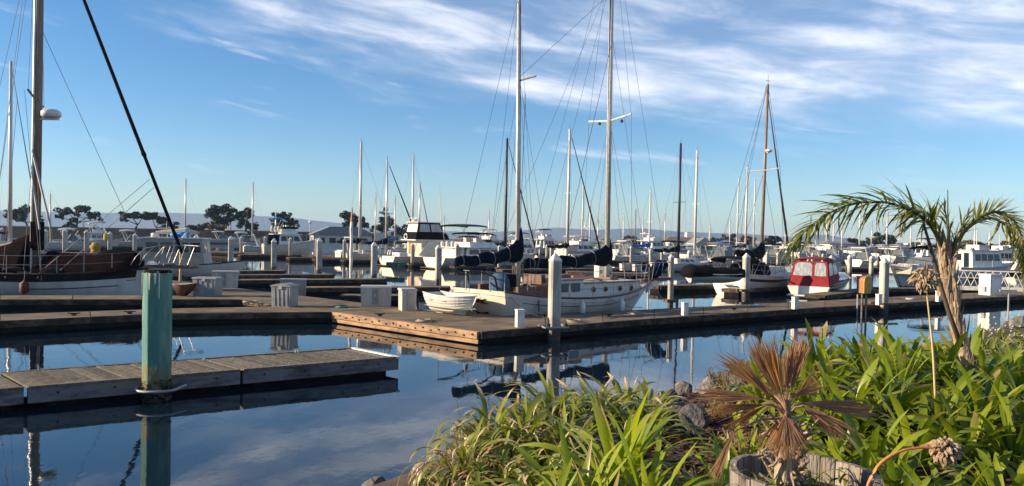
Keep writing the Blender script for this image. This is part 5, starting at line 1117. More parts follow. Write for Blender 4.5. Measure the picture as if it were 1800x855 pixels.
# ------------------------------------------------------------------ other motor boats
cl = [
 (888, 452, 950, 30, 'white flybridge cruiser with black window canvas, just right of the mizzen mast', dict(top=408, style='fly', canvas='black_canvas', fb=1.4, B=3.8)),
 (938, 447, 985, 32, 'small bimini-topped cruiser between the two ketch masts', dict(top=402, style='fly', canvas='green_canvas', fb=1.3, B=3.4, biz=4.3)),
 (985, 456, 1060, 30, 'broad white cruiser under cream canvas left of the main mast', dict(top=412, style='fly', canvas='tan_canvas', fb=1.5, aft='canvas', B=4.2, biz=3.6)),
 (1122, 450, 1180, 33, 'white yacht with radar arch behind the blue tarpaulin', dict(top=408, style='fly', canvas=None, fb=1.5, B=4)),
 (143, 437, 218, 22, 'white motor yacht with stepped cabin between the left trees', dict(top=388, style='fly', canvas='grey_canvas', fb=1.45, B=3.8)),
 (838, 447, 890, 34, 'white yacht half hidden behind the mizzen sail cover', dict(top=402, style='fly', canvas='tan_canvas', fb=1.4, B=3.8)),
 (1428, 449, 1475, 20, 'white cruiser with blue canvas far behind the palm frond', dict(style='express', canvas='cyan_tarp', fb=1.3, aft='canvas', B=3.2)),
 (1468, 449, 1520, 20, 'pale cruiser with blue side canvas far behind the palm frond', dict(style='express', canvas='blue_canvas', fb=1.3, B=3.4)),
 (1500, 471, 1545, 40, 'small white runabout with dark windows beside the pile with the white box', dict(style='express', canvas=None, fb=1.0, B=2.4, L_=5.5)),
 (1560, 463, 1600, 30, 'white cruiser with a red stripe left of the navy-hulled one', dict(style='express', canvas='grey_canvas', fb=1.2, B=3, L_=7)),
 (1606, 460, 1650, 25, 'flybridge cruiser with navy bimini above the navy-hulled cruiser', dict(top=418, style='fly', canvas='navy_canvas', fb=1.3, B=3.4, L_=8)),
 (1668, 489, 1730, 14, 'white pilothouse cruiser with blue curtains right of the palm trunk', dict(style='trawler', canvas=None, fb=1.15, B=3.0, L_=7.2)),
 (1726, 478, 1770, 20, 'rounded white cabin cruiser behind the gangway', dict(style='trawler', canvas=None, fb=1.1, B=2.8, L_=6.5)),
 (1768, 480, 1850, 10, 'white cruiser under bright blue tarpaulins at the right edge', dict(style='express', canvas='cyan_tarp', fb=1.3, B=3.4, L_=9)),
 (1236, 470, 1290, 35, 'small white cruiser behind the black-covered tender', dict(style='express', canvas='grey_canvas', fb=1.0, B=2.8, L_=7)),
 (1040, 446, 1085, 30, 'white cruiser glimpsed just right of the main mast', dict(style='express', canvas='tan_canvas', fb=1.2, B=3, L_=8)),
 (1078, 452, 1120, 30, 'white cruiser left of the blue tarpaulin', dict(style='express', canvas=None, fb=1.2, B=3, L_=8)),
 (1395, 456, 1432, 25, 'white cruiser left of the blue canvas ones, above the red canvas', dict(style='express', canvas='navy_canvas', fb=1.2, B=3, L_=8)),
 (594, 458, 640, 30, 'small white runabout with its outboard tilted up, just left of the weathered post', dict(style='express', canvas=None, fb=1.1, B=2.6, L_=5)),
 (712, 438, 752, 30, 'grey-topped cruiser peeping left of the sportfisher bridge', dict(style='trawler', canvas=None, fb=1.2, B=3, L_=9)),
 (1580, 445, 1622, 25, 'white trawler with square wheelhouse behind the palm crown', dict(style='trawler', canvas=None, fb=1.3, B=3.4, L_=9)),
 (1690, 458, 1740, 15, 'pale cruiser behind the pilothouse cruiser', dict(style='express', canvas='tan_canvas', fb=1.2, B=3, L_=8)),
 (1290, 452, 1330, 35, 'white cruiser far behind the black boom cover', dict(style='express', canvas=None, fb=1.2, B=3, L_=8)),
 (92, 441, 135, 15, 'small white cruiser behind the first piles right of the maroon mast', dict(style='express', canvas='grey_canvas', fb=1.2, B=3, L_=6)),
 (200, 436, 240, 15, 'low grey-topped cruiser between the wide tree and the forked one', dict(style='express', canvas='grey_canvas', fb=1.1, B=3, L_=6.5)),
 (262, 433, 312, 12, 'white workboat behind the surfboard on the fishing boat roof', dict(style='trawler', canvas=None, fb=1.1, B=3, L_=7)),
 (428, 446, 462, 22, 'white runabout with orange dock timbers behind, right of the densest trees', dict(style='express', canvas=None, fb=1.1, B=2.6, L_=6)),
 (402, 438, 436, 22, 'white open cruiser peeping out between two piles under the densest trees', dict(style='express', canvas='deck_white', fb=1.1, B=2.6, L_=6)),
 (1072, 462, 1104, 28, 'low open boat with a beige cover behind the fat pedestals', dict(style='express', canvas='tan_canvas', fb=.9, B=2.4, L_=6)),
 (1158, 456, 1196, 28, 'white cruiser with a navy top right behind the blue sail bundle', dict(style='express', canvas='navy_canvas', fb=1.1, B=3, L_=8)),
 (1200, 460, 1240, 30, 'open white boat under the clubhouse windows', dict(style='express', canvas=None, fb=1.0, B=2.6, L_=7)),
 (1250, 456, 1285, 30, 'boat with a blue side cover below the round dark tree', dict(style='express', canvas='blue_canvas', fb=1.1, B=2.8, L_=7)),
 (1338, 462, 1372, 35, 'blue-covered runabout right of the black boom cover', dict(style='express', canvas='navy_canvas', fb=1.0, B=2.6, L_=7)),
 (1362, 452, 1394, 30, 'white flybridge boat under the umbrella-shaped tree', dict(top=425, style='fly', canvas=None, fb=1.1, B=3, L_=8)),
 (1440, 462, 1476, 25, 'white boat with a small radar arch above the red canvas top', dict(style='express', canvas=None, fb=1.1, B=2.8, L_=7)),
 (1535, 456, 1570, 25, 'white boat under the low white house', dict(style='express', canvas='deck_white', fb=1.1, B=2.8, L_=7)),
 (1628, 470, 1672, 20, 'white cruiser hidden by the palm trunk', dict(style='express', canvas='navy_canvas', fb=1.2, B=3, L_=8)),
 (1745, 464, 1790, 15, 'cream cruiser behind the utility cabinet', dict(style='trawler', canvas=None, fb=1.2, B=3, L_=8)),
 (1322, 446, 1352, 30, 'distant pale cruiser between the brown mast and the umbrella tree', dict(style='express', canvas='tan_canvas', fb=1.2, B=3, L_=8)),
 (800, 447, 832, 32, 'white boat glimpsed between the green-topped cruiser and the mizzen', dict(style='express', canvas='navy_canvas', fb=1.2, B=3, L_=8)),
 (910, 444, 945, 30, 'far white boat right of the mizzen mast', dict(style='express', canvas=None, fb=1.2, B=3, L_=9)),
 (1090, 447, 1120, 30, 'far boat with a tan top in front of the dark shrub', dict(style='express', canvas='tan_canvas', fb=1.2, B=3, L_=8)),
 (1175, 449, 1210, 30, 'far boat with a white arch below the clubhouse, on its left', dict(style='express', canvas=None, fb=1.2, B=3, L_=8)),
 (1212, 450, 1240, 30, 'far navy-covered boat below the clubhouse, on its right', dict(style='express', canvas='navy_canvas', fb=1.2, B=3, L_=7)),
 (1262, 446, 1290, 30, 'far cream boat in front of the round dark tree', dict(style='express', canvas='tan_canvas', fb=1.2, B=3, L_=8)),
 (1382, 446, 1410, 28, 'far white boat behind the palm frond tip', dict(style='express', canvas='grey_canvas', fb=1.3, B=3, L_=8)),
 (1410, 463, 1440, 25, 'white boat just above the left end of the red canvas', dict(style='express', canvas='deck_white', fb=1.0, B=2.8, L_=7)),
 (1525, 446, 1556, 25, 'far blue-topped boat left of the largest right-hand tree', dict(style='express', canvas='blue_canvas', fb=1.3, B=3, L_=8)),
 (1640, 451, 1672, 20, 'far boat with a navy cover behind the palm crown', dict(style='express', canvas='navy_canvas', fb=1.3, B=3, L_=8)),
 (364, 428, 412, 10, 'low white cruiser in the slips under the densest trees', dict(style='express', canvas='grey_canvas', fb=1.1, B=3, L_=8)),
]
for px0, py0, px1, h, lb, kw in cl: cruiser(px0, py0, px1, h, lb, **kw)
# ------------------------------------------------------------------ sailing boats
SB = [
 (606, 460, 700, 26, 632, 250, 'white sloop with navy boom cover and the tallest mast left of centre', dict(mw=5, cover='navy_canvas', bz=1, sp=.42)),
 (655, 462, 735, 27, 668, 280, 'sloop with a slim mast and long navy cover left of the sportfisher', dict(mw=3.5, furl='navy_canvas', cover='navy_canvas')),
 (690, 446, 760, 26, 724, 272, 'sloop whose mast rises behind the sportfisher radar', dict(mw=3.6, cover=None)),
 (700, 443, 760, 24, 736, 320, 'sloop with a dark forestay just right of the mast behind the sportfisher', dict(mw=3, cover=None, furl='dark_wire')),
 (868, 462, 940, 28, 873, 243, 'sloop with a black mast and teal mast wrap left of the mizzen', dict(mw=5, mm='black_mast', cover='green_canvas', furl='green_canvas')),
 (975, 470, 1050, 26, 997, 227, 'sloop with a pale leaning mast and navy cover between the ketch masts', dict(mw=5.5, mm='white_mast', cover='navy_canvas', furl='dark_wire')),
 (1010, 450, 1060, 28, 1019, 325, 'sloop with a thin white mast behind the cream canvas cruiser', dict(mw=3, mm='white_mast', cover=None)),
 (1022, 452, 1075, 28, 1036, 356, 'sloop with a three-bladed wind generator beside the main mast', dict(mw=3, mm='white_mast', cover=None, wind=True)),
 (1052, 448, 1100, 28, 1060, 345, 'sloop with a dark thin mast directly behind the main mast', dict(mw=2.5, mm='black_mast', cover=None)),
 (1100, 446, 1150, 28, 1116, 368, 'sloop with a short brown mast over the dark shrubs', dict(mw=2.2, mm='wood_mast', cover=None)),
 (1106, 460, 1180, 28, 1141, 334, 'sloop with bright blue crumpled boom cover behind the ketch bow', dict(mw=3.5, mm='white_mast', cover='blue_canvas')),
 (1150, 478, 1250, 34, 1192, 252, 'sloop with a tall black mast behind the ketch bowsprit', dict(mw=5, mm='black_mast', cover='navy_canvas', fbs=.9)),
 (1185, 470, 1260, 34, 1221, 264, 'sloop with a tall white mast left of the clubhouse gable', dict(mw=5, mm='white_mast', cover=None)),
 (1268, 450, 1320, 30, 1295, 313, 'sloop with a thin white mast, leftmost behind the black boom cover', dict(mw=3, mm='white_mast', cover=None)),
 (1275, 456, 1330, 30, 1310, 294, 'sloop with a pale mast, middle one behind the black boom cover', dict(mw=4, mm='white_mast', cover='navy_canvas')),
 (1290, 448, 1340, 30, 1324, 312, 'sloop with a leaning thin mast nearest the brown mast', dict(mw=2.6, mm='white_mast', cover=None)),
 (310, 428, 360, 12, 325, 315, 'small sloop with a lone thin mast between the first and second tree groups', dict(mw=3, cover='navy_canvas')),
 (425, 430, 470, 12, 443, 321, 'small white sloop with a thin mast in front of the big tree group', dict(mw=3, cover=None)),
 (-5, 436, 60, 10, 17, 108, 'sloop at the far left edge with a pale mast and dark furled sail', dict(mw=6.5, mm='aluminium', cover='navy_canvas', furl='grey_canvas')),
 (68, 438, 112, 12, 48, 340, 'plain white sailing hull between the maroon mast and the first piles', dict(mw=2.5, cover=None)),
 (1500, 448, 1540, 25, 1509, 352, 'sloop with a thin mast behind the palm frond leaflets', dict(mw=2.5, mm='white_mast', cover='blue_canvas')),
 (1540, 452, 1590, 25, 1558, 372, 'sloop with a grey mast beside the dark trees on the right', dict(mw=3, cover=None)),
 (1415, 450, 1450, 25, 1420, 380, 'sloop with a thin mast left of the blue canvas cruisers', dict(mw=2.2, mm='white_mast', cover=None)),
 (1440, 446, 1480, 25, 1452, 376, 'sloop with a pale short mast between the blue canvas cruisers', dict(mw=2.2, mm='white_mast', cover=None)),
 (640, 452, 680, 25, 652, 342, 'sloop with a thin bare mast between the weathered post and the sportfisher', dict(mw=2.2, mm='aluminium', cover=None)),
 (678, 445, 715, 25, 690, 346, 'sloop with a thin grey mast beside the tiered conifer', dict(mw=2.2, mm='aluminium', cover='blue_canvas')),
 (1080, 445, 1115, 25, 1095, 378, 'distant sloop with a hair-thin mast above the small white shed', dict(mw=2.2, mm='white_mast', cover=None)),
 (1118, 448, 1150, 25, 1128, 382, 'distant sloop with a short pale mast left of the radar-arch yacht', dict(mw=2.2, mm='white_mast', cover='navy_canvas')),
 (1152, 450, 1185, 25, 1168, 372, 'distant sloop with a thin mast left of the clubhouse roof', dict(mw=2.2, mm='aluminium', cover=None)),
 (1236, 450, 1262, 25, 1245, 396, 'distant sloop with a short mast in front of the brownish bare tree', dict(mw=2.2, mm='white_mast', cover=None)),
 (1266, 448, 1292, 25, 1282, 382, 'distant sloop with a thin mast in front of the round dark tree', dict(mw=2.2, mm='white_mast', cover=None)),
 (1370, 450, 1396, 25, 1380, 388, 'distant sloop with a thin mast right of the umbrella-shaped tree', dict(mw=2.2, mm='aluminium', cover=None)),
 (1455, 450, 1482, 25, 1464, 386, 'distant sloop with a thin mast above the long pale building', dict(mw=2.2, mm='white_mast', cover='blue_canvas')),
 (1470, 452, 1500, 25, 1479, 392, 'distant sloop with a short thin mast right of the long pale building', dict(mw=2.2, mm='white_mast', cover=None)),
 (1520, 452, 1552, 25, 1531, 388, 'distant sloop with a thin mast left of the largest right-hand tree', dict(mw=2.2, mm='aluminium', cover=None)),
 (1590, 452, 1620, 25, 1600, 392, 'distant sloop with a thin mast left of the palm crown', dict(mw=2.2, mm='white_mast', cover=None)),
 (1700, 458, 1735, 25, 1712, 396, 'distant sloop with a thin mast just right of the palm crown', dict(mw=2.2, mm='white_mast', cover='navy_canvas')),
 (1724, 460, 1760, 25, 1738, 402, 'distant sloop with a short mast under the right palm frond', dict(mw=2.2, mm='white_mast', cover=None)),
 (845, 446, 880, 25, 855, 372, 'distant sloop with a thin mast left of the black mast with the teal wrap', dict(mw=2.2, mm='aluminium', cover=None)),
 (1032, 446, 1062, 25, 1050, 385, 'distant sloop with a thin mast left of the ketch main mast', dict(mw=2.2, mm='aluminium', cover=None)),
 (470, 436, 500, 25, 482, 372, 'distant sloop with a thin mast left of the rounded tree', dict(mw=2.2, mm='aluminium', cover=None)),
 (765, 446, 800, 25, 778, 380, 'distant sloop with a thin mast between sportfisher and green-topped cruiser', dict(mw=2.2, mm='aluminium', cover=None)),
 (395, 426, 430, 12, 402, 378, 'small sloop with a very short mast in the densest tree shade', dict(mw=2.2, cover=None)),
]
for px0, py0, px1, h, mpx, top, lb, kw in SB: sailboat(px0, py0, px1, h, mpx, top, lb, **kw)
# yellow bag and its neighbours on the dock behind the maroon ketch
c = atd(168, 444, 66); t = thing('canvas_bag', c, 0, 'crumpled yellow bag on the dock behind the dark foredeck cover', 'bag'); s_ = 66/1400; rg = []
rd = random.Random(2)
for i in range(7): z = i/6*17*s_; r = s_*(9 if i < 5 else 6.5)*rd.uniform(.85, 1.1); rg.append([(r*math.cos(a)*rd.uniform(.88, 1.1), r*.7*math.sin(a), z) for a in [q*.628 for q in range(10)]])
MB().loft(rg).build('body', 'yellow_bag', t, smooth=True); MB().tube([(-.2, -.25, .5), (0, -.34, .62), (.2, -.25, .5)], .03).build('strap', 'tan_stem', t)
for px, py, lb in [(186, 424, 'yellow dock light on a stub left of the first trees'), (1193, 466, 'small yellow tank beside the black mast')]:
    c = atd(px, py, 75); t = thing('float_buoy', c, 0, lb, 'buoy'); MB().lathe([(.1, 0), (.2, .1), (.2, .6), (.05, .75)], n=10).build('body', 'yellow_paint', t); MB().tube([(0, 0, -.7), (0, 0, .1)], .05).build('stem', 'plank', t)
# ------------------------------------------------------------------ lamps, buildings, trees on land
def lamp(px, base, top, label, arms=((-1, .8), (1, .8)), d=200, xarms=()):
    c = atd(px, base, d); c2 = atd(px, top, d); h = c2.z-c.z; t = thing('street_lamp', c, 0, label, 'street lamp', 'lamp posts on the shore')
    MB().tube([(0, 0, 0), (0, 0, h)], .16, 6, .09).build('post', 'white_mast', t)
    for s, a in arms: MB().tube([(0, 0, h*.78), (s*a, 0, h*.84), (s*(a+.7), 0, h*.85)], .09, 5).build('arm', 'white_mast', t); MB().box(s*(a+.7)-.45, s*(a+.7)+.45, -.2, .2, h*.85-.02, h*.85+.16).build('lamp_head', 'gelcoat', t)
lamp(398, 407, 358, 'white double-armed lamp post in the densest trees')
lamp(147, 402, 379, 'small white post between the leftmost spreading tree branches', arms=((-1, .3), (1, .3)))
lamp(678, 418, 368, 'lamp post with thin arms by the conifer left of the sportfisher')
lamp(1205, 425, 408, 'small lamp above the clubhouse', d=215)
for px, by, ty, lb in [(801, 0, 0, '')]: pass
t = thing('street_lamp', atd(545, 430, 130), 0, 'round-headed lamp above the trawler', 'street lamp'); h = atd(545, 392, 130).z-t.location.z
MB().tube([(0, 0, 0), (0, 0, h)], .09, 6).build('post', 'grey_paint', t); MB().lathe([(.1, 0), (.32, .15), (.3, .4), (.05, .5)], (0, 0, h-.1), 10).build('lamp_head', 'gelcoat', t)
def house(px0, px1, base, eave, ridge_, d, label, wm='clapboard', rm='roof_brown', gable='hip', wins=6, dep=8):
    a = atd(px0, base, d); b = atd(px1, base, d); w_ = b.x-a.x; he = atd(px0, eave, d).z-a.z; hr = atd(px0, ridge_, d).z-a.z
    a.z -= .5; he += .5; hr += .5; t = thing('house', a, 0, label, 'building')
    wl = MB().box(0, w_, 0, dep, 0, he).build('wall', wm, t); n = wins
    for i in range(n): x = w_*(i+.5)/n; f = MB().box(x-w_/n*.28, x+w_/n*.28, -.08, -.003, he*.45, he*.78).build('window', 'white_paint', t); MB().box(x-w_/n*.22, x+w_/n*.22, -.10, -.083, he*.5, he*.74).build('pane', 'glass_dark', f)
    e = .6
    if gable == 'hip': MB().hexa([(-e, -e, he+.003), (w_+e, -e, he+.003), (w_+e, dep+e, he+.003), (-e, dep+e, he+.003), (w_*.15, dep*.45, hr), (w_*.85, dep*.45, hr), (w_*.85, dep*.55, hr), (w_*.15, dep*.55, hr)]).build('roof', rm, t)
    else:
        MB().prismy([(-e, he-.1), (w_+e, he-.1), (w_/2+.1, hr), (w_/2-.1, hr)], -e, dep+e).build('roof', rm, t)
    return t, w_, he, hr
t, w_, he, hr = house(1174, 1236, 438, 423, 416, 160, 'long cream clubhouse with brown hip roof behind the ketch bowsprit', wins=7)
MB().box(w_*.62, w_*.80, 3, 5, hr*.93, hr+.9).build('cupola', 'clapboard', t)
t, w_, he, hr = house(1222, 1252, 440, 432, 418, 140, 'blue-grey gabled boathouse on posts beside the clubhouse', 'blue_siding', 'roof_grey', 'gable', 2)
for i in range(4): MB().box(w_*(i+.1)/3.6, w_*(i+.1)/3.6+.35, -.5, -.15, -2.2, .4).build('stilt', 'roof_brown', t)
house(1514, 1550, 446, 439, 434, 150, 'low white house with a shallow gable behind the small far piles', 'clapboard', 'roof_grey', 'gable', 3)
house(1577, 1604, 452, 435, 432, 150, 'square cream building behind the palm crown', 'clapboard', 'roof_grey', 'hip', 2)
house(686, 702, 424, 413, 407, 215, 'tiny pale gabled house between conifer and sportfisher', 'clapboard', 'roof_grey', 'gable', 2)
house(1085, 1108, 442, 434, 430, 190, 'small white shed behind the dark shrubs', 'clapboard', 'roof_brown', 'gable', 2)
t, w_, he, hr = house(1458, 1500, 441, 428, 424, 170, 'long pale building with cars of blue tarps in front, behind the palm frond'.replace('cars of ', ''), 'clapboard', 'roof_grey', 'hip', 5)
# foliage: thousands of little leaf faces spread through clumps
def crown(name, root, clumps, m, n, sz, rd):
    g = MB()
    tot = sum(c[3]*c[5] for c in clumps)
    for cx, cy, cz, rx, ry, rz in clumps:
        k = int(n*rx*rz/tot)
        for _ in range(k):
            while True:
                v = Vector((rd.uniform(-1, 1), rd.uniform(-1, 1), rd.uniform(-1, 1)))
                if v.length < 1: break
            v = v.normalized()*(v.length**.45); q = v.normalized()
            p = Vector((cx+v.x*rx, cy+v.y*ry, cz+v.z*rz)); a = Vector((rd.gauss(0, 1), rd.gauss(0, 1), rd.gauss(0, .6))).normalized(); b = (q+Vector((rd.gauss(0, .5), rd.gauss(0, .5), rd.gauss(0, .5)))).cross(a).normalized(); s = sz*rd.uniform(.5, 1.3)
            g.add([p-a*s, p+b*s*.6, p+a*s, p-b*s*.6], [(0, 1, 2, 3)])
    return g.build(name, m, root)
def tree(px, base, d, spec, label, m='dark_foliage', seed=1, name='tree', dens=1.0, lean=0, group='trees on the shore'):
    """spec: clumps as (photo x, photo y, half width px, half height px)"""
    rd = random.Random(seed); c = atd(px, base, d); t = thing(name, c, 0, label, 'tree', group); s = d/1400
    cl = []
    for x, y, rx, rz in spec:
        p = atd(x, y, d)-c
        for _ in range(8):
            k = rd.uniform(.24, .46); cl.append((p.x+rd.uniform(-.85, .85)*rx*s, rd.uniform(-.6, .6)*rx*s, p.z+rd.uniform(-.7, .7)*rz*s, rx*s*k, rx*s*k, rz*s*k*1.1))
        cl.append((p.x, 0, p.z, rx*s*.5, rx*s*.45, rz*s*.45))
    g = MB(); top = sum((Vector((q[0], q[1], q[2])) for q in cl), Vector())/len(cl); fk = Vector((top.x*.35+lean*s, 0, top.z*.42))
    g.tube([(0, 0, -.6), (fk.x*.35, 0, fk.z*.5), fk], [.055*top.z+.12, .045*top.z+.1, .035*top.z+.08], 7)
    g.build('trunk', 'bark', t, smooth=True)
    for x, y, rx, rz in spec:
        p = atd(x, y, d)-c; mid = fk.lerp(p, .5)+Vector((0, rd.uniform(-.4, .4), -rd.uniform(0, .1)*p.z)); r = .022*top.z+.06
        MB().tube([fk-Vector((0, 0, .1)), mid, p], [r, r*.7, r*.35], 6).build('limb', 'bark', t, smooth=True)
    crown('crown', t, cl, m, int(1700*dens), .34*d/200*1.05, rd); return t
D0 = 197
tree(134, 401, D0, [(118, 372, 18, 9), (140, 366, 18, 8), (160, 378, 14, 8), (104, 380, 8, 7), (176, 386, 6, 5)], 'wide flat-topped dark tree, left of the white motor yacht mast', seed=1)
tree(118, 402, D0, [(122, 396, 10, 6), (128, 388, 7, 5)], 'low dark bush under the wide flat-topped tree', seed=2, dens=.5)
tree(238, 405, D0, [(228, 378, 14, 6), (252, 380, 16, 6), (218, 384, 7, 6)], 'spreading dark tree with forked bare trunk, left of the pair before the bay', seed=3, lean=6)
tree(278, 406, D0, [(268, 380, 15, 8), (284, 388, 12, 7), (300, 396, 12, 5), (310, 403, 6, 3)], 'wind-leaning dark tree, right of the pair before the bay', seed=4, lean=-8)
tree(345, 408, D0, [(345, 401, 14, 5), (358, 398, 9, 7)], 'low dark bush at the foot of the big tree group, on its left', seed=5, dens=.6)
tree(384, 409, D0, [(370, 376, 16, 14), (390, 370, 18, 11), (385, 390, 18, 12), (405, 382, 12, 14)], 'tall dense dark tree, left half of the biggest group', seed=6, dens=1.5)
tree(384, 410, D0-3, [(378, 398, 14, 6), (392, 400, 10, 5)], 'olive-brown bush in front of the biggest tree group', 'brown_foliage', seed=7, dens=.6)
tree(432, 411, D0, [(420, 378, 14, 12), (436, 375, 12, 9), (430, 392, 16, 10), (445, 396, 8, 9)], 'dense dark tree, right half of the biggest group', seed=8, dens=1.3)
tree(499, 413, D0, [(490, 383, 13, 10), (505, 381, 12, 8), (515, 392, 9, 8), (485, 398, 8, 5), (499, 394, 12, 8)], 'rounded dark tree above the trawler with the blue bimini', seed=9, dens=1.1)
tree(622, 416, D0, [(612, 380, 13, 9), (630, 386, 12, 12), (640, 396, 9, 12), (618, 396, 14, 12)], 'dark tree behind the weathered post', seed=10, dens=1.1)
tree(672, 419, D0+10, [(665, 400, 14, 11), (700, 404, 14, 12), (682, 396, 14, 12)], 'broad dark tree behind the slim masts left of the sportfisher', seed=11, dens=1.1)
tree(676, 420, D0+8, [(676, 368, 5, 3), (678, 376, 9, 3), (674, 384, 12, 3), (680, 392, 12, 4)], 'sparse tiered conifer rising above the broad dark tree', seed=12, dens=.45, name='conifer')
tree(48, 401, D0, [(20, 376, 14, 9), (45, 372, 18, 11), (35, 386, 18, 9), (70, 384, 8, 8)], 'thin-leaved grey-green tree behind the maroon ketch mast', 'green_foliage', seed=13, dens=.8)
tree(1110, 436, 215, [(1103, 420, 8, 7), (1114, 419, 9, 8), (1122, 427, 6, 5)], 'small dark shrub behind the radar-arch yacht', seed=14, dens=.6)
tree(1268, 440, 210, [(1262, 424, 10, 9), (1278, 420, 12, 8), (1284, 430, 10, 8), (1270, 432, 10, 8)], 'round dark tree right of the boathouse gable', seed=15)
tree(1240, 440, 215, [(1225, 424, 12, 8), (1240, 426, 12, 10), (1248, 434, 8, 6)], 'brownish bare tree behind the boathouse gable', 'brown_foliage', seed=16)
tree(1302, 440, 215, [(1292, 430, 10, 9), (1310, 424, 14, 9), (1322, 428, 10, 10)], 'brown leafless-looking tree behind the white masts', 'brown_foliage', seed=17)
tree(1358, 440, 212, [(1350, 425, 11, 6), (1366, 424, 11, 6), (1358, 418, 8, 4)], 'umbrella-shaped dark tree right of the brown mast', seed=18)
tree(1395, 442, 215, [(1386, 432, 12, 7), (1400, 430, 12, 8)], 'low brown tree behind the palm frond tip', 'brown_foliage', seed=19)
tree(1425, 446, 215, [(1418, 432, 12, 6), (1430, 434, 10, 6)], 'low brown tree above the red canvas', 'brown_foliage', seed=25)
tree(1510, 448, 212, [(1500, 428, 12, 8), (1516, 432, 10, 8)], 'dark tree left of the tall mast behind the palm frond', 'green_foliage', seed=20)
tree(1545, 448, 212, [(1538, 424, 12, 9), (1552, 418, 14, 9), (1566, 424, 12, 10), (1548, 434, 16, 9)], 'largest dark tree behind the palm frond', seed=21, dens=1.2)
for i, (a, y, lb) in enumerate([(1600, 440, 'low hedge-like tree just left of the palm crown'), (1640, 441, 'low hedge-like tree hidden by the palm crown'), (1690, 434, 'olive tree mass behind the palm trunk top'), (1730, 436, 'olive tree mass right of the palm trunk top')]):
    tree(a, 451, 225, [(a-14, y-2, 16, 8), (a+6, y-4, 16, 9), (a+18, y, 12, 8)], lb, 'green_foliage' if i < 2 else 'brown_foliage', seed=30+i, dens=1)
tree(1790, 452, 220, [(1776, 432, 12, 8), (1795, 428, 14, 9), (1812, 430, 14, 10)], 'dark tree at the right picture edge', seed=40)
# ------------------------------------------------------------------ foreground plants
def gpt(px, d):
    """ground under photo column px at forward distance d"""
    p = atd(px, 600, d); return Vector((p.x, d, ground(p.x, d)))
def leafmesh(kind, bend, W, m, seed, dry=False, n=9):
    rd = random.Random(seed); g = MB(); g.t = []; a = math.pi/2; x = z = y = 0.0; rows = []; tw = rd.uniform(-.5, .5); kink = rd.choice([.5, .6, .7])
    for i in range(n+1):
        t = i/n; e0 = .68 if kind == 'broad' else .55; w = W*(min(1, .6+t*1.1))*(1 if t < e0 else max(.0, 1-((t-e0)/(1-e0))**(2.6 if kind == 'broad' else 1.7)))
        w = max(w, .0012); th = tw*t; dx, dz = math.cos(a), math.sin(a)
        nx, nz = -dz, dx                       # upper face normal in the bend plane
        fold = .28*(1-t*.6)*w
        c = Vector((x, y, z)); sd = Vector((nx*math.sin(th)*-1, math.cos(th), nz*math.sin(th)*-1)); nn = Vector((nx, 0, nz))
        g.v += [tuple(c+sd*w+nn*fold), tuple(c), tuple(c-sd*w+nn*fold)]; g.t += [t]*3
        st = 1/n; x += dx*st; z += dz*st; y += rd.uniform(-.012, .012)*(3 if dry else 1)
        a -= bend/n*(1.0+.7*t)*(2.2 if (dry and abs(t-kink) < .12) else 1)
    for i in range(n):
        for j in range(2): q = i*3+j; g.f.append((q, q+1, q+4, q+3))
    g.sm = True; return g.mesh('leaf', m)
LM = {}
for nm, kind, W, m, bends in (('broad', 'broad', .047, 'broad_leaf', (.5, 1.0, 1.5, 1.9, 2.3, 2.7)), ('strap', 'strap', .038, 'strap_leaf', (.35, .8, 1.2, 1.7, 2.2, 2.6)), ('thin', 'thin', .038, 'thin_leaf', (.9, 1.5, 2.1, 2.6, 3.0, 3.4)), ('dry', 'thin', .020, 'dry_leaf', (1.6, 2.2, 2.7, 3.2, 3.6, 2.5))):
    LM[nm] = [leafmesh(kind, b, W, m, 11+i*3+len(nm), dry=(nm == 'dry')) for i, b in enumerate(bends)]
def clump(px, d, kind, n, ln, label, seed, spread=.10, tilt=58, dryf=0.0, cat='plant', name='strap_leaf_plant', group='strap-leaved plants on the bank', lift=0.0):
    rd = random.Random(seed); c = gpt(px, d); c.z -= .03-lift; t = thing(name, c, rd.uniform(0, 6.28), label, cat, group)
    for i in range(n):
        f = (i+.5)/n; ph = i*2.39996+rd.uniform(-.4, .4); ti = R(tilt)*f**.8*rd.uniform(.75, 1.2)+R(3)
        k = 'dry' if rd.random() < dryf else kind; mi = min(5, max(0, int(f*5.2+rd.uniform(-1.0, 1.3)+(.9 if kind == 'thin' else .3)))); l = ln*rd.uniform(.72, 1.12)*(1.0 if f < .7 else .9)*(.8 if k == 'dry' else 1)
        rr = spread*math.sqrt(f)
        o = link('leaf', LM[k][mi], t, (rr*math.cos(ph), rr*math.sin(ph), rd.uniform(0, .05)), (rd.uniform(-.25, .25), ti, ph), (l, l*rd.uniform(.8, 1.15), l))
    return t
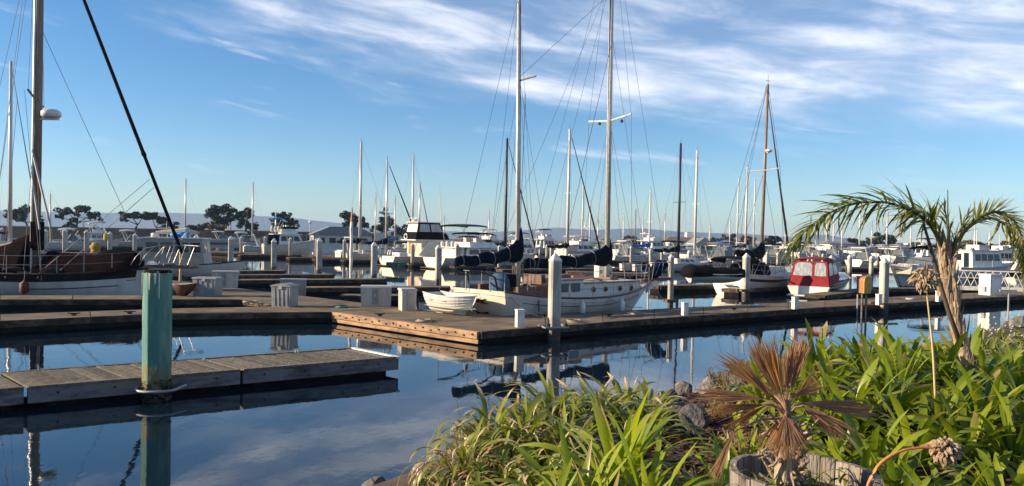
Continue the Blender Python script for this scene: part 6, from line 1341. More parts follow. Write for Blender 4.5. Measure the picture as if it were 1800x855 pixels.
PL = [ # right-hand mass, back to front
 (1745, 10.5, 'thin', 34, .5, 'fine-leaved clump farthest back at the right edge, near the shore rocks', 0), (1795, 10.0, 'thin', 34, .5, 'fine-leaved clump at the right picture edge below the utility cabinet', 0), (1700, 9.6, 'thin', 30, .45, 'fine-leaved clump just right of the palm trunk base', 0), (1770, 9.3, 'thin', 34, .45, 'fine-leaved clump below the wildflowers at the right edge', 0),
 (1572, 8.50, 'broad', 24, 0.54, 'broad-leaved clump, topmost row of the right mass, leftmost', 0.00), (1627, 8.71, 'broad', 23, 0.52, 'broad-leaved clump, topmost row of the right mass, below the dried head stalk', 0.00), (1681, 8.55, 'broad', 23, 0.49, 'broad-leaved clump, topmost row of the right mass, below the palm trunk', 0.00), (1761, 8.50, 'broad', 27, 0.47, 'broad-leaved clump, topmost row of the right mass, right of the palm trunk', 0.04), (1808, 8.77, 'broad', 25, 0.47, 'broad-leaved clump, topmost row of the right mass, rightmost', 0.00),
 (1492, 8.05, 'broad', 25, 0.48, 'broad-leaved clump, second row of the right mass, leftmost', 0.00), (1548, 7.88, 'broad', 23, 0.58, 'broad-leaved clump, second row of the right mass, left of the dried head stalk', 0.00), (1603, 7.92, 'broad', 23, 0.53, 'broad-leaved clump, second row of the right mass, below the dried head stalk', 0.00), (1658, 8.18, 'broad', 27, 0.49, 'broad-leaved clump, second row of the right mass, below the palm trunk', 0.08), (1722, 7.81, 'broad', 25, 0.49, 'broad-leaved clump, second row of the right mass, next below the palm trunk', 0.00), (1786, 7.83, 'broad', 24, 0.56, 'broad-leaved clump, second row of the right mass, rightmost', 0.00),
 (1452, 7.37, 'broad', 24, 0.48, 'broad-leaved clump, third row of the right mass, leftmost', 0.04), (1492, 7.29, 'broad', 24, 0.49, 'broad-leaved clump, third row of the right mass, left of the dried head stalk', 0.08), (1560, 7.17, 'broad', 24, 0.58, 'broad-leaved clump, third row of the right mass, next left of the dried head stalk', 0.00), (1616, 7.24, 'broad', 25, 0.47, 'broad-leaved clump, third row of the right mass, below the dried head stalk', 0.08), (1659, 7.25, 'broad', 22, 0.52, 'broad-leaved clump, third row of the right mass, below the palm trunk', 0.00), (1727, 7.48, 'broad', 23, 0.48, 'broad-leaved clump, third row of the right mass, next below the palm trunk', 0.00), (1787, 7.24, 'broad', 24, 0.57, 'broad-leaved clump, third row of the right mass, rightmost', 0.04),
 (1437, 6.59, 'broad', 26, 0.57, 'broad-leaved clump, fourth row of the right mass, leftmost', 0.04), (1472, 6.41, 'broad', 22, 0.51, 'broad-leaved clump, fourth row of the right mass, left of the dried head stalk', 0.04), (1522, 6.54, 'broad', 27, 0.55, 'broad-leaved clump, fourth row of the right mass, next left of the dried head stalk', 0.04), (1594, 6.53, 'broad', 23, 0.58, 'broad-leaved clump, fourth row of the right mass, third left of the dried head stalk', 0.00), (1656, 6.68, 'broad', 25, 0.51, 'broad-leaved clump, fourth row of the right mass, below the dried head stalk', 0.00), (1700, 6.79, 'broad', 26, 0.60, 'broad-leaved clump, fourth row of the right mass, below the palm trunk', 0.00), (1775, 6.70, 'broad', 24, 0.58, 'broad-leaved clump, fourth row of the right mass, rightmost', 0.08),
 (1423, 5.87, 'broad', 22, 0.58, 'broad-leaved clump, fifth row of the right mass, leftmost', 0.00), (1468, 5.83, 'broad', 23, 0.48, 'broad-leaved clump, fifth row of the right mass, left of the dried head stalk', 0.00), (1533, 6.06, 'broad', 25, 0.48, 'broad-leaved clump, fifth row of the right mass, next left of the dried head stalk', 0.08), (1584, 5.76, 'broad', 25, 0.50, 'broad-leaved clump, fifth row of the right mass, third left of the dried head stalk', 0.08), (1657, 6.04, 'broad', 26, 0.52, 'broad-leaved clump, fifth row of the right mass, below the dried head stalk', 0.08), (1730, 5.99, 'broad', 25, 0.50, 'broad-leaved clump, fifth row of the right mass, below the palm trunk', 0.08), (1795, 6.06, 'broad', 22, 0.51, 'broad-leaved clump, fifth row of the right mass, rightmost', 0.00),
 (1448, 5.37, 'broad', 24, 0.49, 'broad-leaved clump, sixth row of the right mass, leftmost', 0.08), (1501, 5.21, 'broad', 26, 0.57, 'broad-leaved clump, sixth row of the right mass, left of the dried head stalk', 0.04), (1565, 5.31, 'broad', 24, 0.55, 'broad-leaved clump, sixth row of the right mass, next left of the dried head stalk', 0.00), (1662, 5.12, 'broad', 26, 0.55, 'broad-leaved clump, sixth row of the right mass, below the dried head stalk', 0.04), (1733, 5.11, 'broad', 27, 0.55, 'broad-leaved clump, sixth row of the right mass, below the palm trunk', 0.04), (1813, 5.07, 'broad', 22, 0.52, 'broad-leaved clump, sixth row of the right mass, rightmost', 0.04),
 (1463, 4.67, 'broad', 25, 0.48, 'broad-leaved clump, seventh row of the right mass, leftmost', 0.04), (1539, 4.51, 'broad', 24, 0.53, 'broad-leaved clump, seventh row of the right mass, left of the dried head stalk', 0.08), (1619, 4.77, 'broad', 23, 0.55, 'broad-leaved clump, seventh row of the right mass, below the dried head stalk', 0.08), (1704, 4.78, 'broad', 26, 0.47, 'broad-leaved clump, seventh row of the right mass, below the palm trunk', 0.00), (1789, 4.73, 'broad', 25, 0.48, 'broad-leaved clump, seventh row of the right mass, rightmost', 0.00),
 (1511, 4.17, 'broad', 25, 0.45, 'broad-leaved clump, eighth row of the right mass, leftmost', 0.08), (1577, 4.15, 'broad', 27, 0.46, 'broad-leaved clump, eighth row of the right mass, left of the dried head stalk', 0.00), (1674, 3.96, 'broad', 25, 0.50, 'broad-leaved clump, eighth row of the right mass, below the palm trunk', 0.00), (1775, 4.20, 'broad', 23, 0.50, 'broad-leaved clump, eighth row of the right mass, rightmost', 0.00),
 (1593, 3.79, 'broad', 23, 0.42, 'broad-leaved clump, lowest row of the right mass, leftmost', 0.00), (1681, 3.53, 'broad', 23, 0.46, 'broad-leaved clump, lowest row of the right mass, below the palm trunk', 0.00), (1791, 3.59, 'broad', 25, 0.48, 'broad-leaved clump, lowest row of the right mass, rightmost', 0.00),
 (1758, 12.2, 'thin', 30, .5, 'sparse clump among the shore rocks at the right edge, left one', .1), (1800, 12.6, 'thin', 30, .5, 'sparse clump among the shore rocks at the right edge, right one', .1), (1722, 11.2, 'thin', 30, .5, 'sparse clump at the shore right of the palm trunk', .1), (1822, 11.2, 'thin', 30, .5, 'clump cut by the right frame edge near the rocks', .1),
 # left-hand mass
 (965, 6.9, 'thin', 46, 0.53, 'thin-leaved clump at the top left of the left mound', .15), (1040, 7.1, 'thin', 50, 0.57, 'thin-leaved clump forming the peak of the left mound', .12), (1105, 7.0, 'thin', 50, 0.52, 'thin-leaved clump on the upper right of the left mound', .10), (1142, 6.4, 'thin', 44, 0.47, 'dark drooping clump at the right edge of the left mound, by the rocks', .10),
 (905, 6.3, 'thin', 46, 0.47, 'thin-leaved clump left of the mound peak with pale curled tips', .30), (980, 6.1, 'thin', 50, 0.50, 'thin-leaved clump with a red leaf in the middle of the left mound', .22), (1060, 6.1, 'thin', 48, 0.48, 'thin-leaved clump right below the mound peak', .15), (1128, 5.7, 'thin', 40, 0.45, 'shaded clump low on the right side of the left mound', .12),
 (861, 5.7, 'thin', 44, 0.47, 'yellowing clump on the left flank of the mound', .40), (925, 5.4, 'thin', 48, 0.48, 'mixed green and straw clump at the heart of the left mound', .32), (1000, 5.3, 'thin', 46, 0.47, 'thin-leaved clump behind the bright front leaves', .25),
 (822, 5.1, 'thin', 44, 0.39, 'straw-coloured clump hanging over the water side of the mound', .60), (880, 4.9, 'thin', 44, 0.43, 'green and straw clump above the lowest left plants', .38), (794, 4.6, 'thin', 44, 0.33, 'leftmost dry clump at the bottom of the mound', .65), (849, 4.4, 'thin', 44, 0.37, 'dry tangled clump at the bottom edge, second from the left', .55), (950, 4.7, 'thin', 40, 0.45, 'clump between the mound and the bright front plants', .25),
 # bright plants in front
 (1090, 4.5, 'strap', 44, .72, 'bright tall upright clump in the centre foreground', .04), (1145, 4.1, 'strap', 34, .60, 'bright clump leaning right over the mulch', .04), (1025, 4.1, 'strap', 36, .58, 'bright clump left of the tallest front one', .05), (960, 3.8, 'strap', 30, .50, 'bright low clump at the bottom edge below the mound', .05), (1075, 3.7, 'strap', 32, .50, 'lowest bright clump in the centre at the bottom edge', .04), (893, 3.8, 'strap', 26, .42, 'small bright clump at the bottom edge, left of the other bright ones', .10),
 # around the dead fan palm
 (1345, 6.2, 'strap', 34, .50, 'green clump behind the dead fan palm, left side', .15), (1400, 6.6, 'strap', 32, .52, 'green clump behind the dead fan palm, right side', .12), (1318, 4.9, 'strap', 30, .44, 'low green clump left of the dead palm trunk', .08), (1290, 4.2, 'strap', 30, .46, 'green clump touching the left side of the barrel', .05), (1255, 3.9, 'strap', 22, .36, 'small clump at the bottom edge between mulch and barrel', .06), (1395, 5.2, 'strap', 26, .45, 'clump peeping between the barrel and the right mass', .08)]
for i, (px, d, k, n, ln, lb, df) in enumerate(PL):
    clump(px, d, k, int(n*{'thin': 2.5, 'broad': 1.95, 'strap': 1.35}[k]), ln*{'thin': 1.02, 'broad': .95, 'strap': .95}[k], lb, 100+i, spread=.24 if k == 'thin' else .13, tilt={'thin': 74, 'broad': 70, 'strap': 50}[k], dryf=df*1.15)
# straw tufts and mulch chips
def tuft(px, d, n, ln, label, seed, m='straw', w_=.004):
    rd = random.Random(seed); c = gpt(px, d); t = MB()
    for _ in range(n):
        a = rd.uniform(0, 6.28); r = rd.uniform(0, .26)*ln/.2; x, y = r*math.cos(a), r*math.sin(a); z = ground(c.x+x, c.y+y)-c.z-.01; l = ln*rd.uniform(.4, 1.2); b = rd.uniform(0, 6.28); e = rd.uniform(.1, 1.3)
        dx, dy, dz = math.cos(b)*math.cos(e)*l, math.sin(b)*math.cos(e)*l, math.sin(e)*l; s = w_*rd.uniform(.7, 1.5)
        t.add([(x-s, y, z), (x+s, y, z), (x+dx*.6+s, y+dy*.6, z+dz*.75), (x+dx, y+dy, z+dz*.55), (x+dx*.6-s, y+dy*.6, z+dz*.75)], [(0, 1, 2, 4), (4, 2, 3)])
    o = t.build('grass_tuft', m, None); o.location = c; return tag(o, label, 'dry grass', 'dry grass tufts on the bank')
for i, (px, d, n, ln, lb) in enumerate([(1205, 6.3, 300, .10, 'dry straw tuft below the biggest rock, left one'), (1245, 6.2, 300, .10, 'dry straw tuft left of the dead palm fronds'), (1325, 7.2, 900, .30, 'rounded straw-coloured grass mound behind the dead fan palm'), (1270, 6.2, 300, .11, 'flat straw tuft between the mulch and the dead palm'), (1180, 6.3, 300, .12, 'straw tuft at the right foot of the left mound'), (1300, 5.4, 300, .13, 'thin straw tuft left of the low green clump'), (1690, 8.8, 300, .2, 'straw tuft beside the palm trunk base'), (1215, 4.6, 260, .14, 'scattered straw on the mulch at the bottom edge')]):
    tuft(px, d, n, ln, lb, 50+i)
rd = random.Random(77); g = MB()
for _ in range(9000):
    d = rd.uniform(3, 8.5); px = rd.uniform(1100, 1480); c = gpt(px, d)
    if shore(c.x, c.y) < 2.6: continue
    s = rd.uniform(.008, .032); a = rd.uniform(0, 6.28); e = rd.uniform(-.5, .5); u = Vector((math.cos(a), math.sin(a), e))*s; v = Vector((-math.sin(a), math.cos(a), rd.uniform(-.6, .6)))*s*rd.uniform(.2, .6); c.z += rd.uniform(0, .02)
    g.add([c-u-v, c+u-v, c+u+v, c-u+v], [(0, 1, 2, 3)])
tag(g.build('mulch_chips', 'bark_chip'), 'dark red-brown bark mulch chips scattered on the bank', 'mulch', kind='stuff')
# rocks
RK = []
import bmesh
for q in range(8):
    rd = random.Random(q+5); bm = bmesh.new(); bmesh.ops.create_icosphere(bm, subdivisions=2, radius=.5)
    pl = [(Vector((rd.gauss(0, 1), rd.gauss(0, 1), rd.gauss(0, 1))).normalized(), rd.uniform(.26, .42)) for _ in range(11)]
    for v in bm.verts:
        for n_, k in pl:
            dd = v.co.dot(n_)-k
            if dd > 0: v.co -= n_*dd*.92
        v.co += Vector((rd.uniform(-1, 1), rd.uniform(-1, 1), rd.uniform(-1, 1)))*.018
    me = bpy.data.meshes.new('rock'); bm.to_mesh(me); bm.free(); me.materials.append(MATS['rock' if q % 4 else 'pale_rock']); RK.append(me)
def rock(x, y, s, label, q, rd, up=0.0):
    z = ground(x, y)+s*.12+up; o = link('rock', RK[q % 8], None, (x, y, z), (rd.uniform(0, 6), rd.uniform(0, 6), rd.uniform(0, 6)), (s*rd.uniform(.85, 1.3), s*rd.uniform(.8, 1.1), s*rd.uniform(.65, .9)))
    return tag(o, label, 'rock', 'riprap rocks along the water edge')
rd = random.Random(12); k = 0
for px, d, s, lb in [(1205, 8.3, .50, 'biggest pale rust-stained rock in the heap left of the dead fan palm'), (1168, 8.9, .30, 'dark angular rock right beside the left leaf mound'), (1245, 9.0, .44, 'flat-topped grey rock behind the dead palm frond tips'), (1180, 7.8, .26, 'light grey rock at the front left of the heap'), (1275, 9.6, .46, 'grey rock at the back of the heap under the reflected masts'), (1310, 11.5, .42, 'long pale rock at the water behind the dead fan palm'), (1290, 8.8, .40, 'rounded grey rock left of the long pale one'), (1427, 15.5, .55, 'pale grey rock at the water left of the right mass tip'), (1790, 15.5, .42, 'big pale rock at the right picture edge'), (1768, 16, .34, 'smaller rock left of the big one at the right edge'), (712, 8.4, .34, 'pale rock standing at the bottom edge where the left mound meets the water'), (695, 8.8, .28, 'low dark rock at the bottom edge, leftmost of all')]:
    c = gpt(px, d)
    if shore(c.x, c.y) < .1: c = Vector((c.x+.1, c.y-.15, 0))
    rock(c.x, c.y, s*(.62 if 1100 < px < 1340 else 1), lb, k+1, rd, s*.1); k += 1
used = set()
for i in range(520):
    hp = i > 260; v = rd.uniform(-2.5, 21) if not hp else rd.uniform(-1.5, 5.5); s_ = rd.uniform(1.2, 4.3) if hp else rd.uniform(-.35, 2.6)*(1 if rd.random() < .75 else .4); x = -1.3+.70*s_+.71*v; y = 9.3-.71*s_+.70*v; sz = rd.uniform(.14, .36)
    px = 900+x/y*1400
    if (px > 760 and px < 1135 or px > 1350 and px < 1735) and not (s_ < .3 and rd.random() < .25): continue
    if px < 640 or px > 1850 or (hp and not 1135 < px < 1350): continue
    if hp: sz = rd.uniform(.15, .32)
    zone_ = 'under the left leaf mound' if px < 1140 else 'in the heap between the left mound and the dead fan palm' if px < 1345 else 'hidden behind the right leaf mass' if px < 1740 else 'at the right picture edge'
    size = 'small' if sz < .22 else 'middle-sized' if sz < .3 else 'larger'
    tone = 'tan-grey' if i % 4 == 0 else 'grey'; nb = 'in the water' if s_ < .2 else 'at the waterline' if s_ < .9 else 'mid-bank' if s_ < 1.8 else 'high up'
    if 1135 < px < 1350: where = 'in the heap '+['beside the left mound', 'left of its middle', 'in its middle', 'right of its middle', 'behind the dead fronds'][min(4, int((px-1135)/43))]
    elif px >= 1735: where = 'at the right edge '+('by the wildflowers' if px < 1790 else 'cut by the frame')
    elif px < 760: where = 'at the left foot of the leaf mound'
    elif px <= 1135: where = 'behind the left leaf mound'
    else: where = 'behind the right leaf mass'
    lb_ = '%s %s %s rock %s, %s' % (size, ['blocky', 'wedge-shaped', 'flat', 'rounded', 'pointed', 'lumpy', 'squat', 'jagged'][i % 8], tone, where, nb)
    if lb_ in used: continue
    used.add(lb_); rock(x, y, sz, lb_, i, rd)
# ------------------------------------------------------------------ half barrel and dead fan palm
bc = gpt(1420, 3.35); RZ = 2.03; t = thing('half_barrel', (bc.x, bc.y, bc.z-.02), 0, 'weathered half-barrel planter at the bottom edge holding the dead fan palm', 'planter'); hb_ = RZ-bc.z+.02
ns = 26
for i in range(ns):
    a0 = 2*math.pi*i/ns+.008; a1 = 2*math.pi*(i+1)/ns-.008; g = MB(); dz = random.uniform(-.006, .006); dr = random.uniform(-.003, .003); rg = []
    for z, r in ((0, .245), (hb_*.35, .278), (hb_*.75, .300), (hb_+dz, .305)):
        rg.append([((r+dr)*math.cos(a0), (r+dr)*math.sin(a0), z), ((r+dr)*math.cos(a1), (r+dr)*math.sin(a1), z), ((r+dr-.028)*math.cos(a1), (r+dr-.028)*math.sin(a1), z), ((r+dr-.028)*math.cos(a0), (r+dr-.028)*math.sin(a0), z)])
    g.loft(rg).build('stave', 'stave', t)
for z, r in ((hb_*.3, .278), (hb_*.72, .302)): MB().grid([[(r*math.cos(a), r*math.sin(a), z-.02) for a in [q*.2618 for q in range(24)]], [((r+.004)*math.cos(a), (r+.004)*math.sin(a), z-.02) for a in [q*.2618 for q in range(24)]], [((r+.005)*math.cos(a), (r+.005)*math.sin(a), z+.02) for a in [q*.2618 for q in range(24)]], [(r*math.cos(a), r*math.sin(a), z+.02) for a in [q*.2618 for q in range(24)]]], True).build('hoop', 'hoop', t)
MB().lathe([(.26, 0), (.272, hb_-.11), (.15, hb_-.08), (.02, hb_-.06)], n=20).build('soil', 'soil', t)
BZ = RZ-.09
P0 = Vector((atd(1388, 700, 3.32).x, 3.32, BZ)); crown_ = atd(1384, 735, 3.32)
dp = thing('dead_fan_palm', P0, 0, 'small dead fan palm with dry reddish-brown fans growing in the half barrel', 'palm')
rd = random.Random(8); CR = crown_-P0
MB().tube([(0, 0, -.05), CR*.5, CR], [.055, .05, .04], 9).build('trunk', 'palm_trunk', dp)
g = MB()
for i in range(70):
    a = rd.uniform(0, 6.28); z = rd.uniform(0, CR.z); l = rd.uniform(.04, .13); r = .05; p = Vector((r*math.cos(a)+CR.x*z/CR.z, r*math.sin(a), z)); g.tube([p, p+Vector((l*.6*math.cos(a), l*.6*math.sin(a), l*rd.uniform(-.6, .8)))], .007, 4, .003)
g.build('old_leaf_bases', 'palm_trunk', dp)
def fan(b, tip, spread, n, dd, m='dead_frond', col=None, closed=.5):
    b = (b[0]*.58+1384*.42, b[1]*.58+722*.42) if b[0] > 1300 else b
    B_ = atd(b[0], b[1], 3.32+dd*.6)-P0; T = atd(tip[0], tip[1], 3.32+dd)-P0; D = T-B_; Ln = D.length; D.normalize()
    sd = D.cross(Vector((rd.uniform(-.5, .5), 1, rd.uniform(-.5, .5)))).normalized(); up = sd.cross(D); g = MB(); n = int(n*1.4)
    for i in range(n):
        u = (i/(n-1)-.5)*2; a = u*R(spread)*.85; l = Ln*(1-.18*u*u)*rd.uniform(.86, 1.04); d1 = (D*math.cos(a)+sd*math.sin(a)).normalized(); w = Ln*.015*rd.uniform(.7, 1.2)
        zz = (.5 if i % 2 else -.5)*w+rd.uniform(-1, 1)*Ln*.02; droop = Vector((0, 0, -rd.uniform(.0, .10)*l)); s2 = sd*math.cos(a)-D*math.sin(a)
        p0 = B_; p1 = B_+d1*l*.35+up*zz; p2 = B_+d1*l*.7+up*zz*2+droop*.4+up*rd.uniform(-.03, .03)*l; p3 = B_+d1*l+up*zz*3+droop+sd*rd.uniform(-.04, .04)*l
        g.add([p0-s2*w*.25, p0+s2*w*.25, p1+s2*w, p1-s2*w, p2+s2*w*.7, p2-s2*w*.7, p3, p1+up*w*.5, p2+up*w*.4], [(0, 1, 2, 7), (0, 7, 3), (3, 7, 8, 5), (7, 2, 4, 8), (5, 8, 6), (8, 4, 6)])
    o = g.build('frond', m, dp)
    mid = (B_+CR)/2+Vector((0, 0, .02)); MB().tube([CR, mid, B_], [.007, .005, .004], 5).build('petiole', 'dead_petiole', o)
for a in [((1356, 680), (1316, 578), 10, 13, .02), ((1345, 676), (1256, 612), 11, 16, .1), ((1335, 684), (1282, 622), 10, 13, -.1), ((1312, 688), (1215, 686), 9, 15, .05), ((1316, 704), (1228, 724), 10, 14, -.06), ((1392, 670), (1420, 574), 9, 16, .12), ((1370, 676), (1356, 576), 7, 12, -.02), ((1376, 678), (1384, 598), 7, 10, .1),
          ((1400, 680), (1462, 668), 16, 13, .15), ((1430, 700), (1556, 718), 10, 17, .12), ((1430, 708), (1510, 778), 16, 14, -.04), ((1292, 757), (1246, 852), 7, 14, -.1), ((1380, 738), (1398, 808), 30, 24, -.16), ((1374, 742), (1352, 806), 18, 14, -.1), ((1318, 706), (1262, 762), 10, 10, .2), ((1348, 664), (1322, 600), 10, 10, .2), ((1400, 700), (1440, 640), 8, 9, .25), ((1360, 672), (1338, 586), 8, 13, .0), ((1380, 668), (1400, 582), 7, 12, .05), ((1374, 745), (1372, 812), 22, 18, -.12), ((1392, 744), (1418, 800), 22, 16, -.08), ((1366, 742), (1330, 790), 16, 12, .0), ((1352, 676), (1290, 640), 8, 12, .05)]:
    fan(*a)
# weeds inside the barrel
for i, (px, d, n, ln, lb) in enumerate([(1340, 3.3, 14, .13, 'small green weed inside the barrel near its left rim'), (1430, 3.3, 12, .12, 'wispy weed inside the barrel right of the dead palm'), (1480, 3.4, 12, .14, 'dark green weed inside the barrel near its right rim')]):
    t2 = clump(px, d, 'thin', n, ln*1.6, lb, 300+i, spread=.05, tilt=60, dryf=.2, name='weed', group='weeds in the barrel'); t2.location.z = BZ-.01
# ------------------------------------------------------------------ date palm
DP = 6.1
tp = [atd(x, y, DP) for x, y in ((1707, 700), (1700, 650), (1688, 600), (1676, 550), (1667, 500), (1661, 455), (1659, 428))]
base = Vector((tp[0].x+.02, DP, ground(tp[0].x, DP)-.1))
pt = thing('date_palm', base, 0, 'slender date palm with shaggy grey trunk and arching green fronds on the right', 'palm')
pts = [Vector((0, 0, 0))]+[p-base for p in tp]; MB().tube(pts, [.080, .072, .062, .052, .047, .045, .048, .04], 12).build('trunk', 'palm_trunk', pt, smooth=True)
rd = random.Random(31); g = MB()
for i in range(120):
    k = rd.uniform(.15, 1); f = k*(len(pts)-1); j = min(int(f), len(pts)-2); c = pts[j].lerp(pts[j+1], f-j); a = rd.uniform(0, 6.28); r = .045+.026*(1-k); u = Vector((math.cos(a), math.sin(a), 0)); v = Vector((-math.sin(a), math.cos(a), 0)); l = rd.uniform(.08, .22); w = rd.uniform(.006, .018)
    g.add([c+u*r*.9-v*w, c+u*r*.9+v*w, c+u*(r+.012)+v*w*.7+Vector((0, 0, l*.6)), c+u*(r+.012)-v*w*.7+Vector((0, 0, l*.6)), c+u*(r+.02)+Vector((0, 0, l))], [(0, 1, 2, 3), (3, 2, 4)])
g.build('fibre_sheaths', 'palm_trunk', pt)
def leaflet(bend, W, m, seed):
    g = MB(); g.t = []; a = 0; x = z = 0
    for i in range(6):
        t_ = i/5; w = W*(.5+t_*1.6 if t_ < .3 else 1.0)*(1-max(0, (t_-.3)/.7)**1.5); w = max(w, .001)
        g.v += [(x, w, z+w*.35), (x, 0, z), (x, -w, z+w*.35)]; g.t += [t_]*3; x += math.cos(a)*.2; z += math.sin(a)*.2; a -= bend/5*(1+.5*t_)
    for i in range(5):
        for j in range(2): q = i*3+j; g.f.append((q, q+1, q+4, q+3))
    g.sm = True; return g.mesh('leaflet', m)
LL = {m: [leaflet(b, .0195, m, i) for i, b in enumerate((.1, .5, .9, 1.3))] for m in ('palm_leaf', 'palm_leaf_yellow')}
def spline(P, n):
    out = []
    for i in range(n+1):
        f = i/n*(len(P)-1); j = min(int(f), len(P)-2); u = f-j; p0 = P[max(j-1, 0)]; p1 = P[j]; p2 = P[j+1]; p3 = P[min(j+2, len(P)-1)]
        out.append(.5*((2*p1)+(p2-p0)*u+(2*p0-5*p1+4*p2-p3)*u*u+(3*p1-p0-3*p2+p3)*u**3))
    return out
def pfrond(path, n, ln, t0=.12, m='palm_leaf', fwd=40, droop=.5, yel=.2, seed=0, r0=.016, dfar=0.0, lift=20, both=True):
    rd = random.Random(seed); K = len(path); P = spline([atd(x, y, DP+dfar*i/(K-1))-base for i, (x, y) in enumerate(path)], 24)
    o = MB().tube(P, [lerp(r0, .003, i/24) for i in range(25)], 6).build('frond', 'palm_leaf' if r0 < .02 else 'palm_leaf_yellow', pt, smooth=True)
    for i in range(n):
        t_ = lerp(t0, .985, (i+.5)/n); f = t_*24; j = min(int(f), 23); c = P[j].lerp(P[j+1], f-j); D = (P[j+1]-P[j]).normalized()
        side = D.cross(Vector((0, 1, .2))).normalized(); dep = side.cross(D).normalized()
        for s in ((1, -1) if both else (1,)):
            fa = R(fwd+rd.uniform(-14, 14))*(1-.45*t_); el_ = R(lift+rd.uniform(-35, 35))
            v = (D*math.cos(fa)+(dep*s*math.cos(el_)+side*math.sin(el_)*(1 if rd.random() < .5 else -1))*math.sin(fa)).normalized()
            l = ln*(math.sin(math.pi*min(1, .22+t_*.75))**.5)*rd.uniform(.75, 1.1)
            z = Vector((0, 0, 1)); y = z.cross(v); y = y.normalized() if y.length > .01 else Vector((0, 1, 0)); z2 = v.cross(y)
            mm = 'palm_leaf_yellow' if rd.random() < yel else m
            lf = link('leaflet', LL[mm][min(3, max(0, int(droop*3+rd.uniform(-1, 1.3))))], o); M3 = Matrix((v, y, z2)).transposed() @ Matrix.Rotation(rd.uniform(-.9, .9), 3, 'X')
            wsc = l*rd.uniform(.8, 1.2)*(.45/ max(l, .25)); lf.matrix_local = Matrix.Translation(c) @ (M3 @ Matrix.Diagonal((l, wsc, l))).to_4x4()
pfrond([(1657, 440), (1645, 412), (1628, 388), (1600, 370), (1555, 356), (1505, 358), (1455, 376), (1415, 408), (1385, 445)], 84, .36, t0=.16, droop=.75, seed=1, dfar=-.5, lift=35, fwd=48)
pfrond([(1662, 440), (1650, 405), (1640, 385), (1622, 372), (1598, 378), (1585, 405)], 22, .28, t0=.3, droop=.8, seed=2, dfar=.3, lift=30)
pfrond([(1675, 450), (1690, 412), (1712, 388), (1742, 374), (1766, 376), (1788, 396), (1800, 430)], 90, .17, t0=.30, droop=.12, yel=.7, seed=3, dfar=-.2, lift=60, fwd=55, r0=.022)
pfrond([(1672, 448), (1700, 402), (1742, 384), (1780, 408), (1800, 452), (1806, 505)], 46, .28, t0=.45, droop=.9, yel=.6, seed=4, dfar=.4, lift=20, fwd=45)
pfrond([(1664, 445), (1668, 415), (1664, 385), (1658, 358)], 12, .20, t0=.25, droop=.3, seed=5, dfar=.2, fwd=30, lift=60)
pfrond([(1668, 448), (1682, 420), (1694, 392), (1706, 372)], 12, .20, t0=.2, droop=.4, seed=6, dfar=.1, fwd=30, lift=60)
pfrond([(1660, 450), (1652, 420), (1640, 398), (1634, 378)], 10, .20, t0=.2, droop=.4, seed=7, dfar=-.1, fwd=35, lift=60)
MB().tube([atd(1666, y, DP)-base for y in (450, 400, 334)], [.010, .008, .003], 5).build('spear', 'palm_leaf', pt)
MB().tube([atd(x, y, DP-.2)-base for x, y in ((1622, 388), (1634, 430), (1650, 490), (1668, 550), (1690, 610))], [.008, .012, .014, .016, .018], 6).build('dead_stem', 'dark_stem', pt, smooth=True)
for x, y, l in ((1672, 470, 1), (1682, 500, -1), (1652, 480, -1)): MB().tube([atd(x, y+40, DP-.08)-base, atd(x+4*l, y, DP-.1)-base, atd(x+14*l, y-45, DP-.1)-base], [.022, .016, .006], 6).build('cut_petiole', 'palm_trunk', pt)
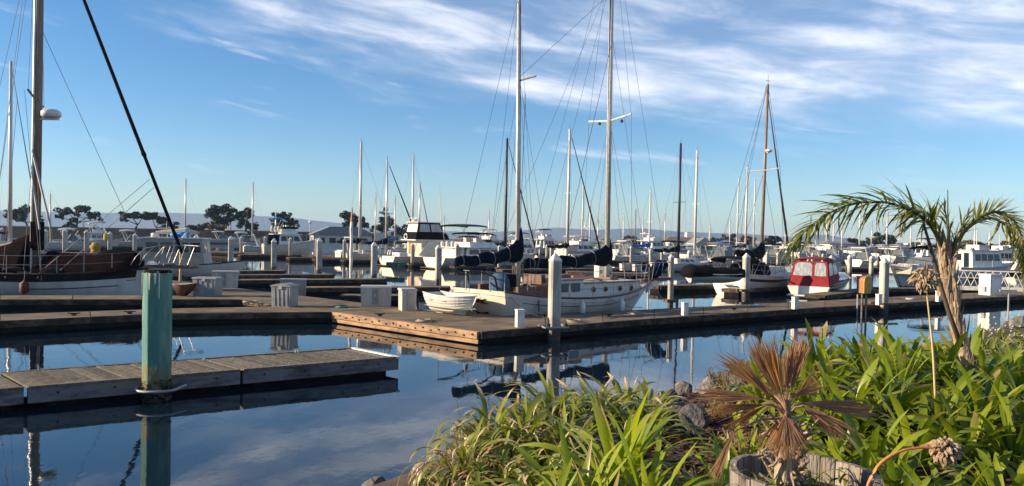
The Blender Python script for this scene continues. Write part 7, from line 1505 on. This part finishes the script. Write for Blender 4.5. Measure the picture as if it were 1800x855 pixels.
# dried flower heads
def head(px, py, d, rpx, path, label, sm, seed, n=110):
    rd = random.Random(seed); r = rpx*d/1400; C_ = atd(px, py, d); b = [atd(x, y, d+.02) for x, y in path]; t = thing('dried_flower', b[0], 0, label, 'flower')
    MB().tube(spline([p-b[0] for p in b]+[C_-b[0]], 16), [.0068]*10+[.0052]*7, 7).build('stalk', sm, t, smooth=True)
    g = MB(); c = C_-b[0]
    for i in range(n):
        v = Vector((rd.gauss(0, 1), rd.gauss(0, 1), rd.gauss(0, 1)-.15)).normalized(); u = v.orthogonal().normalized(); a = c+v*r*.15; m_ = c+v*r*rd.uniform(.5, .7)+Vector((0, 0, -r*.05)); e = m_+(v*.5+u*rd.uniform(-.8, .8)+Vector((0, 0, -.5))).normalized()*r*rd.uniform(.3, .5)
        g.tube([a, m_], .0018, 4); g.tube([m_, m_.lerp(e, .5), e], [.004, .008, .002], 5)
    g.build('seed_head', 'seed_brown', t)
head(1626, 486, 4.9, 29, [(1644, 700), (1640, 620), (1634, 560)], 'round dried flower head on a tall pale stalk left of the palm trunk', 'tan_stem', 5)
head(1663, 788, 3.1, 29, [(1518, 880), (1532, 838), (1556, 808), (1600, 789)], 'round dried seed head on an arching red stem at the bottom right', 'red_stem', 6, n=150)
for i, (px, d, tx, ty, lb) in enumerate([(1752, 10.6, 1748, 566, 'thin wildflower stem with violet specks at the right, left one'), (1778, 10.8, 1783, 560, 'thin wildflower stem with violet specks at the right, right one')]):
    c = gpt(px, d); t = thing('wildflower', c, 0, lb, 'flower', 'wildflowers at the right'); e = atd(tx, ty, d)-c; MB().tube([(0, 0, 0), e*.6+Vector((.03, 0, 0)), e], .006, 4).build('stem', 'palm_leaf', t); g = MB(); rd = random.Random(i)
    for _ in range(12): p = e+Vector((rd.uniform(-.1, .1), rd.uniform(-.05, .05), rd.uniform(-.25, .05))); g.lathe([(.002, 0), (.014, .012), (.002, .03)], p, 5)
    g.build('blossoms', 'grey_canvas', t)
# ------------------------------------------------------------------ air
hz = MB().box(-4400, 4400, -80, 4400, -2.2, 85)
m = bpy.data.materials.new('haze'); m.use_nodes = True; t = m.node_tree; t.nodes.remove(t.nodes['Principled BSDF'])
pv = t.nodes.new('ShaderNodeVolumePrincipled'); pv.inputs['Color'].default_value = (.42, .66, 1.0, 1); pv.inputs['Density'].default_value = .00017; pv.inputs['Anisotropy'].default_value = .1
t.links.new(pv.outputs[0], t.nodes['Material Output'].inputs['Volume']); MATS['haze'] = m
hz.build('haze', 'haze', kind='stuff')
